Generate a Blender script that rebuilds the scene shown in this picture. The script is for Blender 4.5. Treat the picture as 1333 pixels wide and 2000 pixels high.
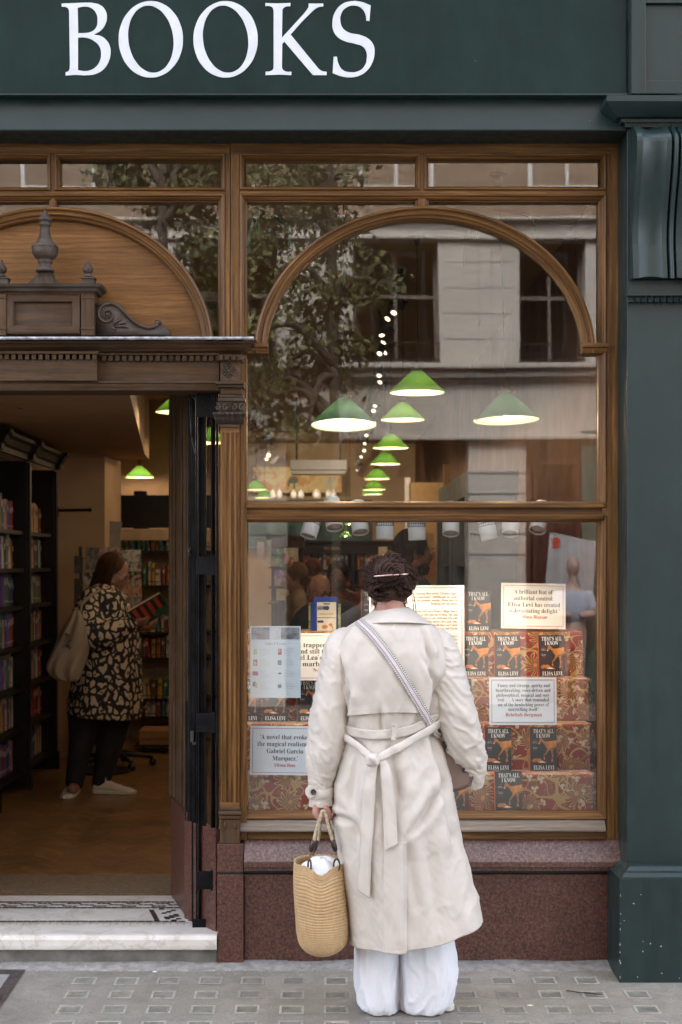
import bpy, bmesh, math, random
from mathutils import Vector, Matrix, noise
random.seed(7)
for o in list(bpy.data.objects): bpy.data.objects.remove(o)
S = bpy.context.scene
COL = S.collection
R = math.radians
PI = math.pi
# ---------------------------------------------------------------- camera
F, HX, HY, CD, CH = 2778.0, 640.0, 1100.0, 5.57, 1.573     # focal length (photo px), vanishing point, distance to the shopfront, eye height
cam = bpy.data.cameras.new("camera"); camo = bpy.data.objects.new("camera", cam); COL.objects.link(camo)
cam.sensor_fit = 'VERTICAL'; cam.sensor_height = 36; cam.lens = 50
cam.shift_x = (666.5-HX)/2000; cam.shift_y = (HY-1000)/2000
cam.clip_end = 400; cam.clip_start = .05
cam.dof.use_dof = True; cam.dof.focus_distance = 5.1; cam.dof.aperture_fstop = 4.8
camo.location = (0, -CD, CH); camo.rotation_euler = (R(90), 0, 0)
S.camera = camo
# ---------------------------------------------------------------- sky, sun, exposure
W = bpy.data.worlds.new("World"); S.world = W; W.use_nodes = True
nt = W.node_tree; bg = nt.nodes['Background']
sky = nt.nodes.new('ShaderNodeTexSky'); sky.sky_type = 'NISHITA'; sky.sun_disc = False
SUN_EL, SUN_ROT = R(52), R(-12)
sky.sun_elevation = SUN_EL; sky.sun_rotation = SUN_ROT; sky.dust_density = 3.0; sky.air_density = .8; sky.ozone_density = .6
hs_ = nt.nodes.new('ShaderNodeHueSaturation'); hs_.inputs['Saturation'].default_value = .42; nt.links.new(sky.outputs[0], hs_.inputs['Color']); nt.links.new(hs_.outputs[0], bg.inputs[0])   # thin high cloud: paler sky; bg.inputs[1].default_value = .15
sl = bpy.data.lights.new("sun", 'SUN'); sl.energy = 3.6; sl.angle = R(.5); sl.color = (1, .96, .90)
so = bpy.data.objects.new("sun", sl); COL.objects.link(so); so.location = (0, 20, 40)
sdir = Vector((math.sin(SUN_ROT)*math.cos(SUN_EL), math.cos(SUN_ROT)*math.cos(SUN_EL), math.sin(SUN_EL)))
so.rotation_euler = sdir.to_track_quat('Z', 'Y').to_euler()
S.view_settings.view_transform = 'Standard'; S.view_settings.look = 'None'; S.view_settings.gamma = 1
S.view_settings.exposure = .5
S.cycles.max_bounces = 8; S.cycles.transparent_max_bounces = 16; S.cycles.caustics_reflective = False; S.cycles.caustics_refractive = False
S.cycles.sample_clamp_indirect = 6; S.cycles.use_denoising = True

# ---------------------------------------------------------------- point from photo pixel at depth y
def X(px, y): return (px-HX)*(CD+y)/F
def Z(py, y): return CH+(HY-py)*(CD+y)/F
def at(px, py, y): return Vector((X(px, y), y, Z(py, y)))
def lin(c):
    return tuple((v/255/12.92 if v/255 <= .04045 else ((v/255+.055)/1.055)**2.4) for v in c)
# ---------------------------------------------------------------- object helpers
def props(o, label=None, cat=None, group=None, kind=None):
    if label: o['label'] = label
    if cat: o['category'] = cat
    if group: o['group'] = group
    if kind: o['kind'] = kind
    return o
def thing(name, label, cat, loc=(0, 0, 0), group=None, rotz=0):
    o = bpy.data.objects.new(name, None); COL.objects.link(o); o.location = loc; o.rotation_euler = (0, 0, rotz)
    o.empty_display_size = .05
    return props(o, label, cat, group)
class G:
    """collects geometry; build() links it as ONE mesh object"""
    def __init__(s): s.v = []; s.f = []; s.uv = []; s.m = []
    def add(s, vs, fs, uvs=None, m=0):
        b = len(s.v); s.v += [tuple(v) for v in vs]
        for i, f in enumerate(fs):
            s.f.append([b+k for k in f]); s.m.append(m)
            s.uv.append(uvs[i] if uvs else [(0, 0)]*len(f))
        return s
    def box(s, x0, x1, y0, y1, z0, z1, m=0, ax=None):
        if x0 > x1: x0, x1 = x1, x0
        if y0 > y1: y0, y1 = y1, y0
        if z0 > z1: z0, z1 = z1, z0
        vs = [(x, y, z) for z in (z0, z1) for y in (y0, y1) for x in (x0, x1)]
        fs = [(0, 2, 3, 1), (4, 5, 7, 6), (0, 1, 5, 4), (2, 6, 7, 3), (1, 3, 7, 5), (0, 4, 6, 2)]
        d = (x1-x0, y1-y0, z1-z0); g = ax if ax is not None else d.index(max(d)); o = random.random()*9
        uv = []
        for f in fs:
            uv.append([(vs[k][g]+o, sum(vs[k][j] for j in range(3) if j != g)+o) for k in f])
        return s.add(vs, fs, uv, m)
    def rings(s, rs, closed=True, caps=False, m=0, uscale=1.0):
        """quads between rings of points; u along the ring index, v around"""
        n = len(rs[0]); b = len(s.v)
        for r in rs: s.v += [tuple(p) for p in r]
        u = 0; o = random.random()*5
        for i in range(len(rs)-1):
            du = (Vector(rs[i+1][0])-Vector(rs[i][0])).length
            vacc = 0
            for j in range(n if closed else n-1):
                k = (j+1) % n
                dv = (Vector(rs[i][k])-Vector(rs[i][j])).length
                s.f.append([b+i*n+j, b+i*n+k, b+(i+1)*n+k, b+(i+1)*n+j]); s.m.append(m)
                s.uv.append([(u+o, vacc+o), (u+o, vacc+dv+o), (u+du+o, vacc+dv+o), (u+du+o, vacc+o)])
                vacc += dv
            u += du
        if caps:
            L = len(rs)-1
            s.f.append([b+j for j in reversed(range(n))]); s.m.append(m); s.uv.append([(0, 0)]*n)
            s.f.append([b+L*n+j for j in range(n)]); s.m.append(m); s.uv.append([(0, 0)]*n)
        return s
    def frame(s, x0, x1, z0, z1, prof, m=0):
        """mitred rectangular moulding in the facade plane; prof = (inset, y) from outer edge to inner"""
        for side in range(4):
            rs = []
            for e in (0, 1):
                row = []
                for (d, y) in prof:
                    c = [(x0+d, z0+d), (x1-d, z0+d), (x1-d, z1-d), (x0+d, z1-d)]
                    p = c[(side+e) % 4]; row.append((p[0], y, p[1]))
                rs.append(row)
            s.rings(rs, closed=False, m=m)
        return s
    def arch(s, cx, cz, rx, rz, prof, a0=0, a1=PI, n=64, m=0):
        rs = []
        for i in range(n+1):
            a = a0+(a1-a0)*i/n
            rs.append([(cx+(rx-d)*math.cos(a), y, cz+(rz-d)*math.sin(a)) for d, y in prof])
        return s.rings(rs, closed=False, m=m)
    def lathe(s, prof, c=(0, 0, 0), n=24, m=0, axis=None, caps=True):
        """prof = (radius, z)"""
        rs = []
        for r, z in prof:
            rs.append([(c[0]+r*math.cos(2*PI*j/n), c[1]+r*math.sin(2*PI*j/n), c[2]+z) for j in range(n)])
        if axis:
            q = Vector((0, 0, 1)).rotation_difference(Vector(axis)).to_matrix(); cc = Vector(c)
            rs = [[q@(Vector(p)-cc)+cc for p in r] for r in rs]
        return s.rings(rs, True, caps, m)
    def tube(s, pts, rad, n=8, m=0, caps=True, closed=False):
        pts = [Vector(p) for p in pts]; rs = []; N = len(pts)
        up = None
        for i, p in enumerate(pts):
            t = (pts[min(i+1, N-1)]-pts[max(i-1, 0)])
            if t.length < 1e-9: t = Vector((0, 0, 1))
            t.normalize()
            if up is None:
                up = Vector((0, 1, 0)) if abs(t.y) < .8 else Vector((1, 0, 0))
            a = (up-t*up.dot(t))
            if a.length < 1e-6: a = t.orthogonal()
            a.normalize(); up = a; b_ = t.cross(a)
            r = rad[i] if isinstance(rad, (list, tuple)) else rad
            rs.append([p+a*r*math.cos(2*PI*j/n)+b_*r*math.sin(2*PI*j/n) for j in range(n)])
        return s.rings(rs, True, caps, m)
    def prism(s, poly, y0, y1, m=0):
        """poly in (x,z), extruded in y (y0 is the front)"""
        n = len(poly)
        vs = [(x, y0, z) for x, z in poly]+[(x, y1, z) for x, z in poly]
        fs = [list(range(n)), [n+i for i in reversed(range(n))]]
        uv = [[(p[0], p[1]) for p in poly], [(p[0], p[1]) for p in reversed(poly)]]
        for i in range(n):
            k = (i+1) % n; fs.append([i, n+i, n+k, k]); uv.append([(vs[a][0]+vs[a][1], vs[a][2]) for a in (i, n+i, n+k, k)])
        return s.add(vs, fs, uv, m)
    def ell(s, c, r, n=20, k=12, m=0, rot=None):
        rs = []
        for i in range(k+1):
            a = -PI/2+PI*i/k
            ring = []
            for j in range(n):
                t = 2*PI*j/n
                v = Vector((r[0]*math.cos(a)*math.cos(t), r[1]*math.cos(a)*math.sin(t), r[2]*math.sin(a)))
                if rot: v = rot@v
                ring.append(Vector(c)+v)
            rs.append(ring)
        return s.rings(rs, True, False, m)
    def quad(s, a, b, c, d, m=0):
        a, b, c, d = map(Vector, (a, b, c, d)); u = (b-a).length; v = (d-a).length
        return s.add([a, b, c, d], [(0, 1, 2, 3)], [[(0, 0), (u, 0), (u, v), (0, v)]], m)
    def mesh(s, name):
        me = bpy.data.meshes.new(name); me.from_pydata(s.v, [], s.f)
        ul = me.uv_layers.new(name="UVMap"); k = 0
        dat = [c for f in s.uv for p in f for c in p]
        if len(dat) == len(me.loops)*2: ul.data.foreach_set('uv', dat)
        me.polygons.foreach_set('material_index', s.m)
        return me
    def build(s, name, mats, parent=None, smooth=False, bevel=0, label=None, cat=None, group=None, kind=None, local=False, subsurf=0, weld=False, solid=0, remesh=0, msmooth=0, recalc=False):
        me = s.mesh(name)
        for mm in (mats if isinstance(mats, (list, tuple)) else [mats]): me.materials.append(mm)
        if weld or recalc:
            bm = bmesh.new(); bm.from_mesh(me)
            if weld: bmesh.ops.remove_doubles(bm, verts=bm.verts, dist=1e-5)
            bmesh.ops.recalc_face_normals(bm, faces=bm.faces)
            bm.to_mesh(me); bm.free()
        if smooth: me.polygons.foreach_set('use_smooth', [True]*len(me.polygons))
        me.update()
        o = bpy.data.objects.new(name, me); COL.objects.link(o)
        if parent:
            o.parent = parent
            if not local:
                L = Matrix.Identity(4); p = parent; ch = []
                while p: ch.append(p); p = p.parent
                for q in reversed(ch): L = L@q.matrix_parent_inverse@Matrix.LocRotScale(q.location, q.rotation_euler, q.scale)
                o.matrix_parent_inverse = L.inverted()
        if remesh:
            md = o.modifiers.new('r', 'REMESH'); md.mode = 'VOXEL'; md.voxel_size = remesh; md.use_smooth_shade = True
            if msmooth:
                md = o.modifiers.new('s', 'SMOOTH'); md.iterations = msmooth; md.factor = .5
        if solid:
            md = o.modifiers.new('t', 'SOLIDIFY'); md.thickness = solid; md.offset = 0
        if bevel:
            md = o.modifiers.new('b', 'BEVEL'); md.width = bevel; md.segments = 2; md.limit_method = 'ANGLE'; md.angle_limit = R(40)
        if subsurf:
            md = o.modifiers.new('u', 'SUBSURF'); md.levels = subsurf; md.render_levels = subsurf
        return props(o, label, cat, group, kind)
def dup(root, loc, label=None, group=None, rot=None):
    r = root.copy(); COL.objects.link(r); r.location = loc
    if rot is not None: r.rotation_euler = rot
    if label: r['label'] = label
    if group: r['group'] = group
    for ch in list(root.children):
        c = ch.copy(); COL.objects.link(c); c.parent = r
        for g in list(ch.children):
            d = g.copy(); COL.objects.link(d); d.parent = c
    return r
# ---------------------------------------------------------------- lettering
_tc = {}
def serif(s):
    r = ''
    for c in s:
        if 'A' <= c <= 'Z': r += chr(0x1D400+ord(c)-65)
        elif 'a' <= c <= 'z': r += chr(0x1D41A+ord(c)-97)
        elif c in 'íá': r += {'í': chr(0x1D422), 'á': chr(0x1D41A)}[c]
        elif c == 'Ú': r += chr(0x1D414)
        else: r += c
    return r
def italic(s):
    return ''.join(chr(0x1D434+ord(c)-65) if 'A' <= c <= 'Z' else ('\u210e' if c == 'h' else chr(0x1D44E+ord(c)-97)) if 'a' <= c <= 'z' else c for c in s)
def tmesh(body, off=0, res=3):
    k = (body, off, res)
    if k not in _tc:
        c = bpy.data.curves.new('t', 'FONT'); c.body = body; c.size = 1; c.offset = off; c.resolution_u = res
        o = bpy.data.objects.new('t', c); COL.objects.link(o)
        dg = bpy.context.evaluated_depsgraph_get(); dg.update()
        me = bpy.data.meshes.new_from_object(o.evaluated_get(dg))
        _tc[k] = ([tuple(v.co) for v in me.vertices], [tuple(p.vertices) for p in me.polygons])
        bpy.data.objects.remove(o); bpy.data.curves.remove(c); bpy.data.meshes.remove(me)
    return _tc[k]
def text(g, body, x0, x1, zb, h, M, off=0, m=0, style=serif, res=3):
    """write body between x0 and x1, baseline zb, cap height h, in the (x,z) plane of matrix M (local y=0)"""
    vs, fs = tmesh(style(body) if style else body, off, res)
    if not vs: return
    a = min(v[0] for v in vs); b = max(v[0] for v in vs)
    sx = (x1-x0)/(b-a); sz = h/.69
    g.add([M@Vector((x0+(v[0]-a)*sx, 0, zb+v[1]*sz)) for v in vs], fs, None, m)
# ---------------------------------------------------------------- materials
def nodes(name):
    m = bpy.data.materials.new(name); m.use_nodes = True
    t = m.node_tree; return m, t, t.nodes['Principled BSDF']
def N(t, typ, **kw):
    n = t.nodes.new(typ)
    for k, v in kw.items():
        if k in n.inputs.keys() if hasattr(n.inputs, 'keys') else False: n.inputs[k].default_value = v
        else: setattr(n, k, v)
    return n
def ramp(t, src, stops, interp='LINEAR'):
    r = t.nodes.new('ShaderNodeValToRGB'); r.color_ramp.interpolation = interp
    e = r.color_ramp.elements
    while len(e) < len(stops): e.new(.5)
    for i, (p, c) in enumerate(stops): e[i].position = p; e[i].color = (*c, 1) if len(c) == 3 else c
    t.links.new(src, r.inputs[0]); return r.outputs[0]
def vec(t, kind='Object', scale=(1, 1, 1), loc=(0, 0, 0)):
    tc = t.nodes.new('ShaderNodeTexCoord'); mp = t.nodes.new('ShaderNodeMapping')
    mp.inputs['Scale'].default_value = scale; mp.inputs['Location'].default_value = loc
    t.links.new(tc.outputs[kind], mp.inputs[0]); return mp.outputs[0]
def nz(t, v, scale, detail=4, rough=.55, dist=0):
    n = t.nodes.new('ShaderNodeTexNoise'); n.inputs['Scale'].default_value = scale; n.inputs['Detail'].default_value = detail
    n.inputs['Roughness'].default_value = rough; n.inputs['Distortion'].default_value = dist
    t.links.new(v, n.inputs['Vector']); return n.outputs[0]
def mth(t, op, a, b=None, c=None, clamp=False):
    n = t.nodes.new('ShaderNodeMath'); n.operation = op; n.use_clamp = clamp
    for i, q in enumerate((a, b, c)):
        if q is None: continue
        if isinstance(q, (int, float)): n.inputs[i].default_value = q
        else: t.links.new(q, n.inputs[i])
    return n.outputs[0]
def mix(t, fac, a, b, blend='MIX'):
    n = t.nodes.new('ShaderNodeMix'); n.data_type = 'RGBA'; n.blend_type = blend
    for k, q in ((0, fac), (6, a), (7, b)):
        if isinstance(q, (int, float)): n.inputs[k].default_value = q
        elif isinstance(q, tuple): n.inputs[k].default_value = (*q, 1) if len(q) == 3 else q
        else: t.links.new(q, n.inputs[k])
    return n.outputs[2]
def bump(t, h, bs, strength=.3, dist=.001, chain=None):
    b = t.nodes.new('ShaderNodeBump'); b.inputs['Strength'].default_value = strength; b.inputs['Distance'].default_value = dist
    t.links.new(h, b.inputs['Height'])
    if chain: t.links.new(chain, b.inputs['Normal'])
    if bs: t.links.new(b.outputs[0], bs.inputs['Normal'])
    return b.outputs[0]
def mat(name, col, rough=.6, metal=0, var=.12, scale=8, bs=.2, bd=.001, bscale=60, spec=.5, coord='Object', sheen=0, sss=0):
    """plain paint / cloth / metal with uneven tone and a fine relief"""
    m, t, p = nodes(name); v = vec(t, coord)
    n = nz(t, v, scale, 5, .6)
    d = tuple(max(0, c*(1-var*2)) for c in col); l = tuple(min(1, c*(1+var*1.3)) for c in col)
    t.links.new(ramp(t, n, [(.3, d), (.7, l)]), p.inputs['Base Color'])
    p.inputs['Metallic'].default_value = metal
    p.inputs['Specular IOR Level'].default_value = spec
    t.links.new(ramp(t, nz(t, v, scale*2.3, 3), [(.3, (rough*.85,)*3), (.7, (min(1, rough*1.15),)*3)]), p.inputs['Roughness'])
    if bs: bump(t, nz(t, v, bscale, 5, .6), p, bs, bd)
    if sheen: p.inputs['Sheen Weight'].default_value = sheen
    if sss: p.inputs['Subsurface Weight'].default_value = sss; p.inputs['Subsurface Scale'].default_value = .01
    return m
def oak(name, dark, mid, light, rough=.42, grey=0):
    m, t, p = nodes(name)
    v = vec(t, 'UV', (1, 1, 1))
    warp = nz(t, v, 1.6, 3)
    cmb = t.nodes.new('ShaderNodeVectorMath'); cmb.operation = 'ADD'
    sc = t.nodes.new('ShaderNodeVectorMath'); sc.operation = 'SCALE'; sc.inputs['Scale'].default_value = .03
    nn = t.nodes.new('ShaderNodeTexNoise'); nn.inputs['Scale'].default_value = 2.5; t.links.new(v, nn.inputs[0])
    t.links.new(nn.outputs['Color'], sc.inputs[0]); t.links.new(v, cmb.inputs[0]); t.links.new(sc.outputs[0], cmb.inputs[1])
    def st(sx, sy):
        q = t.nodes.new('ShaderNodeMapping'); q.inputs['Scale'].default_value = (sx, sy, 1); t.links.new(cmb.outputs[0], q.inputs[0]); return q.outputs[0]
    g1 = nz(t, st(2.2, 60), 1, 5, .6, .4)
    g2 = nz(t, st(14, 420), 1, 3, .6)
    g3 = nz(t, st(1.2, 7), 1, 3)
    c = ramp(t, g1, [(.25, dark), (.5, mid), (.75, light)])
    c = mix(t, .55, c, ramp(t, g2, [(.35, (.35,)*3), (.6, (1, 1, 1))]), 'MULTIPLY')
    c = mix(t, .5, c, ramp(t, g3, [(.3, (.5, .46, .42)), (.7, (1.25, 1.2, 1.1))]), 'MULTIPLY')
    if grey:
        geo = t.nodes.new('ShaderNodeTexNoise'); geo.inputs['Scale'].default_value = 9; geo.inputs['Detail'].default_value = 6
        t.links.new(cmb.outputs[0], geo.inputs[0])
        c = mix(t, mth(t, 'MULTIPLY', ramp(t, geo.outputs[0], [(.42, (0,)*3), (.62, (1,)*3)]), grey), c, (.16, .14, .125))
    t.links.new(c, p.inputs['Base Color'])
    t.links.new(ramp(t, g1, [(.3, (rough*.8,)*3), (.7, (rough*1.25,)*3)]), p.inputs['Roughness'])
    p.inputs['Specular IOR Level'].default_value = .32
    b1 = bump(t, g2, None, .35, .0006)
    bump(t, g1, p, .3, .0012, b1)
    return m
OAK = oak('oak', (.045, .020, .006), (.155, .073, .021), (.33, .170, .058))
OAKD = oak('weathered_oak', (.026, .013, .005), (.075, .038, .015), (.135, .073, .031), .55, .10)
OAKC = oak('carved_oak', (.026, .018, .013), (.060, .040, .028), (.10, .070, .051), .55, .25)
OAKP = oak('oak_veneer', (.10, .043, .010), (.19, .085, .021), (.29, .140, .040), .45)
OAKG = oak('worn_oak', (.10, .075, .055), (.22, .18, .14), (.36, .31, .26), .6, .4)
WALNUT = oak('dark_wood', (.004, .003, .002), (.009, .006, .004), (.018, .011, .007), .5)
def paint_green(name, col, spec=.38):
    m, t, p = nodes(name); v = vec(t)
    n = nz(t, v, 3, 6, .65); n2 = nz(t, vec(t, 'Object', (1, 1, .25)), 25, 4)
    c = ramp(t, n, [(.3, tuple(x*.82 for x in col)), (.7, tuple(x*1.2 for x in col))])
    c = mix(t, .35, c, ramp(t, n2, [(.3, (.8,)*3), (.7, (1.2,)*3)]), 'MULTIPLY')
    vo = t.nodes.new('ShaderNodeTexVoronoi'); vo.inputs['Scale'].default_value = 11; t.links.new(v, vo.inputs[0])
    ch = ramp(t, vo.outputs['Distance'], [(0.0, (1,)*3), (.035, (0,)*3)], 'CONSTANT')
    sel = ramp(t, nz(t, v, 4.3, 2), [(.5, (0,)*3), (.66, (1,)*3)])
    c = mix(t, mth(t, 'MULTIPLY', ch, mth(t, 'MULTIPLY', sel, .5)), c, (.25, .27, .26))
    t.links.new(c, p.inputs['Base Color'])
    t.links.new(ramp(t, n2, [(.3, (.3,)*3), (.7, (.5,)*3)]), p.inputs['Roughness'])
    p.inputs['Specular IOR Level'].default_value = spec
    bump(t, nz(t, v, 30, 6, .6), p, .3, .0014); 
    return m
GREEN = paint_green('dark_green_paint', (.0120, .0255, .0255))
GREEN2 = paint_green('board_green_paint', (.0085, .0225, .0215), .14)
def granite(name, a, b, c3, rough=.25):
    m, t, p = nodes(name); v = vec(t)
    n1 = nz(t, v, 90, 3, .7, .5); n2 = nz(t, vec(t, 'Object', (1, 1, .6)), 170, 2, .6); n3 = nz(t, v, 4, 4)
    c = ramp(t, n1, [(.36, a), (.5, b), (.64, c3)])
    c = mix(t, ramp(t, n2, [(.60, (0,)*3), (.64, (1,)*3)]), c, (.018, .014, .014))
    c = mix(t, .6, c, ramp(t, n3, [(.3, (.75,)*3), (.7, (1.2,)*3)]), 'MULTIPLY')
    t.links.new(c, p.inputs['Base Color']); p.inputs['Roughness'].default_value = rough
    bump(t, n2, p, .08, .0006)
    return m
GRAN = granite('red_granite', (.050, .020, .014), (.095, .038, .027), (.145, .068, .052), .35)
GRANL = granite('pink_granite', (.055, .024, .016), (.10, .047, .034), (.16, .09, .07), .32)
def pavement_mat():
    m, t, p = nodes('concrete_paving'); v = vec(t)
    n1 = nz(t, v, 2.2, 6, .65); n2 = nz(t, v, 140, 4, .7); n3 = nz(t, v, 14, 5, .6, .6)
    c = ramp(t, n1, [(.3, (.165, .154, .132)), (.7, (.268, .250, .220))])
    c = mix(t, .8, c, ramp(t, n2, [(.3, (.68,)*3), (.5, (1,)*3), (.72, (1.35,)*3)]), 'MULTIPLY')
    c = mix(t, .7, c, ramp(t, n3, [(.3, (.72, .71, .69)), (.65, (1.08,)*3)]), 'MULTIPLY')
    vo = t.nodes.new('ShaderNodeTexVoronoi'); vo.inputs['Scale'].default_value = 26; t.links.new(v, vo.inputs[0])
    c = mix(t, ramp(t, vo.outputs['Distance'], [(0, (.8,)*3), (.05, (0,)*3)]), c, (.5, .49, .46))
    t.links.new(c, p.inputs['Base Color']); p.inputs['Roughness'].default_value = .75
    bump(t, n2, p, .5, .002)
    return m
PAVE = pavement_mat()
STONE = mat('pale_stone', (.53, .49, .44), .8, var=.1, scale=1.2, bs=.3, bd=.004, bscale=25)
CONC = mat('step_concrete', (.145, .14, .125), .85, var=.22, scale=14, bs=.6, bd=.003, bscale=120)
def marble():
    m, t, p = nodes('white_marble'); v = vec(t)
    n = nz(t, v, 3.5, 8, .6, 1.2)
    c = ramp(t, n, [(.38, (.62, .59, .54)), (.47, (.68, .655, .62)), (.5, (.55, .52, .47)), (.53, (.68, .655, .62)), (.75, (.72, .70, .67))])
    c = mix(t, .6, c, ramp(t, nz(t, v, 11, 4), [(.3, (.82, .78, .72)), (.7, (1.05,)*3)]), 'MULTIPLY')
    t.links.new(c, p.inputs['Base Color']); p.inputs['Roughness'].default_value = .3
    bump(t, nz(t, v, 50, 4), p, .1, .001)
    return m
MARB = marble()
TILEK = mat('black_tessera', (.03, .026, .028), .4, var=.3, scale=40)
GROUT = mat('grout', (.30, .27, .24), .85, var=.2, scale=30)
STEELB = mat('black_steel', (.006, .0065, .008), .5, 0, var=.5, scale=12, bs=.4, bd=.0008, bscale=70, spec=.13)
STEELG = mat('worn_steel', (.06, .062, .065), .45, .7, var=.4, scale=20)
LEAD = mat('lead_sheet', (.33, .34, .35), .35, .7, var=.35, scale=30, bs=.8, bd=.004, bscale=40)
WHITEP = mat('white_sign_paint', (.60, .635, .68), .5, var=.05, scale=14, bs=.15)
BLACK = mat('black_plastic', (.012, .012, .012), .45, var=.3)
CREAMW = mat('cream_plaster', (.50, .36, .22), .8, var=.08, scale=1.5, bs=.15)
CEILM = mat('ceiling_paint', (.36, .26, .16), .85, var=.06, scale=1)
WHITEPL = mat('white_plastic', (.75, .75, .73), .4, var=.04, bs=0)
def glassm(name, ior=1.6, tint=(.93, .95, .94), wav=.0, rough=0.0):
    m = bpy.data.materials.new(name); m.use_nodes = True; t = m.node_tree; t.nodes.clear()
    o = t.nodes.new('ShaderNodeOutputMaterial'); mx = t.nodes.new('ShaderNodeMixShader')
    tr = t.nodes.new('ShaderNodeBsdfTransparent'); tr.inputs[0].default_value = (*tint, 1)
    gl = t.nodes.new('ShaderNodeBsdfGlossy'); gl.inputs['Roughness'].default_value = rough; gl.inputs[0].default_value = (.98, .98, .97, 1)
    fr = t.nodes.new('ShaderNodeLayerWeight'); fr.inputs[0].default_value = .5
    f0 = 1.9*((ior-1)/(ior+1))**2
    f = mth(t, 'MULTIPLY_ADD', mth(t, 'POWER', fr.outputs['Facing'], 5), 1-f0, f0, clamp=True)
    t.links.new(f, mx.inputs[0]); t.links.new(tr.outputs[0], mx.inputs[1]); t.links.new(gl.outputs[0], mx.inputs[2])
    t.links.new(mx.outputs[0], o.inputs[0])
    if wav:
        b = t.nodes.new('ShaderNodeBump'); b.inputs['Strength'].default_value = 1; b.inputs['Distance'].default_value = wav
        t.links.new(nz(t, vec(t, 'Object', (1, 1, 1)), 1.1, 1, .4), b.inputs['Height']); t.links.new(b.outputs[0], gl.inputs['Normal'])
    return m
GLASS = glassm("shop_glass", 1.62, (.88, .90, .89), .0012)
GLASSD = glassm('dark_window_glass', 1.5, (.25, .27, .28))
CLEAR = glassm('clear_acrylic', 1.35, (.95, .95, .95))
def emis(name, col, s):
    m, t, p = nodes(name); p.inputs['Base Color'].default_value = (*col, 1); p.inputs['Emission Color'].default_value = (*col, 1); p.inputs['Emission Strength'].default_value = s
    return m
# ================================================================ SETTING: ground, street
SLOPE = .0306
def gz(y): return SLOPE*min(0, y)
g = G(); g.rings([[(-14, y, gz(y)), (14, y, gz(y))] for y in (.6, .0, -1.5, -3, -6.2)], closed=False)
g.build('pavement', PAVE, kind='structure')
g = G(); g.box(-14, 14, -6.38, -6.2, -.6, gz(-6.2)+.004); g.build('kerb', CONC, kind='structure', bevel=.012)
ROADM = mat('asphalt', (.05, .05, .05), .85, var=.2, scale=20, bs=.7, bd=.004, bscale=200)
g = G(); g.quad((-60, -6.37, -.33), (60, -6.37, -.33), (60, -10.2, -.33), (-60, -10.2, -.33)); g.build('road', ROADM, kind='structure', recalc=True)
g = G(); g.box(-60, 60, -12.6, -10.2, -.6, -.2); g.build('far_pavement', mat('dark_paving', (.10, .095, .09), .85, var=.2, scale=3, bs=.5, bscale=80), kind='structure')
g = G(); g.quad((-300, -300, -.62), (300, -300, -.62), (300, 300, -.62), (-300, 300, -.62)); g.build('ground', ROADM, kind='structure')
# mortar fillet and grit along the foot of the wall
g = G(); random.seed(3)
for i in range(420):
    x = random.choice([random.uniform(-.42, 1.1)]*3+[random.uniform(-1.3, -.4)]); t = random.random()**2*.09+.004; r = random.uniform(.0012, .0045)
    g.ell((x, -t, gz(-t)+r*.4), (r, r*random.uniform(.6, 1.3), r*.6), 6, 4)
for i in range(260):
    x = random.uniform(-1.3, 1.3); t = random.uniform(.05, 1.1); r = random.uniform(.0008, .0022)
    g.ell((x, -t, gz(-t)+r*.4), (r, r, r*.6), 5, 4)
g.build('grit', mat('grit', (.42, .38, .33), .9, var=.4, scale=60), kind='stuff', label='loose grit and crumbs along the foot of the shopfront', cat=None)
g = G()
for i in range(60):
    x0 = -1.28+i*.045
    h = .012+.01*noise.noise(Vector((x0*5, 0, 0)))
    g.rings([[(x, .03, gz(0)), (x, .02, h*.8+.003), (x, -.035-.03*abs(noise.noise(Vector((x*3, 1, 0)))), gz(-.03)+.003), (x, -.10-.012*noise.noise(Vector((x*9, 2, 0))), gz(-.1)-.002)] for x in (x0, x0+.045)], closed=False)
g.build('mortar_edge', mat('mortar', (.30, .285, .26), .9, var=.18, scale=25, bs=.8, bd=.005, bscale=50), kind='structure', smooth=True, weld=True)
# pavement lights
pl = thing('pavement_light_panel', 'grid of square glass blocks set in the pavement below the shop window', 'pavement light', (-.9, -.15, 0))
gbm, t_, p_ = nodes('cast_glass_block')
v_ = vec(t_); t_.links.new(ramp(t_, nz(t_, v_, 18, 4), [(.3, (.125, .127, .105)), (.7, (.235, .235, .205))]), p_.inputs['Base Color']); p_.inputs['Roughness'].default_value = .25
bump(t_, nz(t_, v_, 60, 4), p_, .3, .001)
gbr, t_, p_ = nodes('worn_glass_rim')
v_ = vec(t_); t_.links.new(ramp(t_, nz(t_, v_, 45, 5), [(.35, (.22, .22, .195)), (.65, (.38, .38, .335))]), p_.inputs['Base Color']); p_.inputs['Roughness'].default_value = .55
for m__ in (gbm, gbr):
    t_ = m__.node_tree; p_ = t_.nodes['Principled BSDF']; lk = p_.inputs['Base Color'].links[0].from_socket; oi = t_.nodes.new('ShaderNodeObjectInfo')
    t_.links.new(mix(t_, mth(t_, 'MULTIPLY', mth(t_, 'POWER', oi.outputs['Random'], 1.6), .75), lk, ramp(t_, nz(t_, vec(t_), 60, 5), [(.3, (.14, .135, .12)), (.7, (.24, .23, .21))])), p_.inputs['Base Color'])
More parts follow.
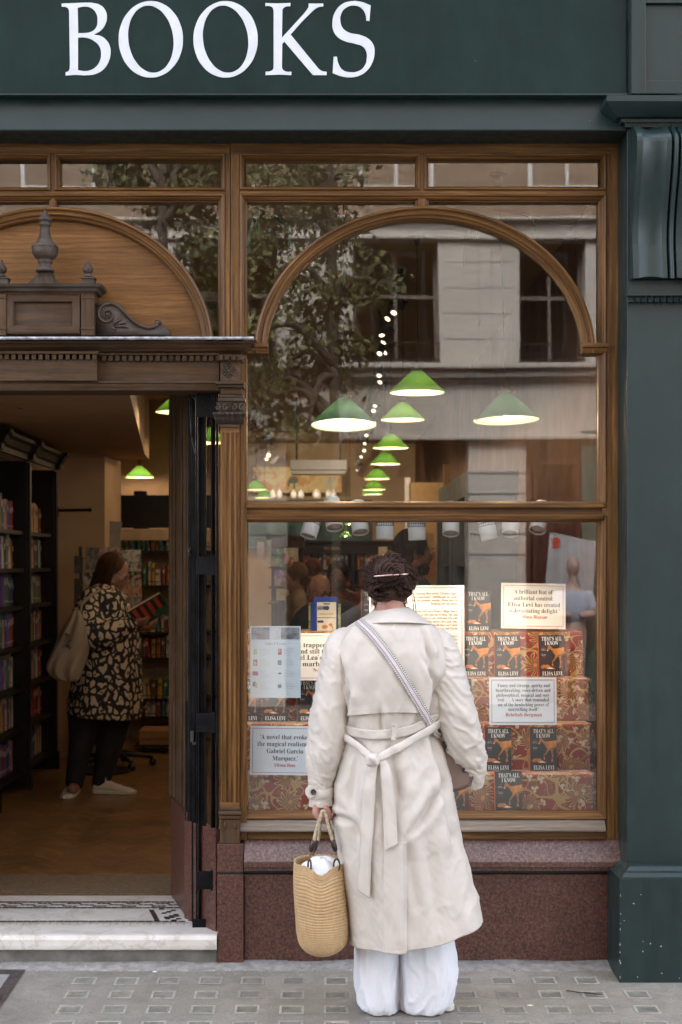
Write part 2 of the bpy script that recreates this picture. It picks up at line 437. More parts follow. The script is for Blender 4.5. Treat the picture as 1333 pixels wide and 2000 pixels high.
for r_ in range(5):
    for k in range(14):
        xr = -.8725+.158*k+random.uniform(-.002, .002); tb = .1495+.158*r_+random.uniform(-.002, .002)
        if r_ == 0 and k > 12: continue
        if r_ == 0 and 1.10 < xr: continue
        x0, x1, y1, y0 = xr-.0885, xr, -tb, -tb-.0885
        g = G(); w = .009; e = .0022 if not (r_ == 0 and k in (1, 5, 6, 9)) else .0009
        def P3(x, y, dz): return (x, y, gz(y)+dz)
        # rim faces then sunken lens
        o = [P3(x0, y0, e*.6), P3(x1, y0, e*.6), P3(x1, y1, e*.6), P3(x0, y1, e*.6)]
        i1 = [P3(x0+w, y0+w, e), P3(x1-w, y0+w, e), P3(x1-w, y1-w*1.6, e), P3(x0+w, y1-w*1.6, e)]
        i2 = [P3(x0+w*1.7, y0+w*1.7, -.0+.0005), P3(x1-w*1.7, y0+w*1.7, .0005), P3(x1-w*1.7, y1-w*2.2, .0005), P3(x0+w*1.7, y1-w*2.2, .0005)]
        for a, b, mm in ((o, i1, 1), (i1, i2, 0)):
            for q in range(4): g.quad(a[q], a[(q+1) % 4], b[(q+1) % 4], b[q], m=mm)
        g.quad(*i2, m=0)
        g.build('glass_block', [gbm, gbr], pl)
# cellar hatch at the left
ch = thing('cellar_hatch', 'square metal framed hatch in the pavement left of the glass blocks', 'hatch', (-1.6, -.5, 0))
g = G()
for (a, b, c, d) in ((-1.215, -1.168, -1.0, -.07), (-2.1, -1.2155, -.125, -.07), (-2.147, -2.1005, -1.0, -.07)):
    g.quad((a, c, gz(c)+.004), (b, c, gz(c)+.004), (b, d, gz(d)+.004), (a, d, gz(d)+.004))
g.box(-1.196, -1.190, -1.0, -.12, -.03, gz(-.5)+.010)
g.build('frame', mat('rusty_frame', (.085, .065, .06), .6, .3, var=.3, scale=20), ch)
g = G(); g.quad((-2.1, -1.0, gz(-1)+.003), (-1.216, -1.0, gz(-1)+.003), (-1.216, -.126, gz(-.126)+.003), (-2.1, -.126, gz(-.126)+.003)); g.build('infill', mat('hatch_infill', (.27, .265, .26), .8, var=.1, scale=20, bs=.5, bscale=150), ch)
# litter
litm = mat('grey_twig', (.03, .028, .025), .8); 
g = G(); tw = [(1105, 1955), (1118, 1957), (1126, 1961), (1140, 1961), (1156, 1965), (1170, 1966)]
g.tube([at(a, b+4, -.36)*1+Vector((0, 0, .0)) if 0 else Vector(((a-HX)/528, -.33-(b-1955)*.004, gz(-.33)+.008)) for a, b in tw], [.003, .002, .0025, .003, .003, .0015], 5)
g.build('twig', litm, label='thin black twig lying on the glass blocks by the green pilaster', cat='twig')
def litter(px, py, y, r, lab, col, nm='paper_scrap', cat='litter'):
    y = -y; x = X(px, y); g = G(); n = 9
    g.rings([[(x+r*s*math.cos(a)*(1+.25*noise.noise(Vector((a, px, 0)))), y+r*.8*s*math.sin(a), gz(y)+.0015+.004*(1-s)) for a in [2*PI*i/n for i in range(n)]] for s in (1, .6, .05)], True, False)
    g.build(nm, mat(nm+'_mat', col, .6, var=.08), label=lab, cat=cat)
litter(168, 1885, .03, .010, 'small white paper scrap against the step at the left', (.75, .75, .74))
litter(303, 1903, .09, .011, 'flattened pale gum spot below the door step', (.62, .61, .58), 'chewing_gum', 'gum')
litter(1036, 1968, .47, .013, 'pale dry leaf on the glass blocks right of the woman', (.5, .48, .4), 'dry_leaf', 'leaf')
litter(604, 1884, .02, .009, 'white scrap by the granite foot near the straw bag', (.8, .8, .8))
# ================================================================ THE SHOP
FR, GL = .05, .095
shop = thing('book_shop', 'bookshop front with dark green fascia, oak window frames and red granite base', 'shop', (0, 0, 0))
def wx(px): return X(px, FR)
def wz(py): return Z(py, FR)
CXD = wx(103)                   # centre of the door bay
def mir(x): return 2*CXD-x
# fascia board + lettering
zb, zt = Z(183, -.135), 4.15
g = G(); g.box(-6, X(1225, -.135), -.135, .3, zb, zt); g.build('fascia_board', GREEN2, shop, bevel=.004)
g = G(); zb2 = Z(255, -.12)
g.rings([[(x, -.10, zb-.0015), (x, -.122, zb2+.004), (x, -.120, zb2), (x, .30, zb2)] for x in (-6, 1.145)], closed=False)
g.box(-6, 1.145, -.148, -.10, zb-.009, zb-.002)
g.build('architrave', GREEN, shop)
def bez_letter(splines, ox, oy, k):
    c = bpy.data.curves.new('l', 'CURVE'); c.dimensions = '2D'; c.fill_mode = 'BOTH'; c.extrude = .0015; c.resolution_u = 10
    for sp in splines:
        s = c.splines.new('BEZIER'); s.bezier_points.add(len(sp)-1); s.use_cyclic_u = True
        for b, q in zip(s.bezier_points, sp):
            px_, py_ = ox+q[0]/k, oy+q[1]/k
            b.co = (X(px_, -.137), Z(py_, -.137), 0)
            h = 'VECTOR' if len(q) == 3 else 'AUTO'; b.handle_left_type = h; b.handle_right_type = h
    o = bpy.data.objects.new('l', c); COL.objects.link(o); dg = bpy.context.evaluated_depsgraph_get(); dg.update()
    me = bpy.data.meshes.new_from_object(o.evaluated_get(dg)); bpy.data.objects.remove(o)
    me.transform(Matrix.Translation((0, -.1368, 0))@Matrix.Rotation(R(90), 4, 'X')); me.name = 'letter'
    me.materials.clear(); me.materials.append(WHITEP)
    ob = bpy.data.objects.new('letter', me); COL.objects.link(ob); ob.parent = shop; return ob
V = 1
def ellp(cx, cy, rx, ry, tilt=0, n=16, rev=False):
    pts = []
    for i in range(n):
        a = 2*PI*i/n*(-1 if rev else 1); x, y = rx*math.cos(a), ry*math.sin(a)
        pts.append((cx+x+math.tan(tilt)*y*-1, cy+y))
    return pts
k2 = 1333/260
bez_letter([[(107, 36, V), (345, 26, V), (420, 30), (500, 55), (548, 110), (560, 175), (545, 240), (500, 305), (425, 346, V), (500, 362), (560, 408), (592, 470), (597, 530), (580, 610), (530, 690), (440, 743), (330, 755, V), (240, 750, V), (146, 757, V), (148, 722, V), (172, 715), (187, 692, V), (190, 640, V), (181, 105, V), (165, 78), (107, 66, V)],
            [(268, 78, V), (340, 66), (410, 85), (455, 140), (466, 210), (450, 280), (400, 320), (340, 331), (273, 332, V)],
            [(271, 377, V), (350, 377), (430, 410), (485, 465), (502, 540), (490, 610), (450, 670), (390, 705), (340, 712), (271, 703, V)]], 100, 0, k2)
for cx_ in (0, 149.5):
    bez_letter([ellp(1000, 394, 322, 383, 0), ellp(1000, 392, 226, 336, R(-4.5))], 100+cx_-(0 if cx_ == 0 else 3.5), 0, k2)
bez_letter([[(96, 31, V), (220, 34, V), (348, 30, V), (347, 62, V), (300, 67), (271, 90), (267, 130, V), (262, 378, V), (480, 140, V), (524, 80), (530, 66, V), (529, 36, V), (677, 36, V), (677, 64, V), (620, 75), (540, 140), (348, 345, V), (630, 690, V), (665, 712), (710, 719, V), (709, 753, V), (572, 752, V), (286, 416, V), (266, 438, V), (263, 630, V), (268, 690), (300, 716), (358, 719, V), (355, 753, V), (227, 748, V), (97, 753, V), (99, 718, V), (140, 715), (172, 695), (179, 650, V), (179, 120, V), (170, 80), (140, 62), (96, 61, V)]], 500, 0, k2)
bez_letter([[(1151, 55, V), (1139, 209, V), (1107, 209, V), (1100, 150), (1062, 85), (985, 56), (900, 80), (855, 140), (848, 215), (870, 280), (930, 325), (1050, 352), (1130, 390), (1178, 450), (1190, 520), (1170, 620), (1110, 710), (1030, 760), (940, 775), (850, 762), (770, 732, V), (780, 568, V), (813, 568, V), (825, 630), (870, 700), (940, 723), (1030, 712), (1090, 660), (1112, 580), (1104, 510), (1070, 465), (1000, 440), (900, 415), (820, 370), (775, 300), (768, 220), (790, 130), (860, 45), (960, 12), (1060, 20)]], 500, 0, k2)
# ---- oak frame ---------------------------------------------------------
MOLD = [(0, FR), (0, FR-.008), (.004, FR-.011), (.009, FR-.009), (.012, FR-.001), (.015, FR+.001), (.021, FR+.010), (.023, FR+.018), (.027, FR+.019), (.0275, FR+.05)]
MOLDT = [(0, FR), (0, FR-.006), (.004, FR-.009), (.008, FR-.006), (.011, FR+.002), (.016, FR+.010), (.0165, FR+.05)]
xR0, xR1 = wx(1185), 1.149
zTop, zBot = Z(276, FR), wz(1640)
def win_frame(side):
    f = (lambda x: x) if side == 0 else mir
    g = G()
    def b(px0, px1, py0, py1, y=FR, ax=None): 
        g.box(f(wx(px0)), f(wx(px1)), y, y+.07, wz(py0), wz(py1), ax=ax)
    return g, b
g, b = win_frame(0)
g.box(wx(450.5), xR1, FR, FR+.07, wz(300), zTop)              # top rail
g.box(xR0, xR1, FR, FR+.07, zBot, wz(300)-.0005, ax=2)        # right stile
g.box(wx(451), wx(468), FR, FR+.07, zBot, wz(300)-.0005, ax=2)  # left stile
b(469, 1184, 371, 379, FR+.002)
g.box(wx(821), wx(829), FR+.003, FR+.07, wz(378), wz(300), ax=2)
g.box(wx(469), wx(1184), FR, FR+.07, zBot, wz(1621))          # bottom rail
g.frame(wx(468.5), wx(821), wz(371), wz(300), MOLDT); g.frame(wx(829), wx(1184.5), wz(371), wz(300), MOLDT)
# big upper light and lower light
def partframe(x0, x1, z0, z1, prof): g.frame(x0, x1, z0, z1, prof)
partframe(wx(468.5), wx(1184.5), wz(992), wz(379), MOLD)
partframe(wx(468.5), wx(1184.5), wz(1600), wz(1006), MOLD)
# short stub of the mullion above the arch crown
g.box(wx(817), wx(833), FR-.004, FR+.06, wz(405), wz(388), ax=2)
g.box(wx(812), wx(817), FR+.006, FR+.06, wz(405), wz(390), ax=2); g.box(wx(833), wx(838), FR+.006, FR+.06, wz(405), wz(390), ax=2)
g.build('window_frame', OAK, shop, bevel=.0012)
# middle rail: bead, hollow, bead
g = G()
g.rings([[(x, FR+.03, Z(979, FR+.03)), (x, FR-.012, wz(981.5)), (x, FR-.024, wz(984)), (x, FR-.024, wz(990)), (x, FR-.018, wz(993)), (x, FR+.004, wz(994.5)), (x, FR+.004, wz(1005)), (x, FR-.014, wz(1005.5)), (x, FR-.020, wz(1008)), (x, FR-.016, wz(1014)), (x, FR-.002, wz(1017.5)), (x, FR+.04, wz(1018))] for x in (wx(483), wx(1177))], closed=False)
g.build('middle_rail', OAK, shop)
# bottom sill moulding, worn grey
g = G()
g.rings([[(x, FR+.06, Z(1586, FR+.06)), (x, FR+.02, wz(1595)), (x, FR+.012, wz(1599)), (x, FR-.005, wz(1601)), (x, FR-.014, wz(1606)), (x, FR-.022, wz(1613)), (x, FR-.034, wz(1618)), (x, FR-.034, wz(1621)), (x, FR, wz(1622))] for x in (wx(469), wx(1181))], closed=False)
g.build('sill_moulding', OAKG, shop)
# arch of the window
AP = [(0, FR+.03), (0, FR-.004), (.003, FR-.012), (.010, FR-.016), (.014, FR-.012), (.0155, FR-.004), (.022, FR-.002), (.030, FR-.008), (.034, FR-.005), (.0355, FR+.004), (.043, FR+.007), (.047, FR+.014), (.048, FR+.05)]
acx, acz = wx(830), wz(690)
g = G(); g.arch(acx, acz, wx(1163)-acx, wz(403)-acz, AP, n=72)
for sgn in (1, -1):
    xa, xb = acx+sgn*(wx(1138)-acx-.004), acx+sgn*(wx(1186)-acx)
    if sgn == -1: xb = wx(476)
    x0_, x1_ = min(xa, xb), max(xa, xb)
    g.rings([[(x, FR+.04, wz(669)), (x, FR-.012, wz(670.5)), (x, FR-.028, wz(674)), (x, FR-.028, wz(679)), (x, FR-.018, wz(682)), (x, FR-.008, wz(690)), (x, FR+.03, wz(692))] for x in (x0_, x1_)], closed=False, caps=True)
g.build('window_arch', OAK, shop)
# glazing
g = G()
for (a, b_, c, d) in ((480, 812, 314, 362), (838, 1172, 312, 360)):
    g.quad((wx(a), GL, wz(d)), (wx(b_), GL, wz(d)), (wx(b_), GL, wz(c)), (wx(a), GL, wz(c)))
    g.build('transom_pane', GLASS, shop); g = G()
g.quad((wx(481), GL, wz(988)), (wx(1174), GL, wz(988)), (wx(1174), GL, wz(388)), (wx(481), GL, wz(388))); g.build('upper_pane', GLASS, shop)
g = G(); g.quad((wx(481), GL, wz(1600)), (wx(1176), GL, wz(1600)), (wx(1176), GL, wz(1012)), (wx(481), GL, wz(1012))); g.build('lower_pane', GLASS, shop)
# ---- door bay ---------------------------------------------------------------
DZ = Z(660, -.1)               # top of the door entablature
g = G()
g.box(mir(wx(449.5)), wx(449.5), FR, FR+.07, wz(300), zTop)
for f in (lambda x: x, mir):
    g.box(f(wx(440)), f(wx(449.5)), FR, FR+.07, DZ-.6, wz(300)-.0005, ax=2)
g.box(CXD-.008, CXD+.008, FR+.003, FR+.07, wz(408), wz(300), ax=2)
g.box(mir(wx(439.5)), wx(439.5), FR+.002, FR+.07, wz(379), wz(372))
for f in (lambda x: x, mir):
    xs = sorted((f(wx(107)), f(wx(439.5))))
    g.frame(xs[0], xs[1], wz(372), wz(300), MOLDT)
g.frame(mir(wx(439.5)), wx(439.5), DZ-.14, wz(379), MOLD)
g.box(CXD-.014, CXD-.008, FR+.006, FR+.06, wz(406), wz(390), ax=2); g.box(CXD+.008, CXD+.014, FR+.006, FR+.06, wz(406), wz(390), ax=2)
g.build('door_bay_frame', OAK, shop, bevel=.0012)
g = G(); arx, arz = wx(418)-CXD, wz(404)-DZ
g.arch(CXD, DZ-.02, arx, arz+.02, AP, n=72); g.build('door_arch', OAK, shop)
g = G(); n = 48; irx, irz = arx-.045, arz-.028
pts = [(CXD+irx*math.cos(PI*i/n), DZ-.02+irz*math.sin(PI*i/n)) for i in range(n+1)]
g.prism(pts[::-1], FR+.035, FR+.055); g.build('tympanum', OAKP, shop)
g = G()
for f in (lambda x: x, mir):
    xs = sorted((f(wx(116)), f(wx(434)))); g.quad((xs[0], GL, wz(362)), (xs[1], GL, wz(362)), (xs[1], GL, wz(314)), (xs[0], GL, wz(314)))
    g.build('transom_pane', GLASS, shop); g = G()
g.quad((mir(wx(434)), GL, DZ-.1), (wx(434), GL, DZ-.1), (wx(434), GL, wz(388)), (mir(wx(434)), GL, wz(388))); g.build('spandrel_pane', GLASS, shop)
# door entablature, as a moulding that wraps round its right end
def entab(prof, xr, xl, m, name, yb=FR):
    """prof (projection, z); swept along the front with returns"""
    g = G(); rs = []
    for (sx, kind) in ((0, 'b'), (0, 'f'), (1, 'f'), (1, 'b')):
        row = []
        for (p, z) in prof:
            x = (xl-p) if sx == 0 else (xr+p); y = yb+.01 if kind == 'b' else FR-.02-p
            row.append((x, y, z))
        rs.append(row)
    g.rings(rs, closed=False); return g
xr_c = X(468, -.05)
ent = entab([(.02, Z(690, -.05)), (.045, Z(688, -.06)), (.05, Z(684, -.08)), (.062, Z(682, -.08)), (.078, Z(674, -.1)), (.085, Z(669, -.1)), (.095, Z(667, -.11)), (.098, Z(663, -.11)), (.0, Z(659, -.1))], -.382, mir(-.382), 0, '')
ent.build('door_cornice', OAKD, shop)
g = G(); xl_, xr_ = mir(-.382), -.382
rr = []
for i in range(141):
    x = xl_-.10+(xr_-xl_+.2)*i/140; w = .0025*noise.noise(Vector((x*40, 0, 0)))
    rr.append([(x, FR+.0, DZ+.012+w), (x, -.11, DZ+.004+w), (x, -.133+w, DZ-.001), (x, -.1335+w*1.5, DZ-.011+w*2), (x, -.128, DZ-.012)])
g.rings(rr, closed=False); g.build('lead_flashing', LEAD, shop, smooth=True)
g = G()
# frieze board behind, dentils, centre block, architrave
zd1, zd0, zf0, za0 = Z(690, -.03), Z(704, -.03), Z(745, -.02), Z(762, -.02)
g.box(mir(X(428, -.02)), X(428, -.02), -.0, FR+.02, zf0, zd1)
g.box(mir(X(428, -.02)), X(428, -.02), -.028, 0, Z(693, -.03), zd1+.002)
x = mir(X(426, -.02))
i = 0
while x < X(424, -.02):
    c0, c1 = CXD-.205, CXD+.205+.0
    if not (x+.016 > c0-.0 and x < c1):
        g.box(x, x+.017, -.020, 0.0, zd0, Z(693, -.03)-.0008)
    x += .0262
g.build('frieze', OAKD, shop, bevel=.0012)
g = G(); cw = X(190, -.045)-CXD
g.box(CXD-cw, CXD+cw, -.045, 0, zf0, zd0+.001)
g.box(CXD-cw-.008, CXD+cw+.008, -.065, 0, Z(692, -.05), zd1+.004)
x = CXD-cw
while x < CXD+cw-.012: g.box(x, x+.016, -.057, -.045, zd0, Z(692, -.05)-.0008); x += .0262
g.box(CXD-.09, CXD+X(145, -.045)-X(103, -.045)-.03+.02, -.047, -.044, zf0, zf0+.006)
g.build('centre_block', OAKD, shop, bevel=.0012)
g = G()
g.rings([[(x, FR, zf0), (x, -.028, zf0+.0005), (x, -.030, zf0-.006), (x, -.020, zf0-.008), (x, -.018, zf0-.016), (x, -.010, za0+.002), (x, -.008, za0), (x, FR+.1, za0)] for x in (mir(X(428, -.02)), X(428, -.02))], closed=False)
g.build('door_architrave', OAKD, shop)
# pediment piece
g = G(); yb = -.01
def pb(px0, px1, py0, py1, yf, y1=FR+.03):
    g.box(X(px0, yf), X(px1, yf), yf, y1, Z(py1, yf), Z(py0, yf))
pb(-13, 186, 573, 655, yb)                       # body
g.frame(X(13, yb), X(158, yb), Z(653, yb), Z(575, yb), [(0, yb-.001), (0, yb-.014), (.006, yb-.016), (.030, yb-.016), (.034, yb-.006), (.0345, yb+.012)])
for a in (-13, 159): pb(a, a+25, 574, 655, yb-.022, yb); 
for a in (-13, 159):
    pb(a-1.5, a+26.5, 580, 583, yb-.025, yb-.02); pb(a-1.5, a+26.5, 640, 643, yb-.025, yb-.02)
g.build('pediment_panel', OAKD, shop, bevel=.001)
g = G()
pf = [(.0, Z(574, yb)), (.012, Z(572, yb)), (.018, Z(567, yb)), (.03, Z(564, yb)), (.034, Z(559, yb)), (.0, Z(557.5, yb))]
rs = []
for kind, sx in (('b', 0), ('f', 0), ('f', 1), ('b', 1)):
    rs.append([((X(-15, yb)-p) if sx == 0 else (X(186, yb)+p), FR+.03 if kind == 'b' else yb-.022-p, z) for p, z in pf])
g.rings(rs, closed=False); g.build('pediment_cornice', OAKC, shop)
g = G(); yf = -.0
poly = []
for i in range(25):
    u = i/24; px_ = 20+u*136-0
    hump = 556-17*math.exp(-((px_-88)/26)**4)-3*math.cos((px_-88)/68*PI*1.0)
    if abs(px_-88) > 55: hump = 556-1
    poly.append((X(px_, yf), Z(hump, yf)))
poly = [(X(20, yf), Z(557.5, yf))]+poly+[(X(156, yf), Z(557.5, yf))]
g.prism(poly[::-1], yf-.012, yf+.04); 
g.rings([[(X(88+s*(13 if q else 21), yf-.03), yf-.03, Z(531 if q else 558, yf-.03)) for s in (-1, 1)]+[(X(88+s*(13 if q else 21), yf-.03), yf+.03, Z(531 if q else 558, yf-.03)) for s in (1, -1)] for q in (0, 1)], True, True)
g.build('pediment_crest', OAKC, shop, bevel=.001)
def finial(cx, base, top, pts, y=-.03):
    g = G(); sc = (CD+y)/F; prof = [(r*sc, Z(p, y)) for r, p in pts]
    g.lathe(prof, (X(cx, y), y+.005, 0), 28); return g.build('finial', OAKC, shop, smooth=True)
finial(88, 0, 0, [(18, 531), (19, 528), (18, 525), (13, 522), (11, 517), (14, 513), (15, 510), (13, 508), (16, 506), (21, 502), (25, 495), (26, 488), (25.5, 484), (26.5, 483), (25, 481), (20, 476), (14, 468), (11, 459), (9.5, 450), (8.8, 442), (11.5, 440), (12, 438), (10, 436), (10, 432), (13.5, 431), (14, 429), (12, 425), (8, 420), (5, 415), (3.5, 412), (2.2, 411), (3, 408), (1.5, 405), (0, 404)])
for cx in (3, 172):
    g = G(); g.box(X(cx-12, -.045), X(cx+12, -.045), -.045, -.0, Z(557, -.045), Z(541.5, -.045)); g.box(X(cx-13.5, -.047), X(cx+13.5, -.047), -.049, .002, Z(544, -.047), Z(540.5, -.047)); g.build('finial_plinth', OAKC, shop, bevel=.001)
    finial(cx, 0, 0, [(9, 541), (9.5, 539), (6, 536), (5.5, 534), (7.5, 533), (10, 529), (10.5, 525), (10, 523), (7, 519), (4, 514), (3.2, 511), (2, 510), (2.6, 508), (0, 506)], -.022)
# scroll bracket beside the pediment (right, and its mirror)
def scroll(mirror):
    f = mir if mirror else (lambda x: x)
    y = 0.005; g = G()
    top = [(186, 594), (200, 590), (212, 588), (224, 590), (234, 596), (244, 606), (254, 617), (264, 626), (276, 634), (290, 638), (302, 636), (310, 630), (318, 634), (326, 642), (331, 648), (331, 655), (186, 655)]
    poly = [(f(X(a, y)), Z(b_, y)) for a, b_ in top]
    if mirror: poly = poly[::-1]
    g.prism(poly[::-1], y, FR+.03)
    def tb(pts, r, yy=y-.002):
        g.tube([(f(X(a, yy)), yy, Z(b_, yy)) for a, b_ in pts], r, 8)
    edge = [(186, 598), (198, 593), (212, 591), (224, 594), (234, 600), (244, 610), (254, 621), (265, 630), (277, 637), (291, 641), (302, 639), (310, 633)]
    tb(edge, .006)
    spiral = [(212+(24-2.15*i*.72)*math.cos(-1.6+i*.52), 614+(24-2.15*i*.72)*math.sin(-1.6+i*.52)) for i in range(0, 15)]
    spiral = [(210+ (23*math.exp(-.072*i))*math.cos(-1.3-i*.5), 615+(23*math.exp(-.072*i))*math.sin(-1.3-i*.5)) for i in range(30)]
    tb(spiral, [.0058*math.exp(-.03*i) for i in range(30)], y-.004)
    g.ell((f(X(210, y)), y-.006, Z(615, y)), (.006, .006, .006), 10, 8)
    sp2 = [(306+(9*math.exp(-.15*i))*math.cos(.3+i*.55*-1), 630+(9*math.exp(-.15*i))*math.sin(.3-i*.55)) for i in range(12)]
    tb(sp2, [.005*math.exp(-.05*i) for i in range(12)], y-.003)
    for (a0, b0, a1, b1) in ((222, 634, 240, 622), (226, 636, 248, 630), (224, 638, 252, 640), (218, 640, 226, 646), (230, 630, 236, 616)):
        tb([(a0, b0), ((a0+a1)/2, (b0+b1)/2-2), (a1, b1)], [.003, .0055, .001], y-.003)
    g.build('scroll_bracket', OAKC, shop, smooth=True)
scroll(False); scroll(True)
# ---- columns ------------------------------------------------------------
def column(mirror):
    f = mir if mirror else (lambda x: x)
    def xx(px, y): return f(X(px, y))
    g = G(); yf = .012
    x0, x1 = X(431, yf), X(468, yf); w = x1-x0
    # shaft with five flutes: horizontal section swept
    sec = [(x0, FR+.01)]
    n = 4; fl = w/(n+.0)
    for i in range(n):
        a = x0+i*fl
        sec += [(a+.0005, yf), (a+fl*.22, yf)]
        for k in range(7):
            t = k/6; sec.append((a+fl*(.24+.66*t), yf+.0065*math.sin(PI*t)))
    sec += [(x1, yf), (x1, FR+.01)]
    if mirror: sec = [(mir(a), b_) for a, b_ in sec]
    zt_, zb_ = Z(845, yf), Z(1567, yf)
    g.rings([[(a, b_, z) for a, b_ in sec] for z in (zb_, zt_)], closed=False)
    g.box(f(x0), f(x1), yf, FR+.01, zt_, Z(833, yf)); g.box(f(x0), f(x1), yf, FR+.01, Z(1580, yf), zb_)
    sh = g.build('column_shaft', OAK, shop)
    g = G()
    def rl(px0, px1, py0, py1, y): g.box(xx(px0, y), xx(px1, y), y, FR+.01, Z(py1, y), Z(py0, y))
    rl(426, 477, 750, 756, -.035); rl(431, 473, 756.5, 770, -.012); rl(428, 475, 770.5, 776, -.02); rl(426, 479, 776.5, 784, -.028)   # abacus group
    rl(430, 468, 827, 834, .0)
    g.build('column_abacus', OAKD, shop, bevel=.002)
    # capital: bell with volutes and leaves
    g = G(); y = .0
    bell = [(0.0, 0), ]
    rs = []
    for (hw, py, yy) in ((18, 827, .006), (19, 815, .0), (23, 800, -.012), (26, 790, -.02), (28, 785, -.024)):
        c = 449.5
        rs.append([(xx(c-hw, yy), FR, Z(py, yy)), (xx(c-hw, yy), yy+.008, Z(py, yy)), (xx(c-hw*.7, yy), yy, Z(py, yy)), (xx(c+hw*.7, yy), yy, Z(py, yy)), (xx(c+hw, yy), yy+.008, Z(py, yy)), (xx(c+hw, yy), FR, Z(py, yy))])
    g.rings(rs, closed=False)
    for c, s in ((425, 1), (441, -1), (457, 1), (473, -1)):
        yy = -.03
        g.tube([(xx(c+(8*math.exp(-.15*i))*math.cos(-1.5+s*i*.6), yy), yy, Z(796+(8*math.exp(-.15*i))*math.sin(-1.5+s*i*.6), yy)) for i in range(13)], [.0035*math.exp(-.03*i) for i in range(13)], 6)
    for c in (421, 430, 440, 449, 458, 468, 477):
        for q in (-1, 0, 1):
            yy = -.02
            g.tube([(xx(449+(c-449)*.8+q*2, .0), .0, Z(828, 0)), (xx(449+(c-449)*.9+q*3, -.012), -.014, Z(816, -.012)), (xx(c+q*3.5, -.03), -.03, Z(806, -.03)), (xx(c+q*4.5, -.036), -.034, Z(810, -.03))], [.0035, .0045, .004, .0015], 6)
    g.build('capital', OAKC, shop, smooth=True)
    # entablature block over the column with rosette
    g = G()
    rl(431, 470, 704, 744.5, -.025); rl(427, 473, 692, 704, -.05)
    rl(421, 478, 744.6, 749.8, -.05)
    for i in range(4): g.box(xx(428+i*12.3, -.058), xx(436+i*12.3, -.058), -.062, -.0502, Z(703, -.058), Z(694, -.058))
    g.build('entablature_block', OAKD, shop, bevel=.0012)
    g = G(); cc = Vector((xx(447, -.03), -.027, Z(724, -.03)))
    g.ell(cc, (.0062, .007, .0062), 12, 8)
    for ring, nn, rr_, sz in ((0, 8, .0125, .0052), (1, 12, .0215, .0052)):
        for i in range(nn):
            a = 2*PI*(i+.5*ring)/nn
            g.ell(cc+Vector((rr_*math.cos(a), .002*ring, rr_*math.sin(a))), (sz*1.35, .0055, sz*.75), 8, 6, rot=Matrix.Rotation(-a, 3, 'Y'))
    g.build('rosette', OAKC, shop, smooth=True)
    # column foot
    g = G()
    rl(429, 470, 1578, 1584, .002); rl(427, 472, 1585, 1592, -.006); rl(429, 470, 1593, 1600, .002); rl(430, 469, 1601, 1648.5, .006)
    for c in (440, 460):
        g.ell((xx(c, .0), .006, Z(1613, 0)), (.0065, .007, .016), 10, 8)
    g.build('column_foot', OAKD, shop, bevel=.003)
    g = G(); g.box(xx(469, .03), xx(482.5, .03), .036, .06, zBot, Z(700, .03), ax=2); g.build('column_side_strip', OAK, shop, bevel=.002)
    g = G(); x0, x1 = xx(425, 0), xx(476, 0)
    g.box(x0, x1, 0, .10, Z(1704, 0), Z(1649, 0)); g.box(x0, x1, .0, .10, -.05, Z(1708.5, 0)); g.build('granite_pier', GRAN, shop, bevel=.0025)
    g = G(); g.box(min(x0, x1)+.004, max(x0, x1)-.004, .006, .09, Z(1709, 0), Z(1703.5, 0)); g.build('pier_joint', BLACK, shop)
column(False); column(True)
# ---- granite stallriser --------------------------------------------------
xa, xb = X(477, 0), 1.149
g = G(); g.box(xa, xb, .02, .2, -.05, Z(1708, .02)); g.build('granite_slab', GRAN, shop, bevel=.002)
g = G()
g.rings([[(x, FR, Z(1638, FR)), (x, FR-.012, Z(1641, FR)), (x, -.022, Z(1682, -.022)), (x, -.024, Z(1684, -.024)), (x, -.024, Z(1694, -.024)), (x, -.012, Z(1694.5, -.02)), (x, -.012, Z(1701, -.012)), (x, .03, Z(1701.5, 0))] for x in (xa+.001, xb-.001)], closed=False)
g.build('granite_sill', GRANL, shop, bevel=.001)
g = G(); g.box(xa, xb, .03, .2, Z(1709, 0), Z(1700, 0)); g.build('sill_joint', BLACK, shop)
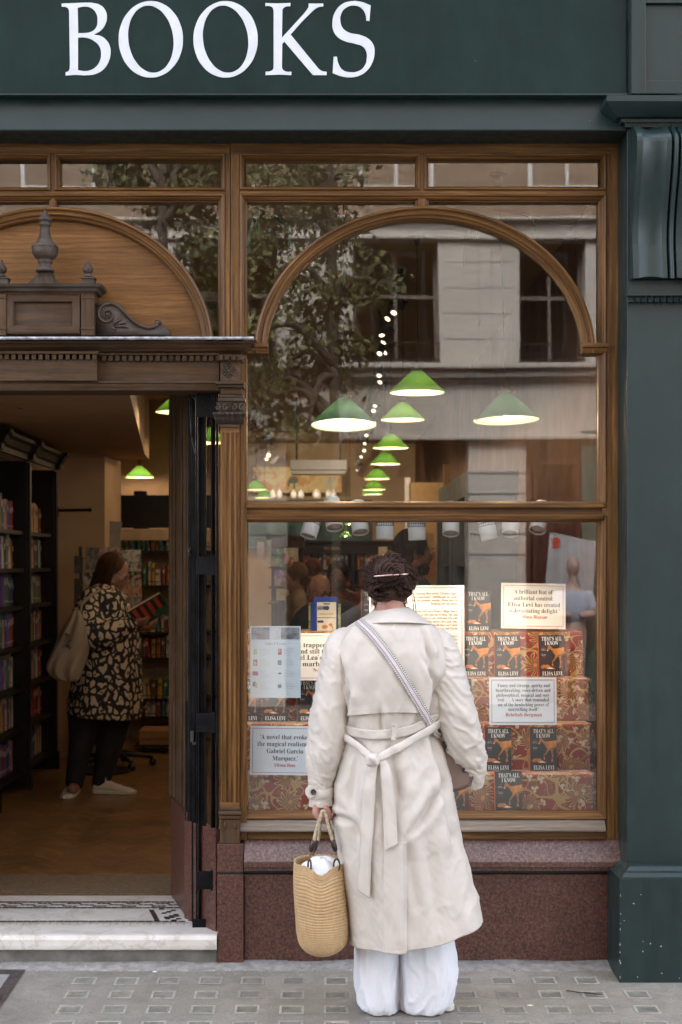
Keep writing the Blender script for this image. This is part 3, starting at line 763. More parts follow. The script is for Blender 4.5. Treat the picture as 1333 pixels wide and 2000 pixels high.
# ---- green pilaster -------------------------------------------------------
def pilaster(f):
    s = f
    g = G(); zc = Z(250, -.16)
    g.box(s(1.149), s(1.60), -.115, .3, .35, Z(250, -.115)); g.build('pilaster_shaft', GREEN, shop, bevel=.003)
    g = G(); PL = [(.0, 0.0)]
    zt_ = Z(1717, -.215)
    prof = [(0, -.06), (0, zt_), (-.012, zt_+.004), (-.022, zt_+.018), (-.034, zt_+.024), (-.044, zt_+.036), (-.05, zt_+.040), (-.10, zt_+.0405)]
    rs = []
    for kind, sx in (('b', 0), ('f', 0), ('f', 1), ('b', 1)):
        row = []
        for p, z in prof:
            xx_ = 1.10-p*1.0 if sx == 0 else 1.65+p
            row.append((s(xx_), .04 if kind == 'b' else -.215-p, z))
        rs.append(row)
    g.rings(rs, closed=False); g.build('pilaster_plinth', GREEN, shop, recalc=True)
    g = G(); rc = random.Random(4)
    for i in range(34):
        e_ = rc.random() < .5; xx_ = 1.1005+(rc.uniform(0, .004) if e_ else rc.random()*.45); zz = rc.uniform(.0, .36); rr_ = rc.uniform(.0012, .0038); nn = 7
        pts = [(s(xx_+rr_*rc.uniform(.6, 1.2)*math.cos(2*PI*k/nn)*(.6 if e_ else 1)), zz+rr_*rc.uniform(.5, 1.5)*math.sin(2*PI*k/nn)) for k in range(nn)]
        g.add([(a, -.2156, b_) for a, b_ in pts], [list(range(nn))])
    g.build('paint_chips', mat('bare_chip', (.35, .36, .34), .8, bs=0), shop, kind='stuff')
    # upper block with recessed panel
    g = G(); y = -.17; zt2, zb_ = 4.15, Z(183, y)
    x0, x1 = X(1234, y), 1.62; p0, p1, q0, q1 = X(1262, y), x1-.07, Z(157, y), 3.70
    for (a, b_, c, d) in ((x0, p0, zb_, zt2), (p1, x1, zb_, zt2), (p0, p1, zb_, q0), (p0, p1, q1, zt2)):
        g.box(s(a), s(b_), y, .3, c, d)
    g.box(s(p0), s(p1), y+.016, .3, q0, q1); g.build('pilaster_block', GREEN, shop, bevel=.002)
    # cap cornice
    prof = [(-.002, Z(251, -.12)), (.012, Z(250, -.13)), (.016, Z(242, -.13)), (.03, Z(240, -.15)), (.033, Z(233, -.16)), (.05, Z(228, -.18)), (.085, Z(206, -.22)), (.10, Z(199, -.22)), (.10, Z(188, -.22)), (.08, Z(184, -.22)), (0, Z(183.2, -.2))]
    rs = []
    for kind, sx in (('b', 0), ('f', 0), ('f', 1), ('b', 1)):
        rs.append([(s(1.149-p if sx == 0 else 1.60+p), .1 if kind == 'b' else -.13-p, z) for p, z in prof])
    g = G(); g.rings(rs, closed=False); g.build('pilaster_cornice', GREEN, shop, recalc=True)
    # console bracket: fluted section swept down an S curve
    g = G(); xs = []
    wdt = 1.594-1.158
    m_ = 64
    def flute(u):      # relief outward
        u = min(u, 1-u)*2   # symmetric about the middle
        r = 0
        if u < .10: r = .010
        elif u < .52: r = -.006+.016*((u-.31)/.21)**2*.9
        if .52 <= u < .60: r = .008
        if .60 <= u < .635: r = -.018
        if .635 <= u < .73: r = .010*math.sin(PI*(u-.635)/.095)+.002
        if .73 <= u < .765: r = -.018
        if u >= .765: r = .012*math.sin(PI*min(1, (u-.765)/.47))+.002
        return r
    path = []
    for i in range(41):
        t = i/40; z = Z(256, -.13)+(Z(546, -.13)-Z(256, -.13))*t
        if t < .12: pr = .055+.075*math.sin(t/.12*PI/2)
        else: pr = .130-.085*(.5-.5*math.cos(min(1, (t-.12)/.62)*PI))+.018*max(0, (t-.78)/.22)
        path.append((pr, z))
    rs = []
    for pr, z in path:
        row = []
        for j in range(m_*2+1):
            u = j/(m_*2); r = flute(u)
            zz = z + (.022*(r/.012)*.5 if pr == path[0][0] else 0) - (.006*r/.01 if z == path[-1][1] else 0)
            row.append((s(1.158+wdt*u), -.115-pr-r, zz))
        rs.append([(s(1.158), -.10, z)]+row+[(s(1.594), -.10, z)])
    g.rings(rs, closed=False)
    g.add(rs[0], [list(range(len(rs[0])))]); g.add(rs[-1], [list(range(len(rs[-1])))])
    g.build('console_bracket', GREEN, shop, smooth=False, recalc=True)
    g = G(); g.box(s(1.152), s(1.597), -.128, -.1, Z(576, -.128), Z(547, -.128)); 
    g.box(s(1.147), s(1.602), -.134, -.1, Z(577.5, -.13), Z(575.5, -.13))
    i = 0; x = 1.151
    while x < 1.59:
        g.rings([[(s(x+.0), -.148, Z(590, -.14)), (s(x+.017), -.148, Z(590, -.14)), (s(x+.017), -.11, Z(590, -.14)), (s(x), -.11, Z(590, -.14))], [(s(x+.004), -.120, Z(577.6, -.14)), (s(x+.014), -.120, Z(577.6, -.14)), (s(x+.014), -.11, Z(577.6, -.14)), (s(x+.004), -.11, Z(577.6, -.14))]], True, True); x += .0245
    g.build('dentil_band', GREEN, shop, recalc=True)
pilaster(lambda x: x)
pilaster(lambda x: mir(x)-0.0 if 0 else 2*CXD-x+.55)
g = G(); g.box(2*CXD-1.149+.55, mir(wx(450.5)), FR, .3, -.05, 3.3); g.build('left_flank', GREEN, shop)
# ---- step and lobby ----------------------------------------------------------
FZ = .118
g = G(); g.box(mir(X(425, 0)), X(425, 0)-.001, .010, .30, -.06, .0565); g.build('concrete_step', CONC, shop, bevel=.006)
g = G(); xl_, xr_ = mir(X(424, 0)), X(424, 0)
prof = [(.08, .058), (-.001, .0575), (-.006, .062), (-.008, .075), (-.008, .10), (-.002, .113), (.010, .1165), (.30, FZ-.001), (.66, FZ)]
g.rings([[(x, a, b_) for a, b_ in prof] for x in (xl_, xr_)], closed=False); g.build('marble_threshold', MARB, shop, smooth=False)
# mosaic border
g = G(); zt_ = FZ+.0006
def tile(x, y, w, h, m=0): g.quad((x, y, zt_), (x+w, y, zt_), (x+w, y+h, zt_), (x, y+h, zt_), m)
x0, x1, y0, y1 = CXD-.60, CXD+.60, .19, .62
def inset(y):   # lobby narrows going in
    return .60-(y-.1)*.26-.03
n = 0
def row(y, h, w, gap, colour, skip=None, i0=0):
    L = inset(y)
    k = int(2*L/(w+gap))
    for i in range(k):
        if skip and skip(i): continue
        tile(CXD-L+i*(w+gap), y, w, h, colour(i) if callable(colour) else colour)
row(.20, .016, .030, .003, 0); row(.185, .006, .02, .002, 1); row(.172, .0015, .05, .001, 1); row(.16, .0012, .05, .001, 1)
for i in range(46): tile(CXD-.60+i*.027, .15, .0018, .034, 1 if i % 3 else 0)
row(.425, .020, .030, .003, 0); row(.455, .018, .018, .003, 0, skip=lambda i: (i//3) % 2 == 0); row(.477, .018, .018, .003, 0, skip=lambda i: (i//3) % 2 == 1); row(.499, .018, .018, .003, 0, skip=lambda i: (i//3) % 2 == 0)
row(.525, .022, .030, .003, 0)
for sg in (1, -1):
    for j in range(14):
        y = .215+j*.0235
        if y > .42: break
        L = inset(y)
        for cidx in range(7):
            xx_ = CXD+sg*(L-cidx*.023-.011)-.010
            black = cidx in (0, 6) or (2 <= cidx <= 4 and ((j//1+cidx) % 3 == 0 or (j+cidx) % 4 == 1))
            if cidx == 6 and y > .40: continue
            if black: tile(xx_, y, .021, .0215, 0)
g.build('mosaic_border', [TILEK, GROUT], shop)
# lobby side: oak jamb, granite foot, side glass
JF, JB = (-.574, .27), (-.68, .66)
def jamb(f):
    g = G(); 
    d = Vector((JB[0]-JF[0], JB[1]-JF[1], 0)).normalized(); nrm = Vector((-d.y, d.x, 0))*-1  # to the right
    def bx(u0, u1, t0, t1, z0, z1):
        p0 = Vector((JF[0], JF[1], 0)); q = [p0+d*u0+nrm*t0, p0+d*u1+nrm*t0, p0+d*u1+nrm*t1, p0+d*u0+nrm*t1]
        q = [(f(a.x), a.y) for a in q]
        vs = [(a, b_, z0) for a, b_ in q]+[(a, b_, z1) for a, b_ in q]
        fs = [(0, 1, 2, 3), (4, 5, 6, 7), (0, 1, 5, 4), (1, 2, 6, 5), (2, 3, 7, 6), (3, 0, 4, 7)]
        g.add(vs, fs, [[(vs[k][2], vs[k][0]+vs[k][1]) for k in ff] for ff in fs])
    bx(0, .40, 0, .05, .55, 2.62); bx(.02, .05, -.010, 0, .56, 2.6); bx(.30, .33, -.010, 0, .56, 2.6); bx(.36, .40, -.016, 0, .56, 2.6); bx(.12, .145, -.008, 0, .56, 2.6)
    g.build('door_jamb', OAKD, shop, bevel=.002, recalc=True)
    g = G(); bx(-.004, .404, -.006, .055, FZ, .549); g.build('granite_foot', GRAN, shop, bevel=.003, recalc=True)
    g = G()
    A, B = (f(X(428, .06)), .06), (f(JF[0]-.0), JF[1])
    g.quad((A[0], A[1], .52), (B[0], B[1], .52), (B[0], B[1], 2.6), (A[0], A[1], 2.6)); g.build('side_pane', GLASS, shop)
    g = G(); vs = [(A[0], A[1], FZ-.05), (B[0], B[1], FZ-.05), (B[0], B[1], .52), (A[0], A[1], .52)]; g.quad(*vs); g.build('side_granite', GRAN, shop, solid=.03)
jamb(lambda x: x); jamb(mir)
g = G(); g.box(mir(X(428, .02)), X(428, .02), FR+.07, .70, 2.62, 2.66); g.build('lobby_ceiling', OAKD, shop)
# folded steel gate on the right of the lobby
gate = G()
def bar(g, px0, px1, py0, py1, y0, y1, dx=0): g.box(X(px0, y0), X(px1, y0), y0, y1, Z(py1, y0), Z(py0, y0))
bar(gate, 368, 374, 766, 1800, .24, .27); bar(gate, 374.5, 382, 766, 1808, .20, .235); bar(gate, 383, 386, 766, 1812, .17, .20)
bar(gate, 387, 403, 766, 1818, .150, .156); bar(gate, 387, 390, 766, 1818, .130, .1495); bar(gate, 400, 403, 766, 1818, .130, .1495)
bar(gate, 412, 421, 766, 1823, .10, .106); bar(gate, 412, 415, 766, 1823, .085, .0995); bar(gate, 422.5, 426.5, 766, 1650, .06, .09)
bar(gate, 362, 367, 1370, 1790, .27, .29)
bar(gate, 376, 404, 1795, 1822, .115, .118); bar(gate, 388, 426, 1824, 1829, .09, .16)
go = gate.build('security_gate', STEELB, shop, bevel=.002)
for (py0, py1) in ((1087, 1122), (1393, 1430), (1702, 1737), (768, 815)):
    g = G(); bar(g, 384, 416, py0, py1, .075, .082); bar(g, 412, 421, py0-2, py1+2, .068, .0745)
    for (a, b_) in ((414, py0+6), (394, (py0+py1)/2)): g.ell((X(a, .07), .0715, Z(b_, .07)), (.0035, .003, .0035), 8, 6)
    g.build('hinge_plate', STEELB, go, bevel=.001)
g = G()
bar(g, 372, 379, 1428, 1450, .17, .19); bar(g, 376, 384, 1450, 1456, .16, .19); g.build('gate_latch', STEELG, go, bevel=.002)
g = G(); bar(g, 369, 372, 1070, 1084, .2, .22); g.ell((X(370, .2), .195, Z(1077, .2)), (.006, .006, .010), 8, 6); g.build('gate_catch', STEELG, go)
g = G(); g.tube([at(370, 775, .16), at(374, 850, .15), at(381, 885, .15), at(384, 893, .15)], .0022, 6); g.tube([at(374, 772, .1), at(386, 786, .09), at(400, 790, .09), at(414, 788, .08)], .002, 6); g.build('gate_cable', STEELG, go)
# ---- unseen upper storeys and roof, put in to shade street and interior --------------------------------------
def bricks(name, a, b_):
    m, t, p = nodes(name); bt = t.nodes.new('ShaderNodeTexBrick'); bt.inputs['Scale'].default_value = 4.4
    mp = t.nodes.new('ShaderNodeMapping'); mp.inputs['Rotation'].default_value = (R(90), 0, 0); tc = t.nodes.new('ShaderNodeTexCoord'); t.links.new(tc.outputs['Object'], mp.inputs[0]); t.links.new(mp.outputs[0], bt.inputs[0])
    bt.inputs['Color1'].default_value = (*a, 1); bt.inputs['Color2'].default_value = (*b_, 1); bt.inputs['Mortar'].default_value = (.25, .22, .19, 1); bt.inputs['Mortar Size'].default_value = .02
    t.links.new(mix(t, .5, bt.outputs[0], ramp(t, nz(t, vec(t), 3, 5), [(.3, (.7,)*3), (.7, (1.2,)*3)]), 'MULTIPLY'), p.inputs['Base Color']); p.inputs['Roughness'].default_value = .85
    bump(t, bt.outputs['Fac'], p, -.4, .005); return m
BRICK = bricks('red_brick', (.17, .06, .04), (.22, .09, .06)); BRICKB = bricks('buff_brick', (.25, .17, .11), (.33, .235, .16))
g = G(); g.box(-14, 14, .0, .35, 4.15, 11); g.box(-14, 14, .35, 16, 10.6, 11)
g.box(1.65, 14, 0, .35, -.05, 4.15); g.box(-14, -6, 0, .35, -.05, 4.15); g.box(-6, 2*CXD-1.65+.55, 0, .35, -.05, 3.2); g.box(1.60, 1.651, .04, .35, -.05, 4.15)
g.build('unseen_upper_wall', BRICK, shop)
for i in range(8):
    x = -10.5+i*3; g = G(); g.box(x-.6, x+.6, -.03, .05, 6, 8.2); wf = g.build('upper_window', WHITEPL, shop)
    g = G(); g.quad((x-.5, -.035, 6.1), (x+.5, -.035, 6.1), (x+.5, -.035, 8.1), (x-.5, -.035, 8.1)); g.build('pane', GLASSD, wf)
# ================================================================ INTERIOR
def parquet():
    m, t, p = nodes('parquet'); v = vec(t, 'Object')
    a = t.nodes.new('ShaderNodeTexBrick'); a.inputs['Scale'].default_value = 9; a.inputs['Brick Width'].default_value = 1.2; a.inputs['Row Height'].default_value = .28; a.inputs['Mortar Size'].default_value = .008
    mp = t.nodes.new('ShaderNodeMapping'); mp.inputs['Rotation'].default_value = (0, 0, R(45)); t.links.new(v, mp.inputs[0]); t.links.new(mp.outputs[0], a.inputs[0])
    a.inputs['Color1'].default_value = (.34, .20, .085, 1); a.inputs['Color2'].default_value = (.19, .10, .04, 1); a.inputs['Mortar'].default_value = (.05, .03, .015, 1)
    a2 = t.nodes.new('ShaderNodeTexBrick'); a2.inputs['Scale'].default_value = 9; a2.inputs['Brick Width'].default_value = 1.2; a2.inputs['Row Height'].default_value = .28; a2.inputs['Mortar Size'].default_value = .008
    mp2 = t.nodes.new('ShaderNodeMapping'); mp2.inputs['Rotation'].default_value = (0, 0, R(-45)); t.links.new(v, mp2.inputs[0]); t.links.new(mp2.outputs[0], a2.inputs[0])
    a2.inputs['Color1'].default_value = (.30, .175, .07, 1); a2.inputs['Color2'].default_value = (.17, .09, .036, 1); a2.inputs['Mortar'].default_value = (.05, .03, .015, 1)
    w = t.nodes.new('ShaderNodeTexChecker'); w.inputs['Scale'].default_value = 3.1; mp3 = t.nodes.new('ShaderNodeMapping'); mp3.inputs['Scale'].default_value = (2.2, .0, 0); t.links.new(v, mp3.inputs[0]); t.links.new(mp3.outputs[0], w.inputs[0])
    c = mix(t, w.outputs['Fac'], a.outputs[0], a2.outputs[0])
    c = mix(t, .7, c, ramp(t, nz(t, vec(t, 'Object', (1, 2.5, 1)), 1.5, 5), [(.3, (.55,)*3), (.7, (1.2,)*3)]), 'MULTIPLY')
    t.links.new(c, p.inputs['Base Color']); p.inputs['Roughness'].default_value = .3; return m
g = G(); g.quad((-2.35, .655, FZ), (1.3, .655, FZ), (1.3, 15.6, FZ), (-2.35, 15.6, FZ)); g.build('floor', parquet(), kind='structure')
g = G(); g.box(-1.62, -.56, .67, 1.05, FZ+.001, FZ+.006); g.build('door_mat', mat('coir_mat', (.16, .115, .07), .95, var=.2, scale=60, bs=.8, bd=.003, bscale=300), label='flat brown coir mat just inside the doorway', cat='mat')
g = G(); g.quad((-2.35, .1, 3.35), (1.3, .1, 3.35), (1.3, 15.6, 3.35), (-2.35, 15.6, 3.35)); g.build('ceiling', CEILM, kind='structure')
RW = mat('panelled_wall', (.16, .075, .04), .7, var=.15, scale=2)
g = G(); g.box(-2.45, -2.35, .1, 15.6, -.05, 3.35); g.build('wall_left', CREAMW, kind='structure')
g = G(); g.box(1.3, 1.4, .1, 15.6, -.05, 3.35); g.build('wall_right', RW, kind='structure')
g = G(); g.box(-2.35, 1.3, 15.5, 15.6, -.05, 3.35); g.build('wall_back', CREAMW, kind='structure')
TEAL = mat('teal_panel', (.010, .060, .055), .6, var=.2)
g = G(); g.box(-1.6, .65, 15.3, 15.49, 1.80, 2.5); g.build('teal_wall_band', TEAL, kind='structure')
g = G(); pl_ = [(-2.35, .75), (-.90, .75), (-.945, 1.2), (-1.367, 5.07), (-1.40, 5.6), (-2.35, 5.6)]
g.add([(x, y, 2.39) for x, y in pl_]+[(x, y, 3.345) for x, y in pl_], [list(range(6))[::-1]]+[(i, (i+1) % 6, 6+(i+1) % 6, 6+i) for i in range(6)])
g.build('bulkhead', CREAMW, kind='structure', recalc=True)
g = G(); g.box(X(110, 5.07), X(205, 5.07), 5.07, 5.9, FZ, 2.39); g.box(X(110, 5.05)+.25, X(205, 5.05), 5.05, 5.07, FZ, FZ+.22); g.build('wall_pier', CREAMW, kind='structure')
g = G(); g.box(-2.35, -1.0, 9.9, 10.0, FZ, 3.345); g.build('wall_inner', mat('dull_plaster', (.30, .22, .15), .85, var=.06), kind='structure')
# right hand door frame region deep in the shop
g = G(); 
for (a, b_, y, m_) in ((792, 802, 9, 0), (868, 880, 7, 1)):
    g.box(X(a, y), X(b_, y), y, y+.1, FZ, 2.45, m_)
g.box(X(800, 9), X(868, 9), 9.0, 9.08, FZ, 2.40, 1)
g.build('wall_partition', [mat('white_architrave', (.6, .58, .54), .6), mat('ochre_wall', (.42, .27, .12), .8, var=.1)], kind='structure')
# ---- pendant lamps -----------------------------------------------------------
def shade_mat(nm='green_glass_shade', base=(.04, .14, .075, 1), k=1.0):
    m = bpy.data.materials.new(nm); m.use_nodes = True; t = m.node_tree; p = t.nodes['Principled BSDF']
    p.inputs['Base Color'].default_value = base; p.inputs['Roughness'].default_value = .12
    tr = t.nodes.new('ShaderNodeBsdfTranslucent'); t.links.new(ramp(t, nz(t, vec(t), 6, 2), [(.3, (.09*k, .27*k, .055+.06*(1-k))), (.7, (.12*k, .33*k, .075+.07*(1-k)))]), tr.inputs[0])
    mx = t.nodes.new('ShaderNodeMixShader'); mx.inputs[0].default_value = .5
    t.links.new(p.outputs[0], mx.inputs[1]); t.links.new(tr.outputs[0], mx.inputs[2]); t.links.new(mx.outputs[0], t.nodes['Material Output'].inputs[0]); return m
SHADE = shade_mat(); SHADE_GREYED = shade_mat('reflection_greyed_shade', (.10, .23, .15, 1), .45)  # greyer green for the nearest lamps: daylight reflections put into the colour
def opal():
    m = bpy.data.materials.new('white_glass_lining'); m.use_nodes = True; t = m.node_tree; p = t.nodes['Principled BSDF']
    p.inputs['Base Color'].default_value = (.85, .8, .68, 1); p.inputs['Roughness'].default_value = .3
    tr = t.nodes.new('ShaderNodeBsdfTranslucent'); tr.inputs[0].default_value = (.85, .8, .65, 1)
    mx = t.nodes.new('ShaderNodeMixShader'); mx.inputs[0].default_value = .35
    t.links.new(p.outputs[0], mx.inputs[1]); t.links.new(tr.outputs[0], mx.inputs[2]); t.links.new(mx.outputs[0], t.nodes['Material Output'].inputs[0]); return m
LINING = opal()
BRASS = mat('aged_brass', (.35, .24, .10), .35, .9, var=.2)
BULB = emis('lit_bulb', (1, .78, .48), 10)
CORDM = mat('dark_flex', (.03, .022, .015), .7)
LAMPW = 6.0
def pendant(x, y, zr, zc, label, dia=.30, power=1.0, tilt=0, sm=None):
    t = thing('pendant_lamp', label, 'pendant lamp', (x, y, zr), 'green glass pendant lamps')
    r = dia/2; h = dia*.40
    g = G(); prof = [(r, 0), (r*.985, .006)]+[(r*(1-.80*i/10), .006+(h-.006)*(i/10)**.97) for i in range(1, 11)]+[(r*.17, h+.006), (r*.13, h+.010)]
    g.lathe(prof, n=36, caps=False); g.build('shade', sm or SHADE, t, smooth=True, local=True)
    g = G(); g.lathe([(r*.975, .003)]+[(r*(.96-.80*i/8), .004+(h-.012)*(i/8)) for i in range(1, 9)], n=36, caps=False); g.build('lining', LINING, t, smooth=True, local=True)
    g = G(); g.lathe([(r*.16, h), (r*.22, h+.006), (r*.22, h+.016), (r*.13, h+.024), (r*.11, h+.05), (r*.07, h+.055), (r*.05, h+.075), (.003, h+.08)], n=16); g.build('lamp_holder', BRASS, t, smooth=True, local=True)
    g = G(); L = zc-zr; g.tube([(0, 0, h+.07), (.002, 0, L*.5), (0, 0, L-.02)], .0028, 6); g.lathe([(.045, L), (.045, L-.008), (.02, L-.02), (.012, L-.045), (.006, L-.06)], n=16); g.build('cord', CORDM, t, local=True)
    g = G(); g.ell((0, 0, h*.42), (.024, .024, .032), 12, 8); g.build('bulb', BULB, t, smooth=True, local=True)
    l = bpy.data.lights.new('lamp_glow', 'POINT'); l.energy = LAMPW*power; l.color = (1, .68, .41); l.shadow_soft_size = .03
    lo = bpy.data.objects.new('lamp_glow', l); COL.objects.link(lo); lo.parent = t; lo.location = (0, 0, h*.40-.045)
    return t
pl1 = pendant(X(672, .84), .84, Z(831, .84), 3.35, 'large green pendant lamp nearest the window, above the woman in the trench coat', power=.9, sm=SHADE_GREYED); pl1.rotation_euler = (R(-6), 0, 0)
pl4 = pendant(X(990, .84), .84, Z(822, .84), 3.35, 'green pendant lamp hanging at the right of the window', power=.5, sm=SHADE_GREYED); pl4.rotation_euler = (R(-3), R(-1.5), 0)
rowA = [(815, 2.13, 768, 'bright green pendant lamp with yellow glow, highest of the receding row'), (787, 4.1, 821, 'green pendant lamp directly below the highest one of the row'), (764, 6.1, 876, 'dark green pendant lamp, third of the receding row in the window'), (753, 8.3, 907, 'green pendant lamp, fourth of the receding row in the window'), (737, 10.4, 936, 'green pendant lamp with its bulb showing, fifth of the receding row'), (727, 13.4, 966, 'green pendant lamp, lower of the two farthest in the receding row'), (731, 11.8, 957, 'green pendant lamp, second lowest and one from last in the receding row')]
for (px, y, py, lab) in rowA: pendant(X(px, y), y, Z(py, y), 3.35, lab, power=1.5)
for (px, y, py, lab) in ((352, 3.1, 806, 'green pendant lamp cut off by the right door jamb'), (410, 5.35, 866, 'green pendant lamp glimpsed between the bars of the steel gate'), (500, 12.2, 957, 'green pendant lamp low at the left edge of the window, the upper of two'), (517, 14.5, 973, 'green pendant lamp low at the left edge of the window, the lower of two'), (273, 9.3, 933, 'small bright green pendant lamp seen through the open doorway')):
    pendant(X(px, y), y, Z(py, y), 3.35, lab, power=.8 if y < 6 else (2.2 if px == 273 else 1))
for (px, y, py, lab) in ((683, 13.5, 1024, 'tiny green lamp just under the middle rail, the upper of two'), (676, 13.0, 1047, 'tiny green lamp under the middle rail, the lower of two')):
    pendant(X(px, y), y, Z(py, y), 3.35, lab, dia=.16, power=.3)
# ---- track spotlights ----------------------------------------------------------
SPOTL = emis('spot_lens', (1, .80, .55), 2.6)
def track(x0, y0, y1, lab):
    g = G(); g.box(x0-.018, x0+.018, y0, y1, 3.30, 3.349); g.build('light_track', BLACK, label=lab, cat='light track')
track(.44, 3.0, 14.8, 'long black lighting track on the ceiling with the row of spotlights')
track(-.82, 11.0, 15.2, 'short lighting track on the ceiling at the left of the window')
proto = None
spots = [(770, 610, 3.38), (758, 622, 3.55), (746, 654, 4.2), (750, 668, 4.45), (742, 690, 5.05), (753, 688, 5.1), (741, 733, 6.4), (743, 746, 6.8), (733, 792, 8.3), (730, 802, 8.7), (721, 838, 10.7), (716, 850, 11.1), (713, 866, 12.3), (712, 880, 13.2), (706, 892, 13.8), (696, 906, 14.2), (698, 918, 14.6)]
ords = ['first', 'second', 'third', 'fourth', 'fifth', 'sixth', 'seventh', 'eighth', 'ninth', 'tenth', 'eleventh', 'twelfth', 'thirteenth', 'fourteenth', 'fifteenth', 'sixteenth', 'last']
pts = [(a, b_, c, 'black track spotlight, %s of the lit line running back along the ceiling' % ords[i]) for i, (a, b_, c) in enumerate(spots)]
pts += [(525, 889, 13.3, 'upper spotlight of the small cluster at the left of the window'), (521, 897, 13.6, 'middle spotlight of the small cluster at the left of the window'), (531, 903, 14.0, 'lower spotlight of the small cluster at the left of the window')]
for i, (px, py, y, lab) in enumerate(pts):
    if proto is None:
        t = thing('track_spotlight', lab, 'spotlight', at(px, py, y), 'track spotlights')
        g = G(); ax = Vector((-.35, -.55, -.75)).normalized()
        g.lathe([(.025, -.005), (.028, .0), (.028, .075), (.022, .12), (.012, .125)], n=16, axis=-ax); g.tube([(0, 0, .10), (0, 0, .22)], .007, 6)
        g.build('housing', mat('grey_spot_metal', (.26, .24, .21), .5), t, smooth=True, local=True)
        g = G(); g.lathe([(.023, -.004), (.013, -.007), (.002, -.008)], n=16, axis=-ax, caps=True); g.build('lens', SPOTL, t, smooth=True, local=True)
        proto = t
        for (gx, gy, gz_, ge) in ((.40, 8.2, 2.95, 14), (.3, 12.6, 2.95, 22), (-.75, 13.0, 2.95, 22)):
            l = bpy.data.lights.new('spot_glow', 'SPOT'); l.energy = ge*2; l.color = (1, .80, .58); l.spot_size = R(120); l.spot_blend = .8; l.shadow_soft_size = .04
            lo = bpy.data.objects.new('spot_glow', l); COL.objects.link(lo); lo.location = (gx, gy, gz_); lo.rotation_euler = (R(62), 0, 0)
    else:
        dup(proto, at(px, py, y), lab, rot=(random.uniform(-.25, .25), random.uniform(-.3, .3), random.uniform(-1.2, .9)))
# ---- books and bookcases ---------------------------------------------------------
BC = {'red': (.28, .03, .02), 'dark blue': (.02, .04, .12), 'cream': (.5, .42, .3), 'white': (.6, .57, .52), 'green': (.03, .14, .06), 'orange': (.45, .13, .03), 'black': (.015, .014, .014), 'grey': (.18, .17, .17), 'yellow': (.5, .33, .06), 'brown': (.12, .06, .03), 'teal': (.03, .17, .17), 'purple': (.12, .05, .2), 'pink': (.5, .2, .22)}
PAGES = mat('page_edges', (.62, .54, .42), .9, var=.15, scale=200, bs=.3)
protoB = {}
for nm, c in BC.items():
    g = G()
    # unit book: spine at x=+.5, thickness along y, height z 0..1
    g.rings([[(-.5, -.5, z), (.42, -.5, z), (.5, -.36, z), (.52, 0, z), (.5, .36, z), (.42, .5, z), (-.5, .5, z), (-.5, .40, z), (.40, .40, z), (.40, -.40, z), (-.5, -.40, z)] for z in (0, 1)], True, True)
    g.box(-.47, .40, -.40, .40, .02, .975, m=1)
    g.box(.515, .528, -.30, .30, .62, .80, m=2); g.box(.515, .526, -.22, .22, .12, .17, m=2)
    me = g.mesh('book_'+nm.replace(' ', '_'))
    for mm in (mat('cover_'+nm, c, .5, var=.15, scale=3), PAGES, mat('spine_label_'+nm, tuple(min(.7, .35+v) if sum(c) < .6 else v*.25 for v in c), .5, var=.2, scale=30)): me.materials.append(mm)
    protoB[nm] = me
nbook = [0]
def put_book(p, th, h, d, rotz, lean, place, cols=None, group='books standing on the shelves'):
    nm = random.choice(cols or list(BC)); o = bpy.data.objects.new('book', protoB[nm]); COL.objects.link(o)
    o.location = p; o.scale = (d, th, h); o.rotation_euler = (lean, 0, rotz)
    art = 'an' if nm[0] in 'aeiou' else 'a'
    props(o, '%s book standing on %s' % (nm, place), 'book', group); nbook[0] += 1
shelfn = ['bottom', 'second lowest', 'third lowest', 'middle', 'third highest', 'second highest', 'top']
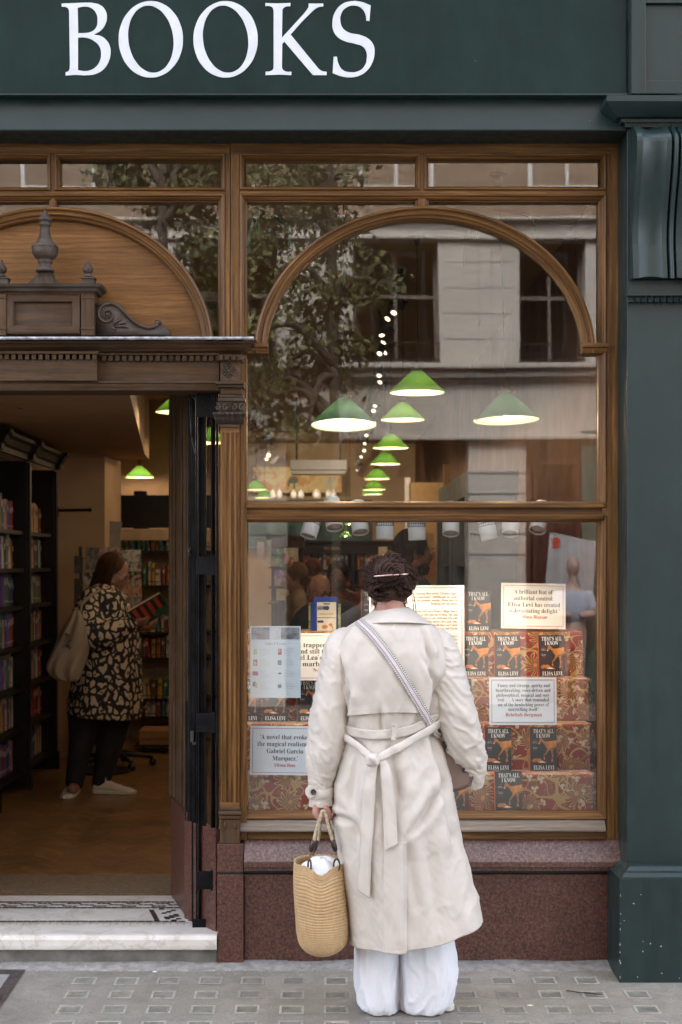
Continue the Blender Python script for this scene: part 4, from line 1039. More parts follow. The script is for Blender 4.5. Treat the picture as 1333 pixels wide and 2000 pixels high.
def bookcase(label, xf, y0, nb, bw, levels, top, face, place, depth=.30, cols=None, fill=1.0, minimal=None, m=WALNUT, cornice=True):
    """runs along y, front face at x=xf; face=+1 opens towards +x"""
    t = thing('bookcase', label, 'bookcase', (xf, y0, FZ)); b = xf-face*depth
    g = G(); g.box(b, b+face*.02, y0, y0+nb*bw, FZ, top-.06); g.build('back_panel', m, t)
    for i in range(nb+1):
        g = G(); y = y0+i*bw; g.box(b+face*.021, xf, y-.03, y+.03, FZ, top-.12); g.box(xf, xf+face*.018, y-.024, y+.024, FZ+.12, top-.13); g.box(xf, xf+face*.03, y-.035, y+.035, FZ, FZ+.12)
        g.build('upright', m, t, bevel=.004)
    g = G()
    for i in range(nb):
        for z in levels: g.box(b+face*.021, xf-face*.02, y0+i*bw+.0305, y0+(i+1)*bw-.0305, z-.025, z-.001)
    g.build('shelves', m, t)
    g = G(); pr = [(0, top-.12), (.012, top-.115), (.016, top-.085), (.03, top-.07), (.045, top-.035), (.065, top-.02), (.07, top), (-.3, top)]
    if not cornice: g.box(b, xf+face*.006, y0-.03, y0+nb*bw+.03, top-.13, top)
    else: g.rings([[(xf+face*p_, y, z) for p_, z in pr] for y in (y0-.04, y0+nb*bw+.04)], closed=False)
    for i in (range(nb+1) if cornice else ()):
        y = y0+i*bw; g.rings([[(xf+face*(p_+.03), yy, z+.004) for p_, z in pr] for yy in (y-.045, y+.045)], closed=False, caps=True)
    g.build('cornice' if cornice else 'top_panel', m, t)
    g = G()
    for i in range(nb):
        for li, z in enumerate(levels):
            y = y0+(i+1)*bw-.034; ymin = y0+i*bw+.04+(1-fill)*bw*random.uniform(.3, 1)
            lean = random.choice([0, 0, .06, .1]); hm = (levels[1]-levels[0])
            while True:
                th = random.uniform(.025, .055); y -= th/2
                if y-th/2 < ymin: break
                h = hm*random.uniform(.62, .84); d = random.uniform(.12, .17)
                put_book((xf-face*(.09+d/2), y-(h*math.sin(lean) if lean else 0)*.0, z+.001), th*.97, h, d, 0 if face > 0 else PI, lean*(1 if face > 0 else -1), place % shelfn[min(li, 6)], cols)
                y -= th/2+(.004 if random.random() > .12 else .03)
    return t
bookcase('tall black bookcase with moulded cornice along the left wall inside the door', -1.93, 2.7, 2, .9, [.245, .52, .78, 1.04, 1.30, 1.54, 1.78], 2.35, 1, 'the %s shelf of the black bookcase inside the door', fill=.42)
GREYC = mat('grey_blue_shelving', (.10, .125, .14), .6, var=.1)
bookcase('grey blue bookcase with sloping top line seen through the right of the window', .742, 1.93, 2, .95, [.30, .62, .94, 1.26, 1.58], 2.06, -1, 'the %s shelf of the grey blue bookcase', depth=.26, cols=['cream', 'grey', 'brown', 'white', 'dark blue'], fill=.30, m=GREYC, cornice=False)
# bookcase across the back with FICTION header
t = thing('bookcase', 'dark bookcase with a lettered header across the back of the shop', 'bookcase', (0, 13, FZ))
yb_ = 11.6; g = G(); xl_, xr_ = X(585, yb_), X(790, yb_)
g.box(xl_, xr_, yb_+.28, yb_+.3, FZ, Z(1062, yb_)); g.box(xl_, xr_, yb_, yb_+.28, Z(1083, yb_), Z(1060, yb_)); g.box(xl_-.03, xr_+.03, yb_-.05, yb_+.28, Z(1060, yb_), Z(1056, yb_))
for px in (585, 616, 690, 790): g.box(X(px, yb_)-.02, X(px, yb_)+.02, yb_-.01, yb_+.28, FZ, Z(1083, yb_))
zs = [Z(p_, yb_) for p_ in (1112, 1144, 1176)]
for z in zs: g.box(xl_, xr_, yb_+.02, yb_+.28, z-.03, z-.001)
g.build('carcase', WALNUT, t)
g = G(); text(g, 'FICTION', X(634, yb_), X(663, yb_), Z(1074, yb_), .035, Matrix.Translation((0, yb_-.003, 0)), style=None); g.build('lettering', mat('gilt', (.45, .33, .16), .4, .6), t)
for li, z in enumerate(zs):
    x = xl_+.04
    while x < xr_-.06:
        th = random.uniform(.03, .05)
        if abs(x-X(616, yb_)) > .05 and abs(x-X(690, yb_)) > .05:
            put_book((x, yb_+.12, z), th, random.uniform(.17, .24), .15, -PI/2, 0, 'the %s shelf of the dark bookcase at the back' % ['top', 'middle', 'bottom'][li], ['white', 'cream', 'dark blue', 'teal', 'yellow', 'red', 'orange', 'pink', 'grey'])
        x += th+.004
# ---- mural banner, air conditioner, bunting -------------------------------------
def pix(name, pal, sc, rough=.6):
    m, t, p = nodes(name); v = vec(t); n = nz(t, v, sc, 4, .6, 1.0)
    t.links.new(ramp(t, n, pal), p.inputs['Base Color']); p.inputs['Roughness'].default_value = rough; return m
y = 15.2; mb = thing('wall_banner', 'long yellow and orange painted banner high on the back wall', 'banner', (X(590, y), y, Z(945, y)))
g = G(); g.box(X(495, y), X(668, y), y, y+.03, Z(962, y), Z(912, y)); g.build('panel', pix('banner_paint', [(.3, (.75, .55, .22)), (.45, (.85, .72, .38)), (.52, (.7, .36, .12)), (.7, (.8, .62, .25))], 3.5), mb)
def blob(pts, y): return [(X(a, y), Z(b_, y)) for a, b_ in pts][::-1]
g = G(); g.prism(blob([(565, 934), (575, 930), (583, 934), (583, 942), (577, 944), (577, 956), (574, 956), (573, 944), (567, 944), (565, 950), (562, 948)], y-.004), y-.004, y-.001); g.build('grey_figure', mat('grey_shape', (.2, .22, .2), .7), mb)
g = G(); g.prism(blob([(636, 940), (642, 936), (644, 930), (650, 930), (651, 940), (649, 957), (646, 957), (645, 947), (641, 947), (641, 957), (637, 957)], y-.004), y-.004, y-.001); g.build('white_figure', mat('white_shape', (.7, .68, .62), .7), mb)
y = 9.5; g = G(); g.box(X(567, y), X(678, y), y, y+.22, Z(918, y), Z(898, y)); g.prism([(X(567, y), Z(918.5, y)), (X(678, y), Z(918.5, y)), (X(674, y), Z(926, y)), (X(571, y), Z(926, y))], y+.02, y+.2)
g.build('air_conditioner', WHITEPL, label='long white air conditioning unit hanging from the ceiling', cat='air conditioner', bevel=.008)
g = G(); 
for px in (580, 665): g.box(X(px, y+.1)-.01, X(px, y+.1)+.01, y+.1, y+.12, Z(898, y), 3.349)
g.build('ceiling_hanger', STEELG, label='thin steel hangers above the white air conditioner', cat='hanger')
bm0 = None
for i, px in enumerate((533, 546, 574, 588, 617, 621, 642, 652)):
    y = 14.0
    if bm0 is None:
        g = G(); g.lathe([(.0, 0), (.035, .01), (.045, .05), (.035, .09), (.012, .11), (.01, .13)], n=12); bm0 = g.build('paper_ornament', WHITEPL, smooth=True)
        bm0.location = at(px, 974, y); props(bm0, None, 'ornament')
        o = bm0
    else:
        o = bm0.copy(); COL.objects.link(o); o.location = at(px, 974, y)
    o['label'] = 'small white hanging ornament against the dark green band, one of the row under the banner'; o['group'] = 'white hanging ornaments'
# notice cards, left of the window interior
def card(name, px0, px1, py0, py1, y, m, lab, cat, rx=0, ry=0, th=.004, text_fn=None):
    c = at((px0+px1)/2, (py0+py1)/2, y); w = abs(X(px1, y)-X(px0, y)); h = abs(Z(py0, y)-Z(py1, y))
    t = thing(name, lab, cat, c); t.rotation_euler = (R(rx), R(ry), 0)
    g = G(); g.box(-w/2, w/2, 0, th, -h/2, h/2); g.build('sheet', m, t, local=True)
    if text_fn: text_fn(t, w, h)
    return t
PAPER = mat('white_paper', (.78, .75, .70), .7, var=.03)
def inner_card(i, px0, px1, py0, py1, y, pal, lab, nm='display_book', cat='book'):
    card(nm, px0, px1, py0, py1, y, pix('jacket_%d' % i, pal, 14), lab, cat, rx=-6, th=.02)
inner_card(1, 503, 516, 1058, 1094, 4.5, [(.3, (.7, .6, .58)), (.6, (.85, .8, .78))], 'pale pink notice card at the left edge of the lower window', 'notice_card', 'card')
inner_card(2, 522, 530, 1054, 1100, 5.0, [(.3, (.4, .42, .45)), (.6, (.8, .8, .78))], 'narrow white book spine display left of the flowered book', 'display_book')
inner_card(3, 555, 583, 1070, 1100, 6.0, [(.35, (.2, .4, .25)), (.5, (.85, .8, .7)), (.6, (.6, .15, .1))], 'book with a cream flowered jacket on the display tower')
inner_card(4, 532, 553, 1072, 1106, 6.05, [(.35, (.06, .12, .25)), (.5, (.2, .35, .3)), (.65, (.5, .55, .2))], 'blue and green book beside the flowered book')
inner_card(5, 536, 560, 1114, 1144, 5.9, [(.4, (.25, .15, .5)), (.6, (.7, .6, .65))], 'purple picture book low on the display tower')
inner_card(6, 540, 565, 1150, 1172, 5.8, [(.4, (.6, .5, .2)), (.6, (.75, .72, .6))], 'yellow booklet on the lowest ledge of the display tower')
y = 6.2; g = G(); g.box(X(524, y), X(594, y), y, y+.4, Z(1070, y), Z(1050, y)); g.box(X(520, y), X(597, y), y-.02, y+.42, Z(1050, y), Z(1046, y))
for py in (1107, 1146, 1176): g.box(X(526, y), X(592, y), y-.12, y+.4, Z(py+3, y), Z(py, y))
g.box(X(527, y), X(591, y), y+.35, y+.4, FZ, Z(1070, y)); g.build('display_tower', OAKD, label='brown wooden display tower with flat top behind the left heads', cat='display stand')
inner_card(7, 740, 757, 1068, 1100, 9.5, [(.4, (.5, .38, .2)), (.6, (.6, .5, .3))], 'tan framed notice behind the dark haired woman inside', 'notice_card', 'card')
inner_card(8, 822, 848, 1041, 1068, 5.5, [(.4, (.55, .36, .14)), (.6, (.65, .45, .2))], 'ochre card right of the large dark head inside', 'notice_card', 'card')
inner_card(9, 826, 852, 1078, 1125, 5.6, [(.4, (.4, .16, .05)), (.6, (.5, .22, .08))], 'rust brown board below the ochre card', 'notice_card', 'card')
# ---- back left area seen through the door ----------------------------------------
y = 7.4; g = G(); g.box(X(219, y), X(420, y), y, y+.06, Z(1031, y), Z(967, y)); g.box(X(262, y), X(286, y), y-.02, y+.08, Z(966.5, y), Z(959, y))
g.box(X(260, y), X(290, y), y+.02, y+.05, FZ, Z(1031, y)); g.build('wall_screen', BLACK, label='wide black screen with a small box on top behind the reading woman', cat='screen', bevel=.004)
card('notice_placard', 205, 236, 1018, 1070, 5.3, mat('grey_paper', (.32, .31, .30), .7), 'framed grey notice leaning on the pier beside the screen', 'notice', rx=-4, ry=5, th=.012)
g = G(); M_ = Matrix.Translation((0, 5.285, 0))
for i, s_ in enumerate(('BOOKS', 'and music', 'open daily')): pass
g = G(); g.box(X(205, 5.6), X(216, 5.6), 5.6, 5.62, Z(1020, 5.6), Z(985, 5.6)); g.build('notice_board', TEAL, label='narrow dark green board on the pier above the grey notice', cat='board')
y = 5.9; xs0, xs1 = X(232, y), X(345, y); su = thing('shelf_unit', 'cream shelf unit full of books behind the reading woman', 'shelf unit', (xs0, y, FZ))
g = G(); g.box(xs0, xs1, y-.02, y+.34, Z(1056, y), Z(1033, y)); g.box(xs0-.0, xs1+.3, y+.33, y+.35, FZ, Z(1056, y)); g.build('canopy', mat('cream_board', (.42, .33, .22), .7), su, bevel=.006)
g = G(); lv = [Z(p_, y) for p_ in (1075, 1143, 1235, 1285, 1365, 1400)]
for z in lv: g.box(xs0, xs1+.3, y, y+.33, z-.018, z)
g.build('shelves', WALNUT, su)
g = G()
for z in lv: g.tube([(xs0, y-.03, z+.03), (xs1+.3, y-.03, z+.03)], .004, 6)
for i in range(6): g.tube([(xs0+i*.1, y-.03, FZ), (xs0+i*.1, y-.03, lv[0]+.03)], .002, 5)
g.build('wire_rail', STEELG, su)
for li, z in enumerate(lv):
    x = xs0+.02
    while x < xs1-.0:
        th = random.uniform(.022, .045)
        put_book((x, y+.10, z), th, random.uniform(.12, .19) if li else .11, .13, -PI/2, random.choice([0, 0, .15]), 'the cream shelf unit behind the reading woman, %s shelf' % ['top', 'second', 'third', 'fourth', 'fifth', 'lowest'][li], ['cream', 'red', 'orange', 'brown', 'white', 'yellow', 'teal', 'green'])
        x += th+.005
# card spinner
cy = 4.35; sp = thing('card_spinner', 'wire greeting card spinner behind the reading woman', 'card rack', (X(200, cy), cy, FZ))
g = G(); g.tube([(X(158, cy), cy, FZ), (X(158, cy), cy, Z(1068, cy))], .011, 10); g.lathe([(.2, .0), (.2, .02), (.03, .035)], (X(200, cy), cy, FZ), 20); g.tube([(X(200, cy), cy, FZ), (X(200, cy), cy, Z(1075, cy))], .014, 10); g.build('pole', STEELG, sp)
g = G()
for py in (1090, 1138, 1188, 1240, 1290, 1340):
    for a, b_ in ((150, 210), (210, 280)):
        g.tube([at(a, py, cy-.09), at(b_, py, cy-.09)], .003, 5)
for px in (150, 180, 212, 245, 280): g.tube([at(px, 1080, cy-.085), at(px, 1350, cy-.085)], .002, 5)
g.build('wire_frame', STEELG, sp)
for i, (a, b_, c, d, pal, lab) in enumerate(((168, 194, 1069, 1112, [(.4, (.10, .09, .09)), (.6, (.25, .24, .23))], 'dark grey card at the top left of the spinner'), (195, 230, 1069, 1100, [(.4, (.5, .42, .38)), (.55, (.3, .1, .1)), (.65, (.6, .58, .55))], 'card with red and cream print at the top of the spinner'), (235, 276, 1074, 1116, [(.45, (.62, .6, .55)), (.62, (.15, .14, .13))], 'white card with a dark drawing right of the reader'), (240, 277, 1124, 1166, [(.38, (.1, .02, .02)), (.48, (.5, .45, .4)), (.6, (.55, .18, .03))], 'card with an orange and red picture beside the face of the reader'), (242, 275, 1168, 1196, [(.4, (.2, .18, .17)), (.6, (.5, .48, .44))], 'grey sketch card below the orange one'), (145, 162, 1086, 1120, [(.4, (.04, .04, .04)), (.6, (.1, .1, .1))], 'black card at the left end of the spinner, upper'), (145, 162, 1130, 1190, [(.4, (.05, .04, .04)), (.6, (.09, .08, .07))], 'black card at the left end of the spinner, lower'), (164, 190, 1118, 1142, [(.45, (.05, .05, .06)), (.55, (.5, .5, .52))], 'card in a shiny clear sleeve above the shoulder of the reader'))):
    card('greeting_card', a, b_, c, d, cy-.10, pix('card_print_%d' % i, pal, 22), lab, 'card', th=.003)
# cardboard carton on a dolly, office chair
y = 5.3; bx_ = thing('cardboard_box', 'brown cardboard box on a wheeled dolly below the shelves', 'box', (X(310, y), y, FZ))
CARD = mat('cardboard', (.34, .18, .075), .85, var=.12)
g = G(); g.box(X(272, y), X(350, y), y, y+.3, Z(1455, y), Z(1427, y)); g.build('carton', CARD, bx_, bevel=.003)
g = G(); text(g, 'paperblanks', X(279, y), X(338, y), Z(1445, y), .016, Matrix.Translation((0, y-.002, 0)), style=None); g.build('lettering', BLACK, bx_)
dl = thing('dolly', 'small black wheeled dolly under the cardboard box', 'dolly', (X(310, y), y, FZ))
g = G(); g.box(X(262, y), X(355, y), y-.02, y+.32, Z(1459, y), Z(1455.3, y)); g.build('deck', BLACK, dl)
for px in (282, 318, 345):
    g = G(); c = at(px, 1464, y+.02); g.lathe([(.001, -.012), (.024, -.012), (.024, .012), (.001, .012)], c, 14, axis=(1, 0, 0)); g.build('wheel', BLACK, dl, smooth=False)
y = 4.6; ch_ = thing('office_chair', 'black five star base of an office chair on castors by the feet of the reader', 'chair', (X(225, y), y, FZ))
g = G(); c = Vector((X(228, y), y, FZ+.07))
for i in range(5):
    a = 2*PI*i/5+.25; e = c+Vector((.26*math.cos(a), .26*math.sin(a), -.01)); g.tube([c+Vector((0, 0, .03)), (c+e)/2+Vector((0, 0, .02)), e], [.026, .02, .014], 8)
g.tube([c, c+Vector((0, 0, .30))], .022, 10); g.build('star_base', BLACK, ch_, smooth=True)
for i in range(5):
    a = 2*PI*i/5+.25; e = c+Vector((.26*math.cos(a), .26*math.sin(a), -.042)); g = G(); g.lathe([(.001, -.02), (.024, -.02), (.027, 0), (.024, .02), (.001, .02)], e, 12, axis=(math.sin(a), -math.cos(a), 0)); g.build('castor', BLACK, ch_, smooth=True)
g = G(); g.ell(c+Vector((0, 0, .34)), (.22, .21, .035), 20, 8); g.build('seat', BLACK, ch_, smooth=True)
g = G(); g.tube([at(110, 997, 4.6), at(176, 996, 4.6)], .010, 8); g.ell(at(176, 996, 4.6), (.014, .014, .014), 8, 6); g.tube([at(112, 990, 4.6), at(112, 1010, 4.6)], .012, 8); g.build('wall_rod', STEELB, label='thin black horizontal rod sticking out from the bookcase end', cat='rod')
g = G(); P_ = [at(-20, 760, 1.9), at(18, 764, 1.9), at(56, 784, 1.9), at(38, 797, 1.9), at(-20, 790, 1.9)]
g.prism([(p_.x, p_.z) for p_ in P_][::-1], 1.9, 1.96); g.build('ceiling_fixture', mat('dull_metal', (.12, .10, .08), .5, .3), label='slim metal fixture under the bulkhead just inside the door', cat='fixture', recalc=True)  # unlit metal box standing in for a ceiling light fixture
# ================================================================ WINDOW DISPLAY
def morris():
    m, t, p = nodes('floral_fabric'); v = vec(t, 'UV'); 
    # warp
    nn = t.nodes.new('ShaderNodeTexNoise'); nn.inputs['Scale'].default_value = 7; nn.inputs['Detail'].default_value = 1; t.links.new(v, nn.inputs[0])
    sc = t.nodes.new('ShaderNodeVectorMath'); sc.operation = 'SCALE'; sc.inputs['Scale'].default_value = .06; t.links.new(nn.outputs['Color'], sc.inputs[0])
    ad = t.nodes.new('ShaderNodeVectorMath'); ad.operation = 'ADD'; t.links.new(v, ad.inputs[0]); t.links.new(sc.outputs[0], ad.inputs[1]); w = ad.outputs[0]
    def flower(scale, n, r0, r1, off):
        mp = t.nodes.new('ShaderNodeMapping'); mp.inputs['Location'].default_value = (off, off*.7, 0); mp.inputs['Scale'].default_value = (scale, scale, 0); t.links.new(w, mp.inputs[0])
        vo = t.nodes.new('ShaderNodeTexVoronoi'); vo.voronoi_dimensions = '2D'; vo.inputs['Scale'].default_value = 1; vo.inputs['Randomness'].default_value = .55; t.links.new(mp.outputs[0], vo.inputs['Vector'])
        df = t.nodes.new('ShaderNodeVectorMath'); df.operation = 'SUBTRACT'; t.links.new(mp.outputs[0], df.inputs[0]); t.links.new(vo.outputs['Position'], df.inputs[1])
        sp = t.nodes.new('ShaderNodeSeparateXYZ'); t.links.new(df.outputs[0], sp.inputs[0])
        ang = mth(t, 'ARCTAN2', sp.outputs[1], sp.outputs[0]); r = vo.outputs['Distance']
        a2 = mth(t, 'ADD', ang, mth(t, 'MULTIPLY', r, 2.2))
        s = mth(t, 'ABSOLUTE', mth(t, 'SINE', mth(t, 'MULTIPLY', a2, n/2)))
        lim = mth(t, 'MULTIPLY_ADD', s, r1-r0, r0)
        inside = mth(t, 'LESS_THAN', r, lim)
        line = mth(t, 'LESS_THAN', mth(t, 'ABSOLUTE', mth(t, 'SUBTRACT', r, lim)), .022)
        rib = mth(t, 'GREATER_THAN', mth(t, 'ABSOLUTE', mth(t, 'SINE', mth(t, 'MULTIPLY', a2, n*1.5))), .6)
        return inside, line, rib, r
    def contour(scale, wd, off):
        mp = t.nodes.new('ShaderNodeMapping'); mp.inputs['Location'].default_value = (off, off, off); mp.inputs['Scale'].default_value = (scale, scale, 0); t.links.new(v, mp.inputs[0])
        n = nz(t, mp.outputs[0], 1, 0, 0)
        return mth(t, 'LESS_THAN', mth(t, 'ABSOLUTE', mth(t, 'SUBTRACT', n, .5)), wd)
    base = ramp(t, nz(t, v, 12, 3), [(.3, (.18, .018, .010)), (.7, (.26, .034, .019))])
    # leaves (dull rust) under the vines
    i2, l2, r2, _ = flower(14, 5, .10, .34, 3.3)
    c = mix(t, mth(t, 'MULTIPLY', i2, .75), base, (.19, .055, .020)); c = mix(t, mth(t, 'MULTIPLY', l2, .9), c, (.32, .165, .055))
    c = mix(t, mth(t, 'MULTIPLY', mth(t, 'MULTIPLY', i2, r2), .35), c, (.09, .02, .015))
    for sc_, wd, off in ((9, .020, 1.0), (13, .016, 5.2), (7, .012, 9.1)):
        c = mix(t, contour(sc_, wd, off), c, (.40, .24, .08))
    i1, l1, r1_, rr = flower(8.2, 9, .10, .40, 0)
    c = mix(t, i1, c, (.36, .20, .065)); c = mix(t, mth(t, 'MULTIPLY', i1, r1_), c, (.15, .025, .012)); c = mix(t, l1, c, (.48, .33, .15))
    c = mix(t, mth(t, 'LESS_THAN', rr, .07), c, (.45, .22, .07))
    i3, l3, r3, _ = flower(18, 3, .05, .30, 7.7)
    sel = mth(t, 'GREATER_THAN', nz(t, v, 9, 1), .52)
    c = mix(t, mth(t, 'MULTIPLY', i3, sel), c, (.52, .42, .27)); c = mix(t, mth(t, 'MULTIPLY', mth(t, 'MULTIPLY', l3, sel), .8), c, (.30, .14, .06))
    t.links.new(c, p.inputs['Base Color']); p.inputs['Roughness'].default_value = .9; p.inputs['Sheen Weight'].default_value = .2
    bump(t, nz(t, v, 700, 2), p, .3, .0006); return m
FAB = morris()
zf = Z(1592, .15)
st = thing('stepped_display', 'four stepped tiers covered in maroon fabric with gold flowers in the shop window', 'display stand', (.3, .3, zf))
tiers = [(.15, 1512, 1592), (.27, 1414, 1505), (.39, 1325, 1405), (.51, 1234, 1318)]
TT = []; random.seed(11)
g0 = G(); 
for ti, (y, pt, pb_) in enumerate(tiers):
    zt_, zb_ = Z(pt, y), (TT[-1][1] if TT else zf)
    xl_ = X(487, y)-(.0 if ti == 0 else .06); xr_ = [X(1158, .15), X(1152, .27), X(1150, .39), X(1138, .51)][ti]
    TT.append((y, zt_)); yn = tiers[ti+1][0] if ti < 3 else .78
    g = G(); rows = []
    nx = 70
    def wob(x, k): return .003*noise.noise(Vector((x*9, k*3.1, ti*7)))
    for i in range(nx+1):
        x = xl_+(xr_-xl_)*i/nx; u0 = x
        sg = -.006*abs(math.sin(x*7+ti))
        rows.append([(x, y+.004+wob(x, 0), zb_+.0006), (x, y+wob(x, 1), (zb_+zt_)/2), (x, y-.002+wob(x, 2), zt_-.012), (x, y-.001, zt_-.003+wob(x, 3)*.5), (x, y+.006, zt_+wob(x, 4)*.3), (x, yn-.001, zt_-.0)])
    g.rings(rows, closed=False)
    # draped end on the right
    en = []
    for k in range(14):
        s_ = k/13; a = s_*PI/2; px_ = xr_+.035*math.sin(a)+.012*math.sin(k*1.7); py_ = y+(yn-y)*s_
        en.append([(px_+.010*noise.noise(Vector((k*.9, 1, ti))), py_, zb_+.0006), (px_+.006*noise.noise(Vector((k*.8, 4, ti))), py_, (zb_+zt_)/2), (px_-.014, py_, zt_-.012), (xr_-.003, py_, zt_)])
    g.rings([[(xr_, y+.004, zb_), (xr_, y, (zb_+zt_)/2), (xr_, y-.002, zt_-.012), (xr_, y, zt_-.001)]]+en, closed=False)
    g.build('fabric_tier', FAB, st, smooth=False)
g = G(); g.rings([[(x, .128+.003*noise.noise(Vector((x*12, 0, 0))), zf-.034), (x, .120, zf-.012), (x, .128, zf+.0005), (x, .1535, zf+.002)] for x in [X(487, .12)+(X(1158, .12)-X(487, .12))*i/60 for i in range(61)]], closed=False)
g.build('fabric_lip', FAB, st)
g = G(); x0, x1 = X(470, .1), 1.25; g.box(x0, x1, .125, 1.0, zf-.07, zf-.036); g.build('window_bed', mat('window_board', (.07, .045, .03), .7), shop)
g = G(); g.box(.97, .985, .52, 1.0, zf-.03, 1.15); g.build('display_side', WALNUT, st)
# ---- book for sale: built once, copied -----------------------------------------
BW, BH = .109, .176
COVER = mat('charcoal_cover', (.018, .017, .018), .4, var=.1, scale=6, bs=.1)
CWHITE = mat('cover_lettering', (.82, .80, .76), .5, var=.02, bs=0)
CRED = mat('cover_red_lettering', (.55, .06, .03), .5, bs=0)
HORSE = mat('painted_animal', (.48, .17, .030), .5, var=.35, scale=22, bs=0)
HORSED = mat('painted_animal_shade', (.20, .075, .02), .5, var=.3, scale=40, bs=0)
HWH = mat('painted_white', (.7, .62, .5), .5, var=.2, scale=60, bs=0)
SPINE = mat('orange_spine', (.60, .10, .02), .5)
def cover_book(label, loc, rotz=0, lean=R(-8)):
    t = thing('novel', label, 'book', loc, 'copies of the dark novel with an animal on its cover'); t.rotation_euler = (lean, 0, rotz)
    g = G(); g.box(-BW/2, BW/2, 0, .002, 0, BH); g.box(-BW/2, BW/2, .020, .022, 0, BH); g.build('cover', COVER, t, local=True, bevel=.0006)
    g = G(); g.box(-BW/2-.0012, -BW/2, .0, .022, 0, BH); g.build('spine', SPINE, t, local=True)
    g = G(); g.box(-BW/2+.001, BW/2-.003, .0025, .0195, .002, BH-.003); g.build('pages', PAGES, t, local=True)
    M_ = Matrix.Translation((0, -.0008, 0))
    g = G(); text(g, "THAT\u2019S ALL", -.041, .044, BH-.0235, .0165, M_, off=-.004); text(g, "I KNOW", -.028, .029, BH-.0425, .0165, M_, off=-.004)
    text(g, "ELISA LEVI", -.041, .043, .0045, .0165, M_, off=-.004); g.build('title_lettering', CWHITE, t, local=True)
    g = G()
    for i, (s_, z, w, c) in enumerate((("Translated", .124, .017, 1), ("by", .120, .004, 1), ("Christina", .1155, .016, 0), ("MacSweeney", .111, .020, 0), ("There is an", .093, .018, 0), ("impossible", .089, .017, 0), ("love at", .084, .012, 1), ("the end", .080, .010, 1))):
        text(g, s_, -.034-w/2, -.034+w/2, z, .0030, M_, m=c, style=None, res=1)
    g.build('small_lettering', [CWHITE, CRED], t, local=True)
    g = G()
    body = [(-.0145, .128), (-.0135, .133), (-.012, .1305), (-.010, .134), (-.0085, .130), (-.002, .127), (.006, .119), (.016, .118), (.030, .120), (.0445, .121), (BW/2-.0005, .1225), (BW/2-.0005, .094), (.047, .090), (.040, .084), (.0385, .072), (.0405, .060), (.0375, .050), (.040, .041), (.039, .0365), (.030, .0365), (.031, .040), (.0335, .048), (.0345, .060), (.0315, .074), (.030, .083), (.024, .084), (.0215, .080), (.011, .066), (.005, .062), (.0045, .055), (.0075, .046), (.003, .0445), (.000, .047), (.0015, .056), (.001, .064), (.006, .070), (.0135, .082), (.015, .090), (.009, .098), (.001, .110), (-.006, .117), (-.011, .113), (-.0165, .107), (-.0195, .108), (-.020, .112), (-.017, .122)]
    def cr(pts, k=4):
        out = []; n_ = len(pts)
        for i in range(n_):
            p0, p1, p2, p3 = (Vector(pts[(i+j-1) % n_]) for j in range(4))
            for q in range(k):
                s_ = q/k; v_ = .5*((2*p1)+(p2-p0)*s_+(2*p0-5*p1+4*p2-p3)*s_*s_+(3*p1-p0-3*p2+p3)*s_**3); out.append((min(v_.x, BW/2-.0004), v_.y))
        return out
    g.prism(cr(body), -.0009, -.0002)
    g.build('animal', HORSE, t, local=True)
    g = G(); g.prism([(.030, .0838), (.047, .0895), (.053, .0935), (.053, .0975), (.040, .0945), (.025, .088)], -.0011, -.0009); g.prism([(.0325, .079), (.035, .079), (.037, .06), (.036, .047), (.0345, .047), (.0348, .06)], -.0011, -.0009); g.prism([(.001, .1105), (.008, .101), (.011, .103), (.004, .113)], -.0011, -.0009); g.build('animal_shading', HORSED, t, local=True)
    g = G(); low = [(-.047, .040), (-.043, .046), (-.036, .050), (-.025, .049), (-.017, .050), (-.010, .045), (-.004, .041), (.004, .038), (.010, .035), (.012, .031), (.002, .0315), (-.010, .031), (-.022, .033), (-.030, .036), (-.036, .034), (-.044, .035)]
    g.prism(cr(low, 3)[::1], -.0009, -.0002); g.build('lying_shape', HORSE, t, local=True)
    g = G(); g.prism([(-.020, .0345), (-.012, .0385), (-.002, .0372), (.006, .0350), (.001, .0325), (-.010, .0322)], -.0012, -.0009); g.prism([(-.0195, .109), (-.0165, .1075), (-.0145, .111), (-.0185, .112)], -.0012, -.0009); g.build('pale_patch', HWH, t, local=True)
    g = G(); g.box(-.024, -.008, -.0014, -.0012, .0385, .0395); g.build('red_mark', CRED, t, local=True)
    return t
books = [  # px centre, py bottom, tier (3 = top), label
 (935, 1229, 3, 'dark novel standing alone on the top tier left of the brilliant feat sign'),
 (929, 1321, 2, 'dark novel on the second tier, half hidden by the tall text board'),
 (992.5, 1321, 2, 'dark novel on the second tier between two others, above the funny and strange sign'),
 (1079, 1322, 2, 'dark novel at the right end of the second tier under the brilliant feat sign'),
 (898, 1411, 1, 'dark novel on the third tier partly covered by the woman\'s right sleeve'),
 (973.5, 1507, 0.5, 'dark novel on the fourth tier with its author name hidden by the copy in front'),
 (1062.5, 1511, 0.5, 'dark novel on the fourth tier at the right, beside the cream petals'),
 (995, 1586, 0, 'dark novel standing lowest of all at the foot of the display'),
 (889, 1586, 0, 'dark novel at the foot of the display hidden behind the brown shoulder bag'),
 (482, 1417, 1, 'dark novel at the far left edge of the window below the talks poster'),
 (537.5, 1417, 1, 'dark novel below the right half of the talks poster'),
 (607, 1417, 1, 'dark novel beside the left sleeve of the woman'),
 (732, 1235, 3, 'dark novel behind the woman\'s head on the top tier')]
